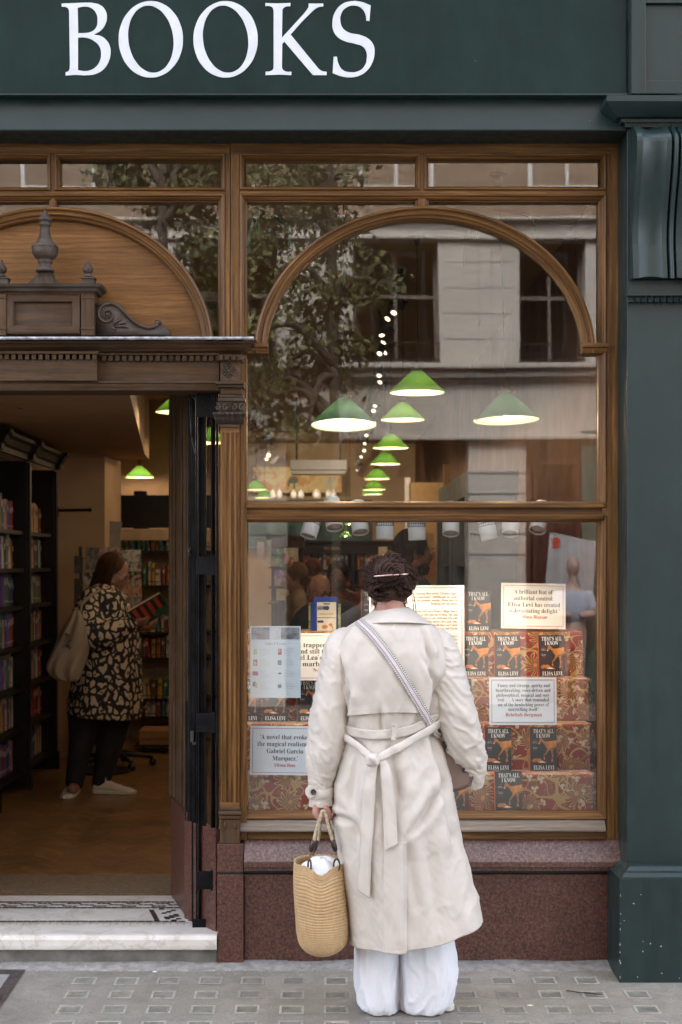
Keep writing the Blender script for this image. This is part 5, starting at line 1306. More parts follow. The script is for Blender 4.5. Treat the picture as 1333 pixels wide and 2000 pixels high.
# books stand on the tier below, leaning on the riser
lev = {3: (.53, Z(1232, .53)), 2: (.39, None), 1: (.27, None), .5: (.15, None), 0: (.128, None)}
first = None
for (px, pyb, tr_, lab) in books:
    if tr_ == 3: y, z = .53, TT[3][1]+.001
    elif tr_ == 2: y, z = .355, TT[2][1]+.001
    elif tr_ == 1: y, z = .235, TT[1][1]+.001
    elif tr_ == .5: y, z = .235, TT[0][1]+.001
    else: y, z = .135, zf+.003
    # correct depth so the foot projects where it stands in the photograph
    if tr_ == 2: y = .36
    if tr_ == .5: y = .24; z = TT[0][1]+.001
    if tr_ == 1: y = .36; z = TT[1][1]+.001
    if tr_ == 2: y = .48; z = TT[2][1]+.001
    if tr_ == 0 and px > 950: y = .118; z = zf+.003
    lean = R(-6) if tr_ else R(-4)
    if first is None: first = cover_book(lab, (X(px, y), y, z), 0, lean); o = first
    else: o = dup(first, (X(px, y), y, z), lab, rot=(lean+R(random.uniform(-1.5, 1.5)), R(random.uniform(-.8, .8)), R(random.uniform(-2.5, 2.5))))
# ---- signs ----------------------------------------------------------------------
BOARD = mat('cream_card', (.78, .72, .64), .6, var=.02, bs=.1)
BOARDW = mat('cool_white_card', (.70, .72, .76), .6, var=.02, bs=.1)
INK = mat('black_ink', (.02, .02, .022), .6, var=.02, bs=0); INKR = mat('red_ink', (.45, .03, .04), .6, var=.02, bs=0); INKG = mat('pale_gold_ink', (.36, .22, .10), .6, var=.02, bs=0)
INKM = mat('maroon_ink', (.20, .025, .07), .6, var=.02, bs=0)
def sign(px0, px1, py0, py1, y, label, lines, border, m=BOARD, h=7.6, rz=0, lean=-5, name='quote_sign', inks=None, bold=(), ys=None):
    cx_ = (px0+px1)/2; c = at(cx_, py1, y); k = (CD+y)/F; w = (px1-px0)*k; H_ = (py1-py0)*k
    t = thing(name, label, 'sign', c); t.rotation_euler = (R(lean), R(rz), 0)
    g = G(); g.box(-w/2, w/2, 0, .004, 0, H_); g.build('board', m, t, local=True)
    ins = 4.4*k; b_ = .8*k
    g = G(); yy = -.0006
    for (a, bb, c_, d) in ((-w/2+ins, w/2-ins, H_-ins-b_, H_-ins), (-w/2+ins, w/2-ins, ins, ins+b_), (-w/2+ins, -w/2+ins+b_, ins+b_, H_-ins-b_), (w/2-ins-b_, w/2-ins, ins+b_, H_-ins-b_)):
        g.box(a, bb, yy, 0, c_, d)
    g.build('border_line', border, t, local=True)
    M_ = Matrix.Translation((0, -.0008, 0)); gk = G(); gr = G()
    for (s_, lx0, lx1, base, hh, ink) in lines:
        q = gr if ink == 'r' else gk
        text(q, s_, (lx0-cx_)*k, (lx1-cx_)*k, (py1-base)*k, hh*k, M_, off=-.003 if ink == 'k' else 0, style=None if ink == 'i' else serif)
    if gk.v: gk.build('lettering', (inks or (INK, INKR))[0], t, local=True)
    if gr.v: gr.build('name_lettering', (inks or (INK, INKR))[1], t, local=True)
    return t
REDL = mat('red_line', (.5, .08, .05), .6, bs=0)
sign(979, 1105, 1139, 1228, .50, 'white sign quoting a brilliant feat of authorial control, highest sign at the right', [("\u2018A brilliant feat of", 1003, 1080, 1160, 8.3, 'k'), ("authorial control:", 1003, 1081, 1172.5, 8.3, 'k'), ("Elisa Levi", 992, 1041, 1185, 8.3, 'b'), ("has created", 1045, 1094, 1185, 8.3, 'k'), ("a devastating delight.\u2019", 995, 1093, 1197, 8.3, 'k'), ("Maya Binyam", 1020, 1069, 1208, 6.5, 'r')], REDL, rz=1)
sign(956.5, 1088, 1323.5, 1416, .20, 'white sign quoting funny and strange, standing in the middle of the right half', [("\u2018 Funny and strange, quirky and", 969, 1075, 1342, 6.6, 'k'), ("heartbreaking, voice-driven and", 969, 1076, 1351.5, 6.6, 'k'), ("philosophical, magical and very", 970, 1074, 1361, 6.6, 'k'), ("real . . . A story that reminded", 973, 1073, 1370, 6.6, 'k'), ("me of the bewitching power of", 973, 1073, 1379.5, 6.6, 'k'), ("storytelling itself.\u2019", 993, 1053, 1388.5, 6.6, 'k'), ("Rebekah Bergman", 988, 1059, 1399, 6.6, 'r')], INKM, m=BOARDW, lean=-3)
sign(488.5, 632, 1418.5, 1514, .118, 'white sign quoting a novel that evokes, stuck low at the left beside the sleeve', [("\u2018A novel that evokes", 507.5, 605, 1444, 9, 'k'), ("the magical realism of", 502.5, 612, 1457.5, 9, 'k'), ("Gabriel Garc\u00eda", 521, 592, 1471.5, 9, 'k'), ("M\u00e1rquez.\u2019", 532, 582, 1485.5, 9, 'k'), ("\u00daltima Hora", 536, 577, 1497.5, 6.4, 'r')], INKM, m=BOARDW, lean=-1, rz=.6)
sign(560, 690, 1237, 1329, .33, 'cream sign quoting a trapped story, behind the talks poster and the left shoulder', [("\u2018A trapped story", 578, 670, 1264, 9, 'k'), ("and still the heart", 582, 676, 1276.5, 9, 'k'), ("feel Lea\u2019s breath", 576, 672, 1288.5, 9, 'k'), ("a marble cat.\u2019", 580, 664, 1301, 9, 'k'), ("Nora Wolf", 612, 660, 1312, 7, 'r')], REDL, lean=-4)
long_ = []
para = [("Reassuming this novel, I\u2019d have signs", 0), ("no experience, childhoods in palm,", 0), ("in the ground, worthy. What now of", 0), ("looking for my town.", 0), None, ("Nineteen-year-old Lea is from a village that is", 1), ("not of this, out of jobs and out of hope. She and", 1), ("her friends, however, are vivid and rich with", 1), ("desires; they dance, they lack, they", 1), ("love in a world that can\u2019t quite", 1), ("forgive laziness and threat.", 1), None, ("She sits on a bench, telling a", 1), ("stranger about yesterday", 1), ("and the dog.", 1), None, ("A story of coming of age,", 1), ("of what is lost by the", 1), ("ones who stay and who", 1), ("leave each other.", 1)]
yy_ = 1161
for it in para:
    if it is None: yy_ += 8.0; continue
    s_, k_ = it; wd = len(s_)*2.12 if k_ else len(s_)*2.5
    long_.append((s_, 893-min(wd, 158), 895, yy_, 4.6, 'k')); yy_ += 6.7
sign(722, 908, 1143, 1326, .24, 'tall cream board with long blurb text right of the woman\'s head', long_, REDL, name='blurb_board', inks=(INKG, INKR), lean=-3)
# ---- talks poster stuck inside the glass -------------------------------------------
y = .112; c = at(538.5, 1363, y); k = (CD+y)/F; po = thing('events_poster', 'pale blue talks and events poster stuck on the lower left of the glass', 'poster', c)
w, H_ = 98.5*k, 140*k
g = G(); g.box(-w/2, w/2, 0, .001, 0, H_); g.build('sheet', mat('bluish_paper', (.62, .68, .73), .5, var=.02, bs=0), po, local=True)
def ppx(a): return (a/1333*120+480-538.5)*k
def ppz(b): return (1363-(1220+b/1333*120))*k
def prect(g, a, b_, c_, d, dz=.0006): g.box(ppx(a), ppx(c_), -dz, 0, ppz(d), ppz(b_))
g = G(); prect(g, 130, 60, 1170, 320); g.build('picture', mat('grey_photo', (.22, .22, .25), .5, var=.35, scale=30, bs=0), po, local=True)
g = G(); prect(g, 520, 66, 770, 318, .001)
g2 = G()
for i in range(9):
    for s_ in (0, 1):
        a = 150+i*38 if s_ == 0 else 815+i*38
        for j in range(3): prect(g2, a, 75+j*38+(i*5 if s_ == 0 else (8-i)*5), a+18, 98+j*38+(i*5 if s_ == 0 else (8-i)*5), .001)
g.build('bright_window', mat('photo_light', (.55, .58, .62), .5, var=.1, scale=60, bs=0), po, local=True); g2.build('photo_shelves', mat('photo_mid', (.34, .34, .37), .5, bs=0), po, local=True)
g = G(); M_ = Matrix.Translation((0, -.0008, 0)); text(g, 'Talks & Events', ppx(425), ppx(885), ppz(440), 5.4*k, M_, off=-.010)
for (cx_, rows_) in ((310, (525, 560, 590, 625, 665, 765, 797, 830, 862, 898, 990, 1025, 1068, 1110, 1135, 1240, 1278, 1312, 1348, 1380, 1415)), (845, (520, 560, 592, 625, 665, 760, 797, 830, 862, 898, 990, 1025, 1058, 1093, 1130, 1240, 1278, 1305, 1340, 1378))):
    for i, r_ in enumerate(rows_):
        L_ = [190, 200, 120, 140, 170, 230][(i*7+cx_) % 6]; text(g, ['Author in talk', 'An evening with', 'Ticket seven pm', 'Book launch', 'Reading and wine', 'Upper gallery'][(i*5+cx_) % 6], ppx(cx_), ppx(cx_+L_), ppz(r_+7), 1.1*k, M_, off=-.008, res=1)
g.build('lettering', mat('grey_ink', (.25, .26, .29), .6, bs=0), po, local=True)
for (a, b_, c_, d, col) in ((175, 525, 250, 650, (.55, .6, .35)), (168, 758, 256, 890, (.40, .06, .07)), (150, 1012, 272, 1105, (.45, .05, .16)), (155, 1240, 222, 1340, (.03, .12, .25)), (705, 525, 784, 652, (.5, .07, .10)), (700, 770, 780, 880, (.30, .30, .33)), (712, 1040, 775, 1075, (.06, .08, .08)), (700, 1300, 780, 1375, (.05, .07, .12))):
    g = G(); prect(g, a, b_, c_, d); g.build('thumbnail', mat('thumb', col, .5, var=.4, scale=120, bs=0), po, local=True)
g = G(); prect(g, 205, 1262, 266, 1368, .0011); prect(g, 180, 790, 235, 870, .0011); prect(g, 715, 545, 760, 610, .0011); prect(g, 712, 1255, 775, 1290, .0006); g.build('thumbnail_detail', mat('thumb_pale', (.55, .5, .33), .5, var=.3, scale=150, bs=0), po, local=True)
# ---- blue card stand -----------------------------------------------------------------
y = .62; cs = thing('card_stand', 'blue counter stand holding gift cards left of the woman\'s shoulder', 'card stand', at(638, 1240, y))
BLUE = mat('royal_blue_board', (.015, .05, .30), .45, var=.1)
g = G(); g.box(X(613, y), X(659, y), y, y+.01, Z(1240, y), Z(1166, y)); g.box(X(608, y), X(613, y), y+.005, y+.012, Z(1236, y), Z(1176, y)); g.build('backing', BLUE, cs, bevel=.002)
g = G(); g.box(X(603, y), X(607, y), y+.03, y+.035, Z(1236, y), Z(1178, y)); g.box(X(661, y), X(666, y), y+.03, y+.035, Z(1232, y), Z(1180, y)); g.build('side_cards', pix('green_leaflets', [(.4, (.10, .22, .08)), (.6, (.5, .5, .2))], 30), cs)
CC = mat('cream_gift_card', (.72, .66, .50), .5, var=.03)
for i, (py0, py1) in enumerate(((1176, 1206), (1207, 1233))):
    gc = thing('gift_card', ['cream gift card with a dark tab, upper one on the blue stand', 'cream gift card with an orange animal, lower one on the blue stand'][i], 'gift card', at(638, py1, y-.006))
    g = G(); g.box(X(619.5, y-.006), X(657, y-.006), y-.006, y-.003, Z(py1, y), Z(py0, y)); g.build('card', CC, gc, bevel=.0008)
    yy = y-.0075; g = G(); z0 = Z(py0+ (15 if i == 0 else 9), yy); z1 = Z(py0+(8 if i == 0 else 5), yy)
    g.box(X(620.5, yy), X(638 if i == 0 else 630, yy), yy, yy+.001, z0, z1); g.ell((X(639 if i == 0 else 630, yy), yy+.0005, (z0+z1)/2), (.011 if i == 0 else .006, .0008, (z1-z0)*.62), 14, 8); g.build('tab', mat('navy_print', (.04, .05, .12), .5), gc)
    if i == 0:
        g = G(); text(g, 'BOOK', X(621.5, yy), X(631, yy), Z(py0+11, yy), .0045, Matrix.Translation((0, yy-.0004, 0)), style=None); text(g, 'TOKENS', X(621.5, yy), X(631, yy), Z(py0+14.3, yy), .0035, Matrix.Translation((0, yy-.0004, 0)), style=None); g.build('lettering', CWHITE, gc)
        g = G(); text(g, 'National Book', X(625, yy), X(652, yy), Z(py0+24, yy), .0055, Matrix.Translation((0, yy-.0004, 0))); g.build('name_lettering', mat('bronze_ink', (.30, .14, .04), .5), gc)
        g = G(); g.box(X(632, yy), X(645, yy), yy, yy+.001, Z(py0+4.5, yy), Z(py0+2.5, yy)); g.build('hang_slot', BLACK, gc)
    else:
        g = G(); g.ell((X(635, yy), yy+.0008, Z(py0+17, yy)), (.013, .001, .009), 14, 8); g.ell((X(646, yy), yy+.0008, Z(py0+13, yy)), (.008, .001, .006), 12, 8); g.tube([at(648, py0+14, yy), at(651, py0+20, yy), at(649, py0+21, yy)], .0015, 5); g.build('orange_animal', mat('orange_print', (.50, .20, .05), .5), gc)
y = .66; g = G(); g.box(X(595, y), X(668, y), y, y+.10, Z(1250, y), Z(1238, y)); g.box(X(603, y), X(664, y), y+.06, y+.075, Z(1238, y), Z(1168, y)); g.build('acrylic_block', CLEAR, label='clear acrylic block carrying the blue card stand', cat='stand')
# black bag/chair back behind the card stand
g = G(); y = 1.35
g.ell(at(645, 1235, y), (.20, .10, .17), 24, 16); g.build('black_rucksack', mat('black_fabric', (.010, .010, .011), .8, var=.3, bs=.5, bscale=300), label='rounded black rucksack behind the blue card stand', cat='bag', smooth=True)
# ---- white spotlights behind the middle rail -----------------------------------------
MESH = mat('dark_mesh_band', (.045, .05, .05), .5)
wl = None; WINW = 7.5
W_ = [(602, 1033, 17, .36, 1048), (654, 1020, -6, .35, 1031), (705, 1026, -7, .33, 1040), (752, 1035, 0, .28, 1053), (815, 1037, -2, .28, 1055), (881, 1028, 2, .34, 1043), (957, 1036, -12, .27, 1053), (997, 1026, 4, .36, 1043), (1050, 1024, 16, .38, 1036)]
wlab = ['leftmost', 'second from the left', 'third from the left', 'fourth from the left', 'fifth from the left, upright', 'sixth from the left', 'seventh from the left, tilted', 'eighth from the left', 'rightmost']
rail = G(); yr = .34; rail.tube([at(560, 992, yr), at(1100, 992, yr)], .008, 8)
for px in (565, 830, 1095): rail.tube([(X(px, yr), yr, Z(992, yr)), (X(px, yr), .12, Z(992, yr))], .006, 6)
rail.build('lighting_bar', WHITEPL, label='white bar carrying the spotlights behind the middle rail of the window', cat='lighting bar')
for i, (px, _, ti_, y, pb_) in enumerate(W_):
    lab = 'white spotlight with a black grid band, %s along the middle rail' % wlab[i]
    loc = at(px, pb_, y)
    if wl is None:
        wl = t = thing('window_spotlight', lab, 'spotlight', loc, 'white spotlights with grid bands')
        r = .0355
        g = G(); g.lathe([(r-.003, .006), (r-.002, .0), (r, .001), (r, .052), (r, .128), (r*.9, .138), (r*.5, .144), (.001, .146)], n=32, caps=False); g.build('housing', WHITEPL, t, smooth=True, local=True)
        g = G()
        for z in (.054, .066, .078, .090, .102): g.lathe([(r+.0008, z), (r+.0016, z+.001), (r+.0008, z+.0025)], n=32, caps=False)
        for j in range(22):
            a = 2*PI*j/22; g.tube([((r+.0008)*math.cos(a), (r+.0008)*math.sin(a), .054), ((r+.0008)*math.cos(a), (r+.0008)*math.sin(a), .104)], .0011, 4)
        g.build('grid_band', MESH, t, local=True)
        g = G(); g.lathe([(r-.004, .012), (.0, .013)], n=20, caps=False); g.build('lens', mat('dull_lens', (.4, .4, .38), .3), t, local=True)
        o = t
    else: o = dup(wl, loc, lab)
    if i in (0, 2, 3, 6, 7, 8):
        l = bpy.data.lights.new('spot_beam', 'SPOT'); l.energy = WINW; l.color = (1, .84, .66); l.spot_size = R(125); l.spot_blend = .9; l.shadow_soft_size = .03
        lo = bpy.data.objects.new('spot_beam', l); COL.objects.link(lo); lo.location = (loc.x, .135, loc.z-.01); lo.rotation_euler = (R(10), 0, 0)
    o.rotation_euler = (R([18, 30, 24, 2, 1, 24, 6, 26, 32][i])*-1, R(ti_), 0)
# hanging paper twigs and ribbons inside the spandrel
RIB = mat('green_ribbon', (.012, .045, .025), .45, var=.3, scale=40)
def ribbon(pts, y, w, lab):
    g = G(); q = [at(a, b_, y) for a, b_ in pts]
    rs = []
    for i, p_ in enumerate(q):
        d = (q[min(i+1, len(q)-1)]-q[max(i-1, 0)]).normalized(); n_ = Vector((-d.z, .3*math.sin(i), d.x)).normalized(); rs.append([p_-n_*w, p_+n_*w])
    g.rings(rs, closed=False); g.build('ribbon', RIB, label=lab, cat='ribbon', solid=.0008)
ribbon([(497, 424), (492, 440), (488, 458), (485, 484)], .2, .006, 'dark green ribbon tail at the top left corner of the window, hanging inward')
ribbon([(494, 424), (500, 434), (503, 456)], .2, .005, 'shorter green ribbon loop at the top left corner of the window')
ribbon([(536, 424), (546, 430), (560, 437), (566, 455), (567, 484)], .2, .005, 'bent green ribbon hanging beside the left of the window arch')
ribbon([(933, 440), (932, 465)], .2, .004, 'small grey green ribbon piece under the arch crown')
ribbon([(1022, 414), (1040, 428), (1048, 450)], .2, .004, 'thin dark ribbon right of the arch crown')
g = G()
for pts in ([(480, 400), (520, 412), (560, 424), (610, 432), (680, 424)], [(480, 402), (500, 422), (545, 462), (545, 512)], [(722, 402), (730, 394), (745, 398)], [(940, 404), (1040, 424), (1100, 438), (1150, 440)], [(1114, 430), (1118, 452), (1128, 468)], [(1060, 470), (1100, 472), (1130, 468)], [(915, 440), (906, 470), (906, 520)]):
    g.tube([at(a, b_, .2) for a, b_ in pts], .0009, 5)
g.ell(at(1126, 468, .2), (.006, .004, .003), 8, 6)
g.build('trailing_wire', mat('brown_wire', (.05, .025, .018), .6), label='thin brown wires strung behind the glass around the arch', cat='wire')
# ================================================================ PEOPLE
def nzf(a, b_, c_): return noise.noise(Vector((a, b_, c_)))
def skin(name, c):
    return mat(name, c, .5, var=.10, scale=25, bs=.25, bd=.0006, bscale=220, sss=.15)
SKIN = skin('fair_skin', (.36, .185, .135)); SKIND = skin('brown_skin', (.20, .095, .055)); SKINO = skin('ruddy_skin', (.42, .22, .15))
def catm(P, t):
    """catmull-rom through rows of numbers; t in 0..1"""
    n = len(P)-1; x = max(0, min(n-1e-9, t*n)); i = int(x); f = x-i
    p = [P[max(0, min(n, i+k))] for k in (-1, 0, 1, 2)]
    return [.5*(2*b+(c-a)*f+(2*a-5*b+4*c-d)*f*f+(3*b-a-3*c+d)*f**3) for a, b, c, d in zip(*p)]
def limb(g, pts, rad, n=14, m=0, seg=10):
    L = [list(p)+[r] for p, r in zip(pts, rad)]
    q = [catm(L, i/(seg*(len(pts)-1))) for i in range(seg*(len(pts)-1)+1)]
    g.tube([v[:3] for v in q], [max(.001, v[3]) for v in q], n, m)
    for v in (q[0], q[-1]): g.ell(v[:3], (v[3],)*3, n, 8, m)
def hand(g, w, d, palm, s=1.0, curl=.6, side=1, r=.0085):
    """w wrist point, d direction of the fingers, palm = direction the palm faces, side = thumb side"""
    d = Vector(d).normalized(); palm = Vector(palm); palm = (palm-d*palm.dot(d)).normalized(); ac = d.cross(palm)*side
    w = Vector(w)
    for k in range(5):
        o = ac*(k-2)*.016*s; limb(g, [w, w+d*.045*s+o*.8, w+d*.085*s+o], [.017*s, .014*s, .011*s], 10, seg=4)
    for k, L in enumerate((.070, .080, .075, .060)):
        b = w+d*.085*s+ac*(1.5-k)*.0185*s; p = [b]; dirn = d.copy(); c = curl*(1+.12*k)
        for j, fr in enumerate((.42, .32, .26)):
            q = Matrix.Rotation(c*(.9 if j else .7)*(-1 if ac.dot(d.cross(palm)) < 0 else 1)*1, 3, d.cross(palm)) if False else None
            dirn = (dirn*math.cos(c)+palm*math.sin(c)) if j == 0 else (dirn*math.cos(c)+(palm*math.cos(c*j)-d*math.sin(c*j))*math.sin(c)); dirn.normalize()
            p.append(p[-1]+dirn*L*fr*s)
        limb(g, p, [r*1.1*s, r*s, r*.92*s, r*.8*s], 10, seg=4)
    b = w+d*.025*s+ac*.028*s
    limb(g, [b, b+(d*.7+ac*.8+palm*.3).normalized()*.035*s, b+(d*.7+ac*.8+palm*.3).normalized()*.035*s+(d+ac*.1+palm*.5).normalized()*.03*s], [.013*s, .0105*s, .008*s], 10, seg=4)
def head(g, c, Rm, s=1.0, female=True):
    """head centred at c; local frame faces -y"""
    def p(x, y, z): return Vector(c)+Rm@Vector((x*s, y*s, z*s))
    def e(x, y, z, a, b, d, n=18, k=12): g.ell(p(x, y, z), (a*s, b*s, d*s), n, k, rot=Rm)
    e(0, .012, .025, .074, .092, .088); e(0, -.028, -.02, .062, .062, .080); e(0, -.048, -.072, .034, .034, .030)  # skull, face, chin
    e(0, .03, -.02, .062, .066, .060)
    for sx in (-1, 1):
        e(sx*.036, -.060, -.022, .026, .022, .026); e(sx*.050, -.010, -.058, .018, .035, .022)
        e(sx*.030, -.086, .014, .020, .010, .007); e(sx*.076, .012, -.008, .008, .018, .030, 12, 8); e(sx*.079, .020, .004, .006, .013, .018, 10, 8)
        e(sx*.012, -.100, -.030, .008, .010, .007, 10, 8)
    limb(g, [p(0, -.088, .012), p(0, -.102, -.010), p(0, -.112, -.028)], [.008*s, .009*s, .011*s], 10, seg=4)
    e(0, -.090, -.054, .024, .010, .006); e(0, -.088, -.064, .020, .010, .006)
def eyes(par, c, Rm, s, col=(.05, .03, .02)):
    g = G()
    for sx in (-1, 1): g.ell(Vector(c)+Rm@Vector((sx*.030*s, -.076*s, .003*s)), (.0125*s,)*3, 14, 10, rot=Rm)
    g.build('eyes', mat('eye_white', (.6, .57, .53), .25, bs=0), par, smooth=True)
    g = G()
    for sx in (-1, 1): g.ell(Vector(c)+Rm@Vector((sx*.030*s, -.0865*s, .003*s)), (.006*s, .003*s, .006*s), 12, 8, rot=Rm); g.ell(Vector(c)+Rm@Vector((sx*.030*s, -.094*s, .024*s)), (.017*s, .005*s, .0035*s), 12, 6, rot=Rm)
    g.build('brows_and_irises', mat('dark_brow', col, .5, bs=0), par, smooth=True)
def hairmat(name, c, hi):
    m, t, p = nodes(name); v = vec(t, 'UV', (3, 60, 1))
    n = nz(t, v, 6, 4, .6)
    t.links.new(ramp(t, n, [(.3, c), (.72, hi)]), p.inputs['Base Color']); p.inputs['Roughness'].default_value = .5; p.inputs['Specular IOR Level'].default_value = .2
    bump(t, nz(t, vec(t, 'UV', (2, 900, 1)), 1, 2), p, .5, .001); return m
H_DARK = hairmat('dark_brown_hair', (.012, .006, .005), (.075, .038, .026)); H_BR = hairmat('brown_hair', (.030, .013, .006), (.10, .045, .02)); H_BLK = hairmat('black_hair', (.006, .005, .005), (.02, .016, .015)); H_LB = hairmat('light_brown_hair', (.10, .055, .025), (.26, .16, .08))
def strands(g, c, rad, Rm, n, z0, length, spread=.004, seed=1, r=.0016, front=.35, w=3):
    """locks falling from the crown over an ellipsoid then hanging"""
    rnd = random.Random(seed)
    for i in range(n):
        a = rnd.uniform(PI*front, 2*PI-PI*front)-PI/2    # leaves the face (-y) open
        pts = []
        top = rnd.uniform(0, .5)
        for k in range(12):
            t = k/11; ph = top+(PI*.5-top)*min(1, t*1.6)
            q = Vector((rad[0]*math.sin(ph)*math.cos(a), rad[1]*math.sin(ph)*math.sin(a), rad[2]*math.cos(ph)))*(1+spread*rnd.uniform(-1, 1)*6)
            if t > .62: q.z -= (t-.62)/.38*length*rnd.uniform(.85, 1); q.x *= 1-.10*(t-.62); 
            pts.append(Vector(c)+Rm@q)
        g.tube(pts, [r*1.2]*9+[r, r*.7, r*.2], w)
# ---------------------------------------------------------------- generic figure (people inside)
def person(label, x, y, rz, H, skinm, top, trous, hair, look=(0, 0), arms=None, hairlen=.0, bald=False, extra=None, group=None, build=1.0, female=False):
    s = H/1.70; t = thing('person', label, 'person', (x, y, FZ), group, rz)
    def v(a, b_, c_): return Vector((a*s, b_*s, c_*s))
    hc = v(0, -.01, 1.575); Rm = Matrix.Rotation(look[0], 3, 'Z')@Matrix.Rotation(look[1], 3, 'X')
    arms = arms or [[(-.175, 0, 1.38), (-.22, .02, 1.10), (-.16, -.16, .98), (-.05, -.25, 1.02)], [(.175, 0, 1.38), (.22, .02, 1.10), (.16, -.16, .98), (.05, -.25, 1.02)]]
    g = G(); head(g, hc, Rm, s*1.0)
    limb(g, [v(0, .02, 1.52), v(0, .015, 1.45), v(0, .01, 1.38)], [.050*s, .052*s, .062*s])
    def torso(g, f):
        for (z, a, b_) in ((1.36, .15, .085), (1.28, .165, .10), (1.18, .155, .105), (1.08, .14, .10), (.98, .15, .11), (.90, .165, .12)): g.ell(v(0, .01, z), (a*s*f*build, b_*s*f*build, .095*s*f), 20, 12)
    torso(g, .93)
    for A in arms:
        P_ = [v(*q) for q in A[:3]]; limb(g, P_, [.048*s, .040*s, .028*s]); d = (v(*A[3])-P_[2]); hand(g, P_[2], d, (0, -.1, 1), s, .35, 1 if A[0][0] > 0 else -1)
    for sx in (-1, 1): limb(g, [v(sx*.09, 0, .88), v(sx*.095, -.01, .48), v(sx*.10, .02, .09)], [.085*s, .055*s, .040*s]); g.ell(v(sx*.10, -.04, .045), (.042*s, .11*s, .04*s), 14, 8)
    g.build('body', skinm, t, smooth=True, local=True, remesh=.011, msmooth=2)
    g = G(); torso(g, 1.06)
    for A in arms: limb(g, [v(*q) for q in A[:3]], [.066*s, .056*s, .042*s])
    limb(g, [v(-.12, .01, 1.40), v(0, .02, 1.43), v(.12, .01, 1.40)], [.06*s, .062*s, .06*s])
    g.build('top', top, t, smooth=True, local=True, remesh=.014, msmooth=3)
    g = G()
    for sx in (-1, 1): limb(g, [v(sx*.085, .0, .92), v(sx*.10, -.01, .50), v(sx*.10, .02, .06)], [.112*s, .085*s, .070*s])
    g.build('trousers', trous, t, smooth=True, local=True, remesh=.016, msmooth=3)
    g = G()
    for sx in (-1, 1): g.ell(v(sx*.10, -.045, .04), (.05*s, .135*s, .045*s), 16, 8)
    g.build('shoes', BLACK, t, smooth=True, local=True)
    eyes_parent = t
    # local build for eyes: temporary identity
    g = G()
    for sx in (-1, 1): g.ell(hc+Rm@Vector((sx*.030*s, -.079*s, .003*s)), (.0125*s,)*3, 14, 10)
    g.build('eyes', mat('eye_white', (.5, .47, .43), .25, bs=0), t, smooth=True, local=True)
    g = G()
    for sx in (-1, 1):
        g.ell(hc+Rm@Vector((sx*.030*s, -.089*s, .003*s)), (.006*s, .003*s, .006*s), 12, 8); g.ell(hc+Rm@Vector((sx*.031*s, -.094*s, .024*s)), (.017*s, .005*s, .0035*s), 12, 6)
    g.build('brows_and_irises', H_BLK, t, smooth=True, local=True)
    if not bald:
        g = G()
        g.ell(hc+Rm@Vector((0, .022*s, .034*s)), (.083*s, .094*s, .090*s), 28, 18, rot=Rm)
        g.ell(hc+Rm@Vector((0, .045*s, -.01*s)), (.074*s, .062*s, .075*s), 20, 14, rot=Rm)
        strands(g, hc+Rm@Vector((0, .018*s, .030*s)), (.086*s, .098*s, .094*s), Rm, 260, 0, .05+hairlen, seed=int(x*100))
        if hairlen > .05: limb(g, [hc+Rm@Vector((0, .06*s, .0)), hc+Rm@Vector((0, .085*s, -.10*s)), hc+Rm@Vector((0, .08*s, -.10*s-hairlen))], [.075*s, .075*s, .05*s])
        g.build('hair', hair, t, smooth=True, local=True)
    else:
        g = G(); rnd = random.Random(5)
        for i in range(160):
            a = rnd.uniform(-.3, PI+.3); z = rnd.uniform(-.04, .015); q = [hc+Rm@Vector((.077*s*math.cos(a), (.018+.088*math.sin(a))*s, (z-k*.012)*s)) for k in range(4)]
            g.tube(q, .0022, 3)
        g.build('hair', hair, t, local=True)
    if extra: extra(t, hc, Rm, s)
    return t
def cloth(name, c, rough=.85, **k): return mat(name, c, rough, var=.12, scale=5, bs=.4, bd=.001, bscale=350, **k)
def pos(px, y): return X(px, y)
def specs(t, hc, Rm, s):
    g = G()
    for sx in (-1, 1):
        c = hc+Rm@Vector((sx*.031*s, -.100*s, .002*s)); g.tube([c+Rm@Vector((.024*s*math.cos(a), 0, .018*s*math.sin(a))) for a in [2*PI*i/16 for i in range(17)]], .0016, 5)
        g.tube([hc+Rm@Vector((sx*.055*s, -.098*s, .004*s)), hc+Rm@Vector((sx*.078*s, .01*s, .006*s))], .0015, 5)
    g.tube([hc+Rm@Vector((-.008*s, -.102*s, .004*s)), hc+Rm@Vector((.008*s, -.102*s, .004*s))], .0015, 5); g.build('glasses', BLACK, t, local=True)
def hz(px, py, y, s=1.0):  # figure height that puts the head centre at this pixel
    return (Z(py, y)-FZ)/1.575*1.70
person('person with light brown hair in profile facing left inside, in a beige jacket', X(578, 4.3), 4.3, R(-80), hz(578, 1128, 4.3), SKINO, cloth('beige_jacket', (.30, .235, .15)), cloth('navy_trousers', (.02, .025, .04)), H_LB, look=(0, R(8)))
person('person with short ginger hair seen far back between two other heads', X(613, 8.0), 8.0, R(150), hz(613, 1112, 8.0), SKINO, cloth('rust_shirt', (.14, .06, .03)), cloth('grey_trousers', (.06, .06, .065)), hairmat('ginger_hair', (.12, .04, .015), (.26, .10, .04)))
person('bald older person wearing glasses and looking down to the right inside', X(624, 3.2), 3.2, R(38), hz(624, 1152, 3.2), SKINO, cloth('sand_coat', (.24, .19, .13)), cloth('dark_trousers', (.02, .02, .022)), hairmat('grey_hair', (.22, .20, .18), (.42, .4, .37)), look=(0, R(22)), bald=True, extra=specs)
person('person with black tied hair facing the window in an orange trimmed top', X(661, 4.0), 4.0, R(-6), hz(661, 1127, 4.0), SKIND, mat('orange_black_top', (.30, .07, .02), .8, var=.5, scale=6), cloth('black_trousers', (.012, .012, .014)), H_BLK, look=(R(-5), R(6)))
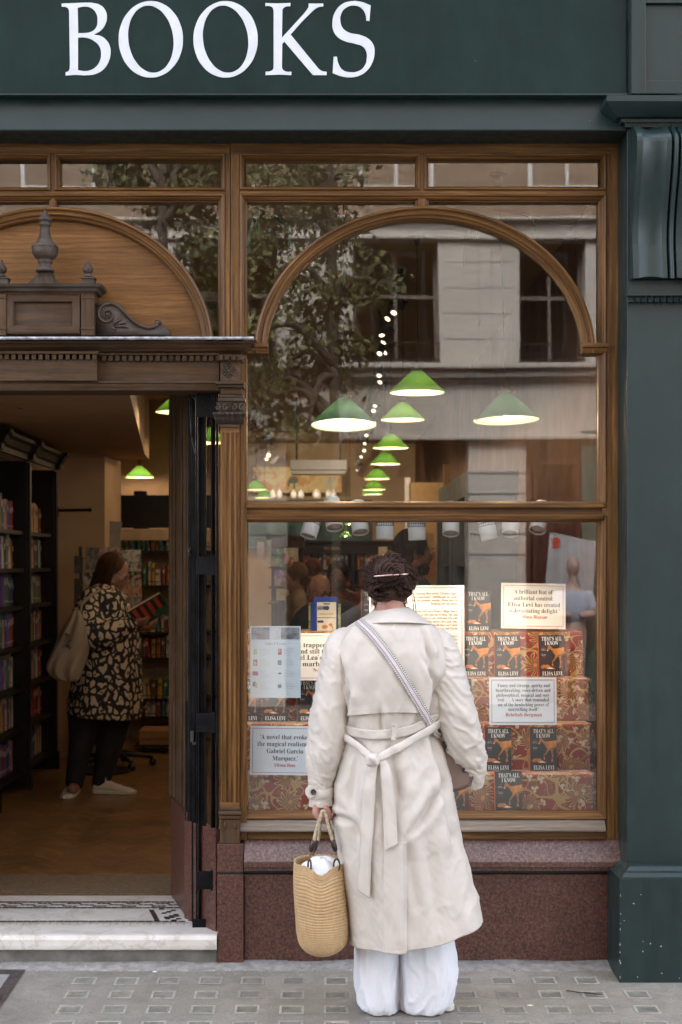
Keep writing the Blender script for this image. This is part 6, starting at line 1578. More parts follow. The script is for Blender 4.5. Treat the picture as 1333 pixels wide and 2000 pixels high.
def beard(t, hc, Rm, s):
    g = G(); rnd = random.Random(2); g.ell(hc+Rm@Vector((0, -.05*s, -.085*s)), (.052*s, .045*s, .04*s), 18, 10, rot=Rm)
    for i in range(200):
        a = rnd.uniform(PI*1.05, PI*1.95); q = hc+Rm@Vector((.066*s*math.cos(a), (-.01+.075*math.sin(a))*s, -.06*s)); g.tube([q, q+Rm@Vector((0, -.004, -.03)), q+Rm@Vector((0, -.002, -.055))], [.002, .0018, .0004], 3)
    g.build('beard', H_BLK, t, local=True)
person('tall person with dark hair and beard in black, standing close behind the window display', X(805, 1.75), 1.75, R(100), hz(806, 1078, 1.75), SKIND, cloth('black_coat', (.012, .012, .013)), cloth('black_jeans', (.012, .012, .014)), H_BLK, look=(R(10), R(4)), extra=beard)

# ---------------------------------------------------------------- reading woman inside the doorway
RY = 3.4
rd = thing('person', 'person in a black and cream spotted dress reading just inside the doorway', 'person', (X(200, RY), RY, FZ))
def rp(px, py, dy=0): return at(px, py, RY+dy)
hs = .98; hcr = rp(224, 1118); Rr = Matrix.Rotation(R(90-8), 3, 'Z')@Matrix.Rotation(R(20), 3, 'X')
g = G(); head(g, hcr, Rr, hs); limb(g, [rp(214, 1135), rp(206, 1155), rp(200, 1170)], [.052, .055, .07])
for (px, py, a, b_) in ((203, 1190, .13, .15), (208, 1230, .16, .15), (210, 1280, .17, .16), (205, 1330, .17, .17)): g.ell(rp(px, py), (a, b_, .12), 18, 12)
armN = [rp(180, 1180, -.15), rp(196, 1238, -.20), rp(255, 1218, -.16)]; limb(g, armN, [.05, .045, .028]); hand(g, armN[2], (1, .15, .12), (0, .6, .8), .95, .35, -1)
armF = [rp(205, 1180, .15), rp(222, 1240, .18), rp(270, 1228, .05)]; limb(g, armF, [.05, .045, .028]); hand(g, armF[2], (1, -.3, .1), (0, .2, 1), .95, .35, 1)
limb(g, [rp(170, 1385, -.02), rp(160, 1445, -.03), rp(145, 1530, -.05)], [.10, .062, .042]); g.ell(rp(144, 1540, -.10), (.038, .10, .035), 14, 8)
limb(g, [rp(222, 1385, .06), rp(215, 1450, .06), rp(198, 1530, .05)], [.11, .068, .042]); g.ell(rp(212, 1538, .05), (.10, .038, .035), 14, 8)
g.build('body', SKIN, rd, smooth=True, remesh=.008, msmooth=2)
DT = [(1140, 190, 222, .10), (1150, 172, 236, .17), (1170, 158, 252, .20), (1205, 153, 266, .20), (1250, 150, 274, .21), (1300, 145, 277, .22), (1345, 138, 279, .235), (1385, 133, 277, .245), (1398, 133, 274, .245)]
g = G(); rs = []
for i in range(50):
    r_ = catm(DT, i/49); cx_, a = (X(r_[1], RY)+X(r_[2], RY))/2, (X(r_[2], RY)-X(r_[1], RY))/2; row = []
    for j in range(56):
        th = 2*PI*j/56; k = 1+.035*math.sin(th*7+i*.05)*(i/49)**1.5+.02*noise.noise(Vector((th*2, i*.15, 3)))
        hem = -.02*math.cos(th)*(i/49)
        row.append((cx_+a*k*math.cos(th), RY+r_[3]*k*math.sin(th), Z(r_[0], RY)+hem))
    rs.append(row)
g.rings(rs, True, True)
limb(g, [rp(182, 1172, -.13), rp(172, 1205, -.19), rp(192, 1242, -.22), rp(232, 1228, -.20), rp(256, 1219, -.165)], [.085, .098, .095, .072, .045], 18)
limb(g, [rp(215, 1172, .13), rp(222, 1240, .19), rp(262, 1228, .07)], [.08, .085, .05], 18)
def leopard():
    m, t, p = nodes('spotted_dress'); v = vec(t, 'Object', (1, 1, .85))
    nn = t.nodes.new('ShaderNodeTexNoise'); nn.inputs['Scale'].default_value = 11; t.links.new(v, nn.inputs[0])
    sc = t.nodes.new('ShaderNodeVectorMath'); sc.operation = 'SCALE'; sc.inputs['Scale'].default_value = .11; t.links.new(nn.outputs['Color'], sc.inputs[0])
    ad = t.nodes.new('ShaderNodeVectorMath'); ad.operation = 'ADD'; t.links.new(v, ad.inputs[0]); t.links.new(sc.outputs[0], ad.inputs[1])
    vo = t.nodes.new('ShaderNodeTexVoronoi'); vo.inputs['Scale'].default_value = 20; vo.inputs['Randomness'].default_value = .85; t.links.new(ad.outputs[0], vo.inputs[0])
    ve = t.nodes.new('ShaderNodeTexVoronoi'); ve.feature = 'DISTANCE_TO_EDGE'; ve.inputs['Scale'].default_value = 20; ve.inputs['Randomness'].default_value = .85; t.links.new(ad.outputs[0], ve.inputs[0])
    spot = mth(t, 'GREATER_THAN', ve.outputs[0], .16); core = mth(t, 'LESS_THAN', mth(t, 'ADD', vo.outputs['Distance'], mth(t, 'MULTIPLY', nz(t, v, 26, 1), .35)), .33)
    sp = t.nodes.new('ShaderNodeSeparateColor'); t.links.new(vo.outputs['Color'], sp.inputs[0]); big = mth(t, 'GREATER_THAN', sp.outputs[0], .45)
    f = mth(t, 'MULTIPLY', spot, mth(t, 'SUBTRACT', 1, mth(t, 'MULTIPLY', core, big)))
    t.links.new(mix(t, f, (.010, .009, .011), (.56, .45, .31)), p.inputs['Base Color']); p.inputs['Roughness'].default_value = .75; return m
g.build('dress', leopard(), rd, smooth=True, remesh=.010, msmooth=3)
g = G(); limb(g, [rp(172, 1380, -.02), rp(160, 1448, -.03), rp(146, 1528, -.05)], [.135, .085, .058]); limb(g, [rp(222, 1380, .06), rp(215, 1450, .06), rp(197, 1530, .05)], [.135, .09, .058]); g.ell(rp(196, 1375, .02), (.20, .19, .12), 20, 12)
g.build('leggings', cloth('black_leggings', (.010, .010, .011)), rd, smooth=True, remesh=.012, msmooth=2)
SHOE = mat('white_leather', (.62, .58, .54), .5, var=.05); SOLE = mat('white_rubber', (.66, .63, .58), .6, var=.05)
def trainer(heel, direction, nm='trainer'):
    d = Vector(direction).normalized(); sd = Vector((-d.y, d.x, 0)); h = Vector(heel)
    g = G(); rs = []
    for (u, w, top) in ((-.01, .020, .062), (.0, .030, .075), (.03, .034, .082), (.07, .033, .085), (.11, .035, .075), (.15, .042, .056), (.19, .044, .046), (.23, .038, .038), (.255, .022, .028), (.262, .006, .02)):
        c = h+d*u; rs.append([c+sd*w*1.02+Vector((0, 0, .012)), c+sd*w+Vector((0, 0, top*.6)), c+sd*w*.55+Vector((0, 0, top)), c-sd*w*.55+Vector((0, 0, top)), c-sd*w+Vector((0, 0, top*.6)), c-sd*w*1.02+Vector((0, 0, .012))])
    g.rings(rs, True, True); sh = g.build(nm, SHOE, rd, smooth=True, subsurf=2)
    g = G(); rs = []
    for (u, w) in ((-.014, .018), (.0, .034), (.05, .037), (.12, .042), (.19, .048), (.24, .040), (.268, .014)):
        c = h+d*u; rs.append([c+sd*w+Vector((0, 0, 0)), c+sd*w+Vector((0, 0, .022)), c-sd*w+Vector((0, 0, .022)), c-sd*w])
    g.rings(rs, True, True); g.build('sole', SOLE, sh, bevel=.004)
    g = G()
    for i in range(5):
        c = h+d*(.085+i*.02)+Vector((0, 0, .080-.008*i)); g.tube([c+sd*.02, c+Vector((0, 0, .006)), c-sd*.02], .003, 6)
    c = h+d*.08+Vector((0, 0, .09)); g.tube([c, c+sd*-.03+Vector((0, 0, .01)), c+sd*-.05+Vector((0, 0, -.03))], .003, 6); g.build('laces', SHOE, sh)
trainer((X(143, RY-.02), RY+.06, FZ+.001), (-.05, -1, 0)); trainer((X(184, RY), RY+.03, FZ+.001), (1, -.12, 0))
g = G(); g.ell(hcr+Rr@Vector((0, .024, .034)), (.083, .092, .085), 28, 18, rot=Rr)
limb(g, [hcr+Vector((-.05, 0, .01)), rp(206, 1145), rp(206, 1170, -.04), rp(212, 1194, -.07)], [.075, .070, .058, .02], 20)
strands(g, hcr+Rr@Vector((0, .018, .030)), (.087, .102, .094), Rr, 420, 0, .26, seed=4, r=.0026, front=.38)
g.build('hair', H_BR, rd, smooth=True)
eyes(rd, hcr, Rr, hs)
g = G()
for sx in (-1, 1):
    c = hcr+Rr@Vector((sx*.031, -.102, .0)); g.tube([c+Rr@Vector((.024*math.cos(a), 0, .019*math.sin(a))) for a in [2*PI*i/16 for i in range(17)]], .002, 5); g.tube([hcr+Rr@Vector((sx*.055, -.10, .004)), hcr+Rr@Vector((sx*.078, .01, .008))], .0018, 5)
g.build('glasses', BLACK, rd)
# the open book she holds
g = G(); Rb = Matrix.Rotation(R(-30), 3, 'Y')@Matrix.Rotation(R(-28), 3, 'X'); c = rp(292, 1193, -.17)
def bq(a, b_, d): return c+Matrix.Rotation(R(33), 3, 'Y').inverted()@Vector((a, b_, d))
Rk = Matrix.Rotation(R(-30), 3, 'Y')@Matrix.Rotation(R(35), 3, 'X')
def kb(g, x0, x1, y0, y1, z0, z1, m=0):
    h = G(); h.box(x0, x1, y0, y1, z0, z1); g.add([c+Rk@Vector(v) for v in h.v], [tuple(f) for f in h.f], h.uv, m)
g = G(); kb(g, -.115, .115, 0, .004, -.075, .075, 0); kb(g, -.112, .112, .004, .016, -.072, .072, 1); kb(g, -.117, .117, -.0005, .0035, .070, .0765, 1)
for i in range(4): kb(g, -.09+i*.05, -.065+i*.05, -.0025, -.0005, -.05, .06, 2)
kb(g, .02, .11, -.003, -.0026, -.07, -.02, 3)
g.build('held_book', [mat('dark_cover', (.02, .03, .03), .5), PAGES, CRED, mat('green_cover_part', (.02, .10, .04), .5)], label='open book with red stripes in the hands of the reader', cat='book', recalc=True)
# her tote bag
TOTE = mat('calico', (.33, .26, .18), .9, var=.08, scale=5, bs=.4, bscale=400)
ty = RY-.27; g = G(); rs = []
for (py, l, r_, b_) in ((1190, 144, 156, .02), (1205, 137, 168, .05), (1228, 122, 179, .075), (1260, 106, 176, .09), (1292, 92, 170, .10), (1308, 88, 164, .10), (1324, 102, 160, .08), (1332, 122, 154, .04)):
    cx_, a = (X(l, ty)+X(r_, ty))/2, (X(r_, ty)-X(l, ty))/2
    rs.append([(cx_+a*math.cos(th)*(1+.04*nzf(th*2, py*.03, 1))+.02*nzf(py*.02, 0, 5), ty+b_*.8*math.sin(th)*(1+.35*nzf(math.cos(th)*2.6+py*.012, math.sin(th), py*.02)+.22*math.sin(7*th+py*.05)), Z(py, ty)+.01*nzf(th*2, py*.02, 9)) for th in [2*PI*j/72 for j in range(72)]])
tb = thing('tote_bag', 'cream cotton tote bag hanging from the shoulder of the reader', 'bag', (X(150, ty), ty, Z(1332, ty)))
g.rings(rs, True, True); g.build('bag_body', TOTE, tb, smooth=True, subsurf=1)
g = G(); g.tube([at(158, 1200, ty), at(160, 1180, ty), at(178, 1163, ty+.03), at(196, 1152, ty+.09), at(196, 1150, ty+.2)], .009, 6); g.tube([at(148, 1200, ty+.05), at(156, 1180, ty+.02), at(176, 1164, ty+.05)], .008, 6); g.build('handle', TOTE, tb)
g = G(); rnd = random.Random(3)
for i in range(26):
    px, py = 123+rnd.random()*14, 1240+rnd.random()*28; q = at(px, py, ty-.088); g.tube([q, q+Vector((rnd.uniform(-.012, .02), -.004, rnd.uniform(.0, .02)))], .0022, 4)
g.build('printed_mark', mat('purple_ink', (.05, .03, .09), .7), tb)

# ---------------------------------------------------------------- WOMAN IN THE TRENCH COAT
WY = -.57
wm = thing('person', 'person in a cream trench coat and white trousers seen from behind at the shop window', 'person', (X(770, WY), WY, gz(WY)))
#      py    L    R    half depth
CT = [(1188, 738, 800, .075), (1200, 722, 815, .09), (1214, 700, 833, .105), (1228, 678, 853, .120), (1246, 660, 868, .130), (1275, 652, 878, .142), (1310, 652, 880, .150), (1350, 656, 872, .148), (1390, 664, 862, .140), (1425, 672, 852, .132), (1455, 671, 856, .135), (1500, 661, 868, .150), (1560, 653, 882, .160), (1620, 655, 894, .165), (1700, 664, 910, .168), (1780, 675, 926, .172), (1850, 684, 941, .175)]
NR = 230
PY = [r_[0] for r_ in CT]
def row_at(py):
    i = 0
    while i < len(CT)-2 and py > CT[i+1][0]: i += 1
    f = (py-CT[i][0])/(CT[i+1][0]-CT[i][0]); f = max(-.2, min(1.3, f))
    p = [CT[max(0, min(len(CT)-1, i+k))] for k in (-1, 0, 1, 2)]
    return [.5*(2*b+(c-a)*f+(2*a-5*b+4*c-d)*f*f+(3*b-a-3*c+d)*f**3) for a, b, c, d in zip(*p)]
# creases in photo pixels: x0,y0,x1,y1,width,depth(m)
FO = [(824, 1236, 836, 1275, 5, .007), (836, 1275, 841, 1318, 5, .009), (829, 1294, 842, 1322, 4, .006), (852, 1340, 838, 1396, 7, .010), (846, 1300, 850, 1350, 8, .006), (668, 1300, 684, 1362, 7, .009), (684, 1362, 678, 1400, 6, .008), (735, 1230, 700, 1300, 16, .003), (790, 1240, 820, 1330, 14, -.003), (757, 1276, 740, 1340, 12, .0025), (700, 1330, 720, 1385, 12, .0025), (800, 1330, 790, 1385, 13, .002),
      (744, 1392, 746, 1420, 5, .006), (690, 1400, 694, 1422, 8, .004), (720, 1398, 722, 1424, 7, -.003), (790, 1396, 786, 1424, 8, .003), (815, 1394, 812, 1412, 8, .004),
      (768, 1478, 778, 1540, 10, .008), (778, 1540, 772, 1600, 14, .004), (700, 1478, 688, 1550, 13, .006), (688, 1550, 690, 1640, 20, .004), (668, 1590, 700, 1630, 9, .005), (656, 1600, 672, 1604, 6, .006), (815, 1455, 800, 1520, 12, .004), (845, 1445, 868, 1540, 6, .010), (868, 1540, 888, 1640, 8, .009), (888, 1640, 908, 1760, 11, .008), (856, 1448, 880, 1520, 4, .007), (880, 1520, 902, 1620, 6, .007), (902, 1620, 922, 1740, 9, .006), (852, 1560, 830, 1600, 8, .005), (845, 1565, 808, 1618, 6, .006), (835, 1540, 812, 1580, 9, -.005), (860, 1470, 850, 1540, 9, -.004),
      (700, 1640, 695, 1760, 22, .005), (735, 1760, 740, 1850, 22, .004), (830, 1650, 850, 1760, 16, .004), (850, 1700, 862, 1830, 20, .005), (800, 1660, 815, 1760, 9, .005), (880, 1700, 895, 1820, 14, .005), (765, 1800, 780, 1850, 8, .003)]
def crease(px, py):
    d = 0
    for (x0, y0, x1, y1, w, dp) in FO:
        ux, uy = x1-x0, y1-y0; L2 = ux*ux+uy*uy; t = ((px-x0)*ux+(py-y0)*uy)/L2
        e = 1.0
        if t < 0: e = math.exp(-(t*t*L2)/(w*w*5)); t = 0
        elif t > 1: e = math.exp(-((t-1)**2*L2)/(w*w*5)); t = 1
        sd = ((px-x0-t*ux)*uy-(py-y0-t*uy)*ux)/math.sqrt(L2)
        if abs(sd) > w*5: continue
        dp_ = dp*1.8; d += -dp_*e*math.exp(-(sd/w)**2)+dp_*.75*e*math.exp(-((sd-1.9*w)/(1.3*w))**2)+dp_*.35*e*math.exp(-((sd+1.9*w)/(1.4*w))**2)
    return d
def wrinkle(px, py):
    low = max(0, (py-1440)/400)
    v = .0042*nzf(px*.016, py*.0065, 1.7)+.0018*nzf(px*.05+py*.012, py*.018, 4.2)
    v += .0014*nzf(px*.11-py*.05, py*.06, 8.8)
    r1 = 1-abs(nzf(px*.035+py*.010, py*.012-px*.006, 12.1))*2.2
    v += .0026*max(0, r1)**3
    v += .0006*nzf(px*.3, py*.3, 3.3)
    return v
def slit(px, py):
    if py < 1640: return 0
    f = min(1, (py-1640)/40)
    if px > 782: return -.016*f*min(1, (px-782)/10)*math.exp(-max(0, px-795)/60)
    return 0
def backpt(px, py, off=0.0, cr=1.0):
    r_ = row_at(py); cy_ = WY; b_ = r_[3]; cx_ = (X(r_[1], cy_)+X(r_[2], cy_))/2; a = (X(r_[2], cy_)-X(r_[1], cy_))/2
    y = cy_-b_
    for _ in range(4):
        x = X(px, y); u = max(-.995, min(.995, (x-cx_)/a)); y = cy_-b_*(1-abs(u)**2.3)**(1/2.3)
    d = crease(px, py)*cr+wrinkle(px, py)*cr+slit(px, py)+off
    nrm = Vector((u*.9, -math.sqrt(max(.05, 1-u*u)), 0)).normalized()
    return Vector((X(px, y), y, Z(py, cy_-.8*b_)+0))+nrm*d
def zring(py, b_): return Z(py, WY-.8*b_)
g = G(); rs = []
NT = 260
hemL = lambda px: 1858 if px <= 795 else 1853-(px-795)/143*38+ (8*math.sin((px-795)/143*PI))
for i in range(NR+1):
    row = []
    py0 = 1188+(1850-1188)*(i/NR)
    for j in range(NT):
        th = 2*PI*j/NT
        c_, s_ = math.cos(th), math.sin(th)
        py = py0
        # approximate px of this column, used for the uneven hem
        r_ = row_at(py); cx_ = (X(r_[1], WY)+X(r_[2], WY))/2; a = (X(r_[2], WY)-X(r_[1], WY))/2; b_ = r_[3]
        ex = 2/2.3; xx_ = cx_+a*math.copysign(abs(c_)**ex, c_); yy_ = WY+b_*math.copysign(abs(s_)**ex, s_)
        pxv = HX+xx_*F/(CD+yy_)
        if py > 1600: py = 1600+(py-1600)*(hemL(min(max(pxv, 683), 934))-1600)/250
        drape = abs(s_)*max(0, (py-1450)/400)**1.3*.013*math.sin(th*9+1.0+.6*math.sin(py*.006))*(1 if s_ > -.3 else .35)
        pyd = py
        if s_ < 0.15: d = (crease(pxv, pyd)+wrinkle(pxv, pyd)+slit(pxv, pyd))*min(1, (.15-s_)/.25)+drape
        else: d = .006*nzf(th*3, py*.01, 2)+drape
        n_ = Vector((c_/a, s_/b_, 0)).normalized()
        row.append((xx_+n_.x*d, yy_+n_.y*d, zring(py, b_)))
    rs.append(row)
g.rings(rs, True, False)
def coatm(name='cream_coat', c=(.545, .495, .44)):
    m, t, p = nodes(name); v = vec(t)
    t.links.new(ramp(t, nz(t, v, 5, 4), [(.3, tuple(k*.95 for k in c)), (.7, tuple(k*1.03 for k in c))]), p.inputs['Base Color']); p.inputs['Roughness'].default_value = .62; p.inputs['Sheen Weight'].default_value = .15
    b1 = bump(t, nz(t, vec(t, 'Object', (1, 1, .55)), 38, 5, .6, .8), None, .28, .004)
    bump(t, nz(t, v, 900, 2), p, .15, .0004, b1); return m
COAT = coatm()
coat = g.build('trench_coat', COAT, wm, smooth=True, solid=.003)
def sleeve(pts, seed, nm='sleeve', n=64, m=150, cren=.007):
    """pts rows: x, y, z, rx (in picture), ry (depth)"""
    g = G(); rs = []
    for i in range(m+1):
        u = i/m; v_ = catm(pts, u); v2 = catm(pts, min(1, u+.01)); v0 = catm(pts, max(0, u-.01))
        t = (Vector(v2[:3])-Vector(v0[:3])).normalized(); sd = Vector((0, 1, 0)).cross(t).normalized(); fd = t.cross(sd)*-1
        row = []
        for j in range(n):
            th = 2*PI*j/n; c_, s_ = math.cos(th), math.sin(th)
            w = .5+.5*math.sin(u*PI)
            f = nzf(c_*1.3+seed, s_*1.3+u*2.0, u*11+.9*c_)*1.0
            f2 = 1-abs(nzf(c_*1.7+seed*2, s_*1.7, u*19+1.6*c_-1.2*s_))*2.4
            d = cren*(.9*f+.75*max(0, f2)**2.2)*w+.0012*nzf(c_*6, s_*6, u*60+seed)
            row.append(Vector(v_[:3])+sd*c_*(v_[3]+d)+Vector(fd)*s_*(v_[4]+d))
        rs.append(row)
    g.rings(rs, True, False)
    return g.build(nm, COAT, coat, smooth=True, solid=.003)
def SP(px, py, y, wpx, ry): p = at(px, py, y); return (p.x, p.y, p.z, wpx*(CD+y)/F/2, ry)
sleeve([SP(690, 1243, WY, 44, .05), SP(674, 1258, WY-.005, 66, .075), SP(664, 1285, WY-.01, 68, .085), SP(657, 1325, WY-.015, 70, .088), SP(650, 1375, WY-.02, 72, .088), SP(643, 1425, WY-.02, 75, .085), SP(635, 1470, WY-.02, 68, .075), SP(629, 1510, WY-.02, 55, .060), SP(627, 1535, WY-.02, 45, .050), SP(627, 1553, WY-.02, 45, .048), SP(628, 1573, WY-.02, 44, .046)], 1.3)
sleeve([SP(842, 1243, WY, 44, .05), SP(858, 1260, WY-.005, 58, .075), SP(868, 1290, WY-.01, 66, .085), SP(874, 1330, WY-.02, 74, .088), SP(884, 1375, WY-.03, 80, .086), SP(897, 1420, WY-.03, 78, .082), SP(911, 1460, WY-.02, 68, .072), SP(922, 1487, WY+.0, 56, .060), SP(924, 1506, WY+.01, 46, .052), SP(921, 1524, WY+.03, 46, .050)], 5.1, cren=.010)
def patch(name, left, right, n=60, m=60, off=.007, flare=.006, m_=None, par=None, edge=.0):
    """left/right = lists of (px,py) from top to bottom"""
    g = G(); rs = []
    for i in range(m+1):
        u = i/m; a = catm(left, u); b_ = catm(right, u); row = []
        for j in range(n+1):
            s_ = j/n; px = a[0]+(b_[0]-a[0])*s_; py = a[1]+(b_[1]-a[1])*s_+edge*u*math.sin(s_*PI)
            row.append(backpt(px, py, off+flare*max(0, (u-.8)/.2)*(.6+.4*math.sin(s_*9)), .8))
        rs.append(row)
    g.rings(rs, closed=False)
    return g.build(name, m_ or COAT, par or coat, smooth=True, solid=.0035)
patch('storm_flap', [(712, 1212), (690, 1226), (668, 1262), (664, 1310), (674, 1355), (683, 1399)], [(818, 1210), (845, 1226), (864, 1262), (868, 1305), (852, 1350), (828, 1392)], edge=-5)
def strip(name, pts, off=.010, m_=None, tip=None, par=None, nn=70, arch=.001, wob=.0015, th=.0025, cr=.6, seed=0):
    g = G(); rs = []
    for i in range(nn+1):
        u = i/nn; px, py, w = catm(pts, u); p2 = catm(pts, min(1, u+.02)); p0 = catm(pts, max(0, u-.02))
        tx, ty_ = p2[0]-p0[0], p2[1]-p0[1]; L = math.hypot(tx, ty_) or 1; nx_, ny_ = ty_/L, -tx/L
        row = []
        for j in range(7):
            s_ = (j/6-.5)*w; ext = 0
            if tip and u > .86: ext = tip*(u-.86)/.14*(1-j/6 if tip > 0 else j/6)
            row.append(backpt(px+nx_*s_+tx/L*abs(ext), py+ny_*s_+ty_/L*abs(ext), off+arch*(1-(2*j/6-1)**2)+wob*nzf(u*7+seed, j*.4, seed), cr))
        rs.append(row)
    g.rings(rs, closed=False)
    return g.build(name, m_ or COAT, par or coat, smooth=True, solid=th)
patch('vent_edge', [(752, 1640), (750, 1700), (750, 1780), (750, 1857)], [(794, 1640), (795, 1700), (795, 1780), (795, 1858)], off=.0045, flare=.002, n=24)
strip('belt', [(668, 1424, 16), (700, 1431, 19), (735, 1433, 19), (770, 1430, 18), (800, 1424, 18), (830, 1412, 18), (853, 1402, 17)], .010)
strip('belt_tie', [(858, 1408, 14), (835, 1423, 15), (808, 1438, 15), (780, 1455, 15), (755, 1470, 16), (738, 1480, 12)], .020, arch=.004, seed=3)
strip('belt_tie', [(666, 1432, 10), (685, 1442, 13), (705, 1456, 13), (722, 1470, 13), (735, 1482, 10)], .018, arch=.004, seed=5)
strip('belt_tail', [(738, 1482, 10), (731, 1500, 16), (727, 1530, 20), (724, 1570, 23), (722, 1620, 24), (719, 1680, 24), (717, 1737, 24)], .020, tip=-14, arch=.002, wob=.004, seed=7)
strip('belt_tail', [(742, 1478, 10), (752, 1492, 16), (757, 1520, 20), (760, 1560, 22), (763, 1600, 23), (765, 1642, 24)], .017, tip=14, arch=.003, wob=.004, seed=9)
g = G(); kp = backpt(733, 1480, .026)
g.ell(kp, (.026, .018, .022), 20, 14, rot=Matrix.Rotation(.5, 3, 'Y')); g.ell(kp+Vector((.003, -.006, .011)), (.017, .012, .009), 18, 12, rot=Matrix.Rotation(-.5, 3, 'Y')); g.ell(kp+Vector((-.010, -.003, -.010)), (.013, .011, .012), 16, 10)
limb(g, [kp+Vector((-.016, -.004, .012)), kp+Vector((.002, -.018, .006)), kp+Vector((.012, -.010, -.014))], [.006, .009, .007], 12)
g.build('belt_knot', COAT, coat, smooth=True, remesh=.003, msmooth=3)
strip('belt_loop', [(770, 1411, 8), (770, 1422, 8), (769, 1436, 8), (768, 1442, 8)], .022, th=.003)
for (x0_, y0_, x1_, y1_) in ((793, 1640, 793, 1855),): pass
THR = mat('seam_thread', (.36, .32, .27), .8, bs=0)
def stitch(par, pts, off, r=.00055):
    g = G(); P_ = [catm(pts, k/120) for k in range(121)]
    for k in range(0, 120, 2): g.tube([backpt(*P_[k][:2], off, .8), backpt(*P_[k+1][:2], off, .8)], r, 3)
    g.build('seam', THR, par)
stitch(coat, [(684, 1393), (710, 1387), (755, 1384), (800, 1384), (827, 1387)], .0155)
stitch(coat, [(688, 1396), (678, 1355), (668, 1310), (671, 1262), (692, 1228)], .0100)
stitch(coat, [(824, 1388), (848, 1350), (864, 1305), (860, 1262), (842, 1230)], .0100)
for dx_ in (-9, 9): stitch(coat, [(731+dx_*.6, 1500), (727+dx_, 1530), (724+dx_*1.1, 1570), (722+dx_*1.1, 1620), (719+dx_*1.1, 1680), (717+dx_*1.1, 1728)], .0245, .0005); stitch(coat, [(757+dx_, 1520), (760+dx_, 1560), (763+dx_, 1600), (765+dx_, 1640)], .022, .0005)
stitch(coat, [(690, 1846), (720, 1847), (760, 1848), (790, 1848)], .0075); stitch(coat, [(789, 1655), (790, 1700), (790, 1780), (790, 1848)], .0095)
stitch(coat, [(784, 1440), (786, 1480), (788, 1560), (790, 1640)], .0022, .0007)
# collar
g = G(); rs = []
for k, (py, l, r_, b_, oy) in enumerate(((1226, 697, 851, .128, 0), (1218, 706, 836, .122, 0), (1208, 716, 824, .108, 0), (1198, 724, 812, .092, 0), (1190, 731, 803, .078, .0), (1186, 738, 796, .068, 0), (1188, 741, 793, .062, 0), (1200, 744, 790, .058, 0))):
    row = []; cx_, a = (X(l, WY)+X(r_, WY))/2, (X(r_, WY)-X(l, WY))/2
    for j in range(73):
        th = PI/2+R(14)+(2*PI-R(28))*j/72; c_, s_ = math.cos(th), math.sin(th)
        dip = [10, 8, 5, 2, 0, 0, 0, 0][k]*(-s_ if s_ < 0 else 0)
        rr_ = 1+.02*nzf(th*2, k*.5, 5)
        row.append((cx_+a*c_*rr_, WY+.01+b_*s_*rr_-.012, Z(py-dip, WY-.8*b_)))
    rs.append(row)
g.rings(rs, closed=False); g.build('collar', COAT, coat, smooth=True, solid=.004, subsurf=1)
# cuff straps and button
def ringband(px, py, y, w, ry, h, nm, tiltz=0):
    g = G(); c = at(px, py, y); rs = []
    for k in (-.5, -.45, 0, .45, .5):
        e = .0015 if abs(k) == .5 else .0045
        rs.append([(c.x+(w*(CD+y)/F/2+e)*math.cos(2*PI*j/48), y+(ry+e)*math.sin(2*PI*j/48), c.z+k*h+tiltz*math.cos(2*PI*j/48)) for j in range(48)])
    g.rings(rs, True, False); g.build(nm, COAT, coat, smooth=True)
ringband(627, 1548, WY-.02, 47, .049, .034, 'cuff_strap', .003); ringband(924, 1503, WY+.01, 49, .054, .030, 'cuff_strap', .006)
BUT = mat('horn_button', (.03, .028, .03), .3, var=.5, scale=60)
g = G(); bc_ = at(613, 1547, WY-.075); g.lathe([(.0, .0), (.0095, .0), (.0105, .002), (.0095, .004), (.006, .0028), (.001, .0025)], bc_, 24, axis=(-.35, -1, 0)); g.build('button', BUT, coat, smooth=False)
g = G(); g.prism([(bc_.x-.020+.022*math.cos(a)*.9+.01, bc_.z+.021*math.sin(a)) for a in [2*PI*i/24 for i in range(24)]][::-1], bc_.y+.004, bc_.y+.010); g.build('button_tab', COAT, coat, bevel=.001)
bc2 = at(908, 1504, WY-.045); g = G(); g.lathe([(.0, .0), (.0095, .0), (.0105, .002), (.0095, .004), (.006, .0028), (.001, .0025)], bc2, 24, axis=(-.3, -1, 0)); g.build('button', BUT, coat)
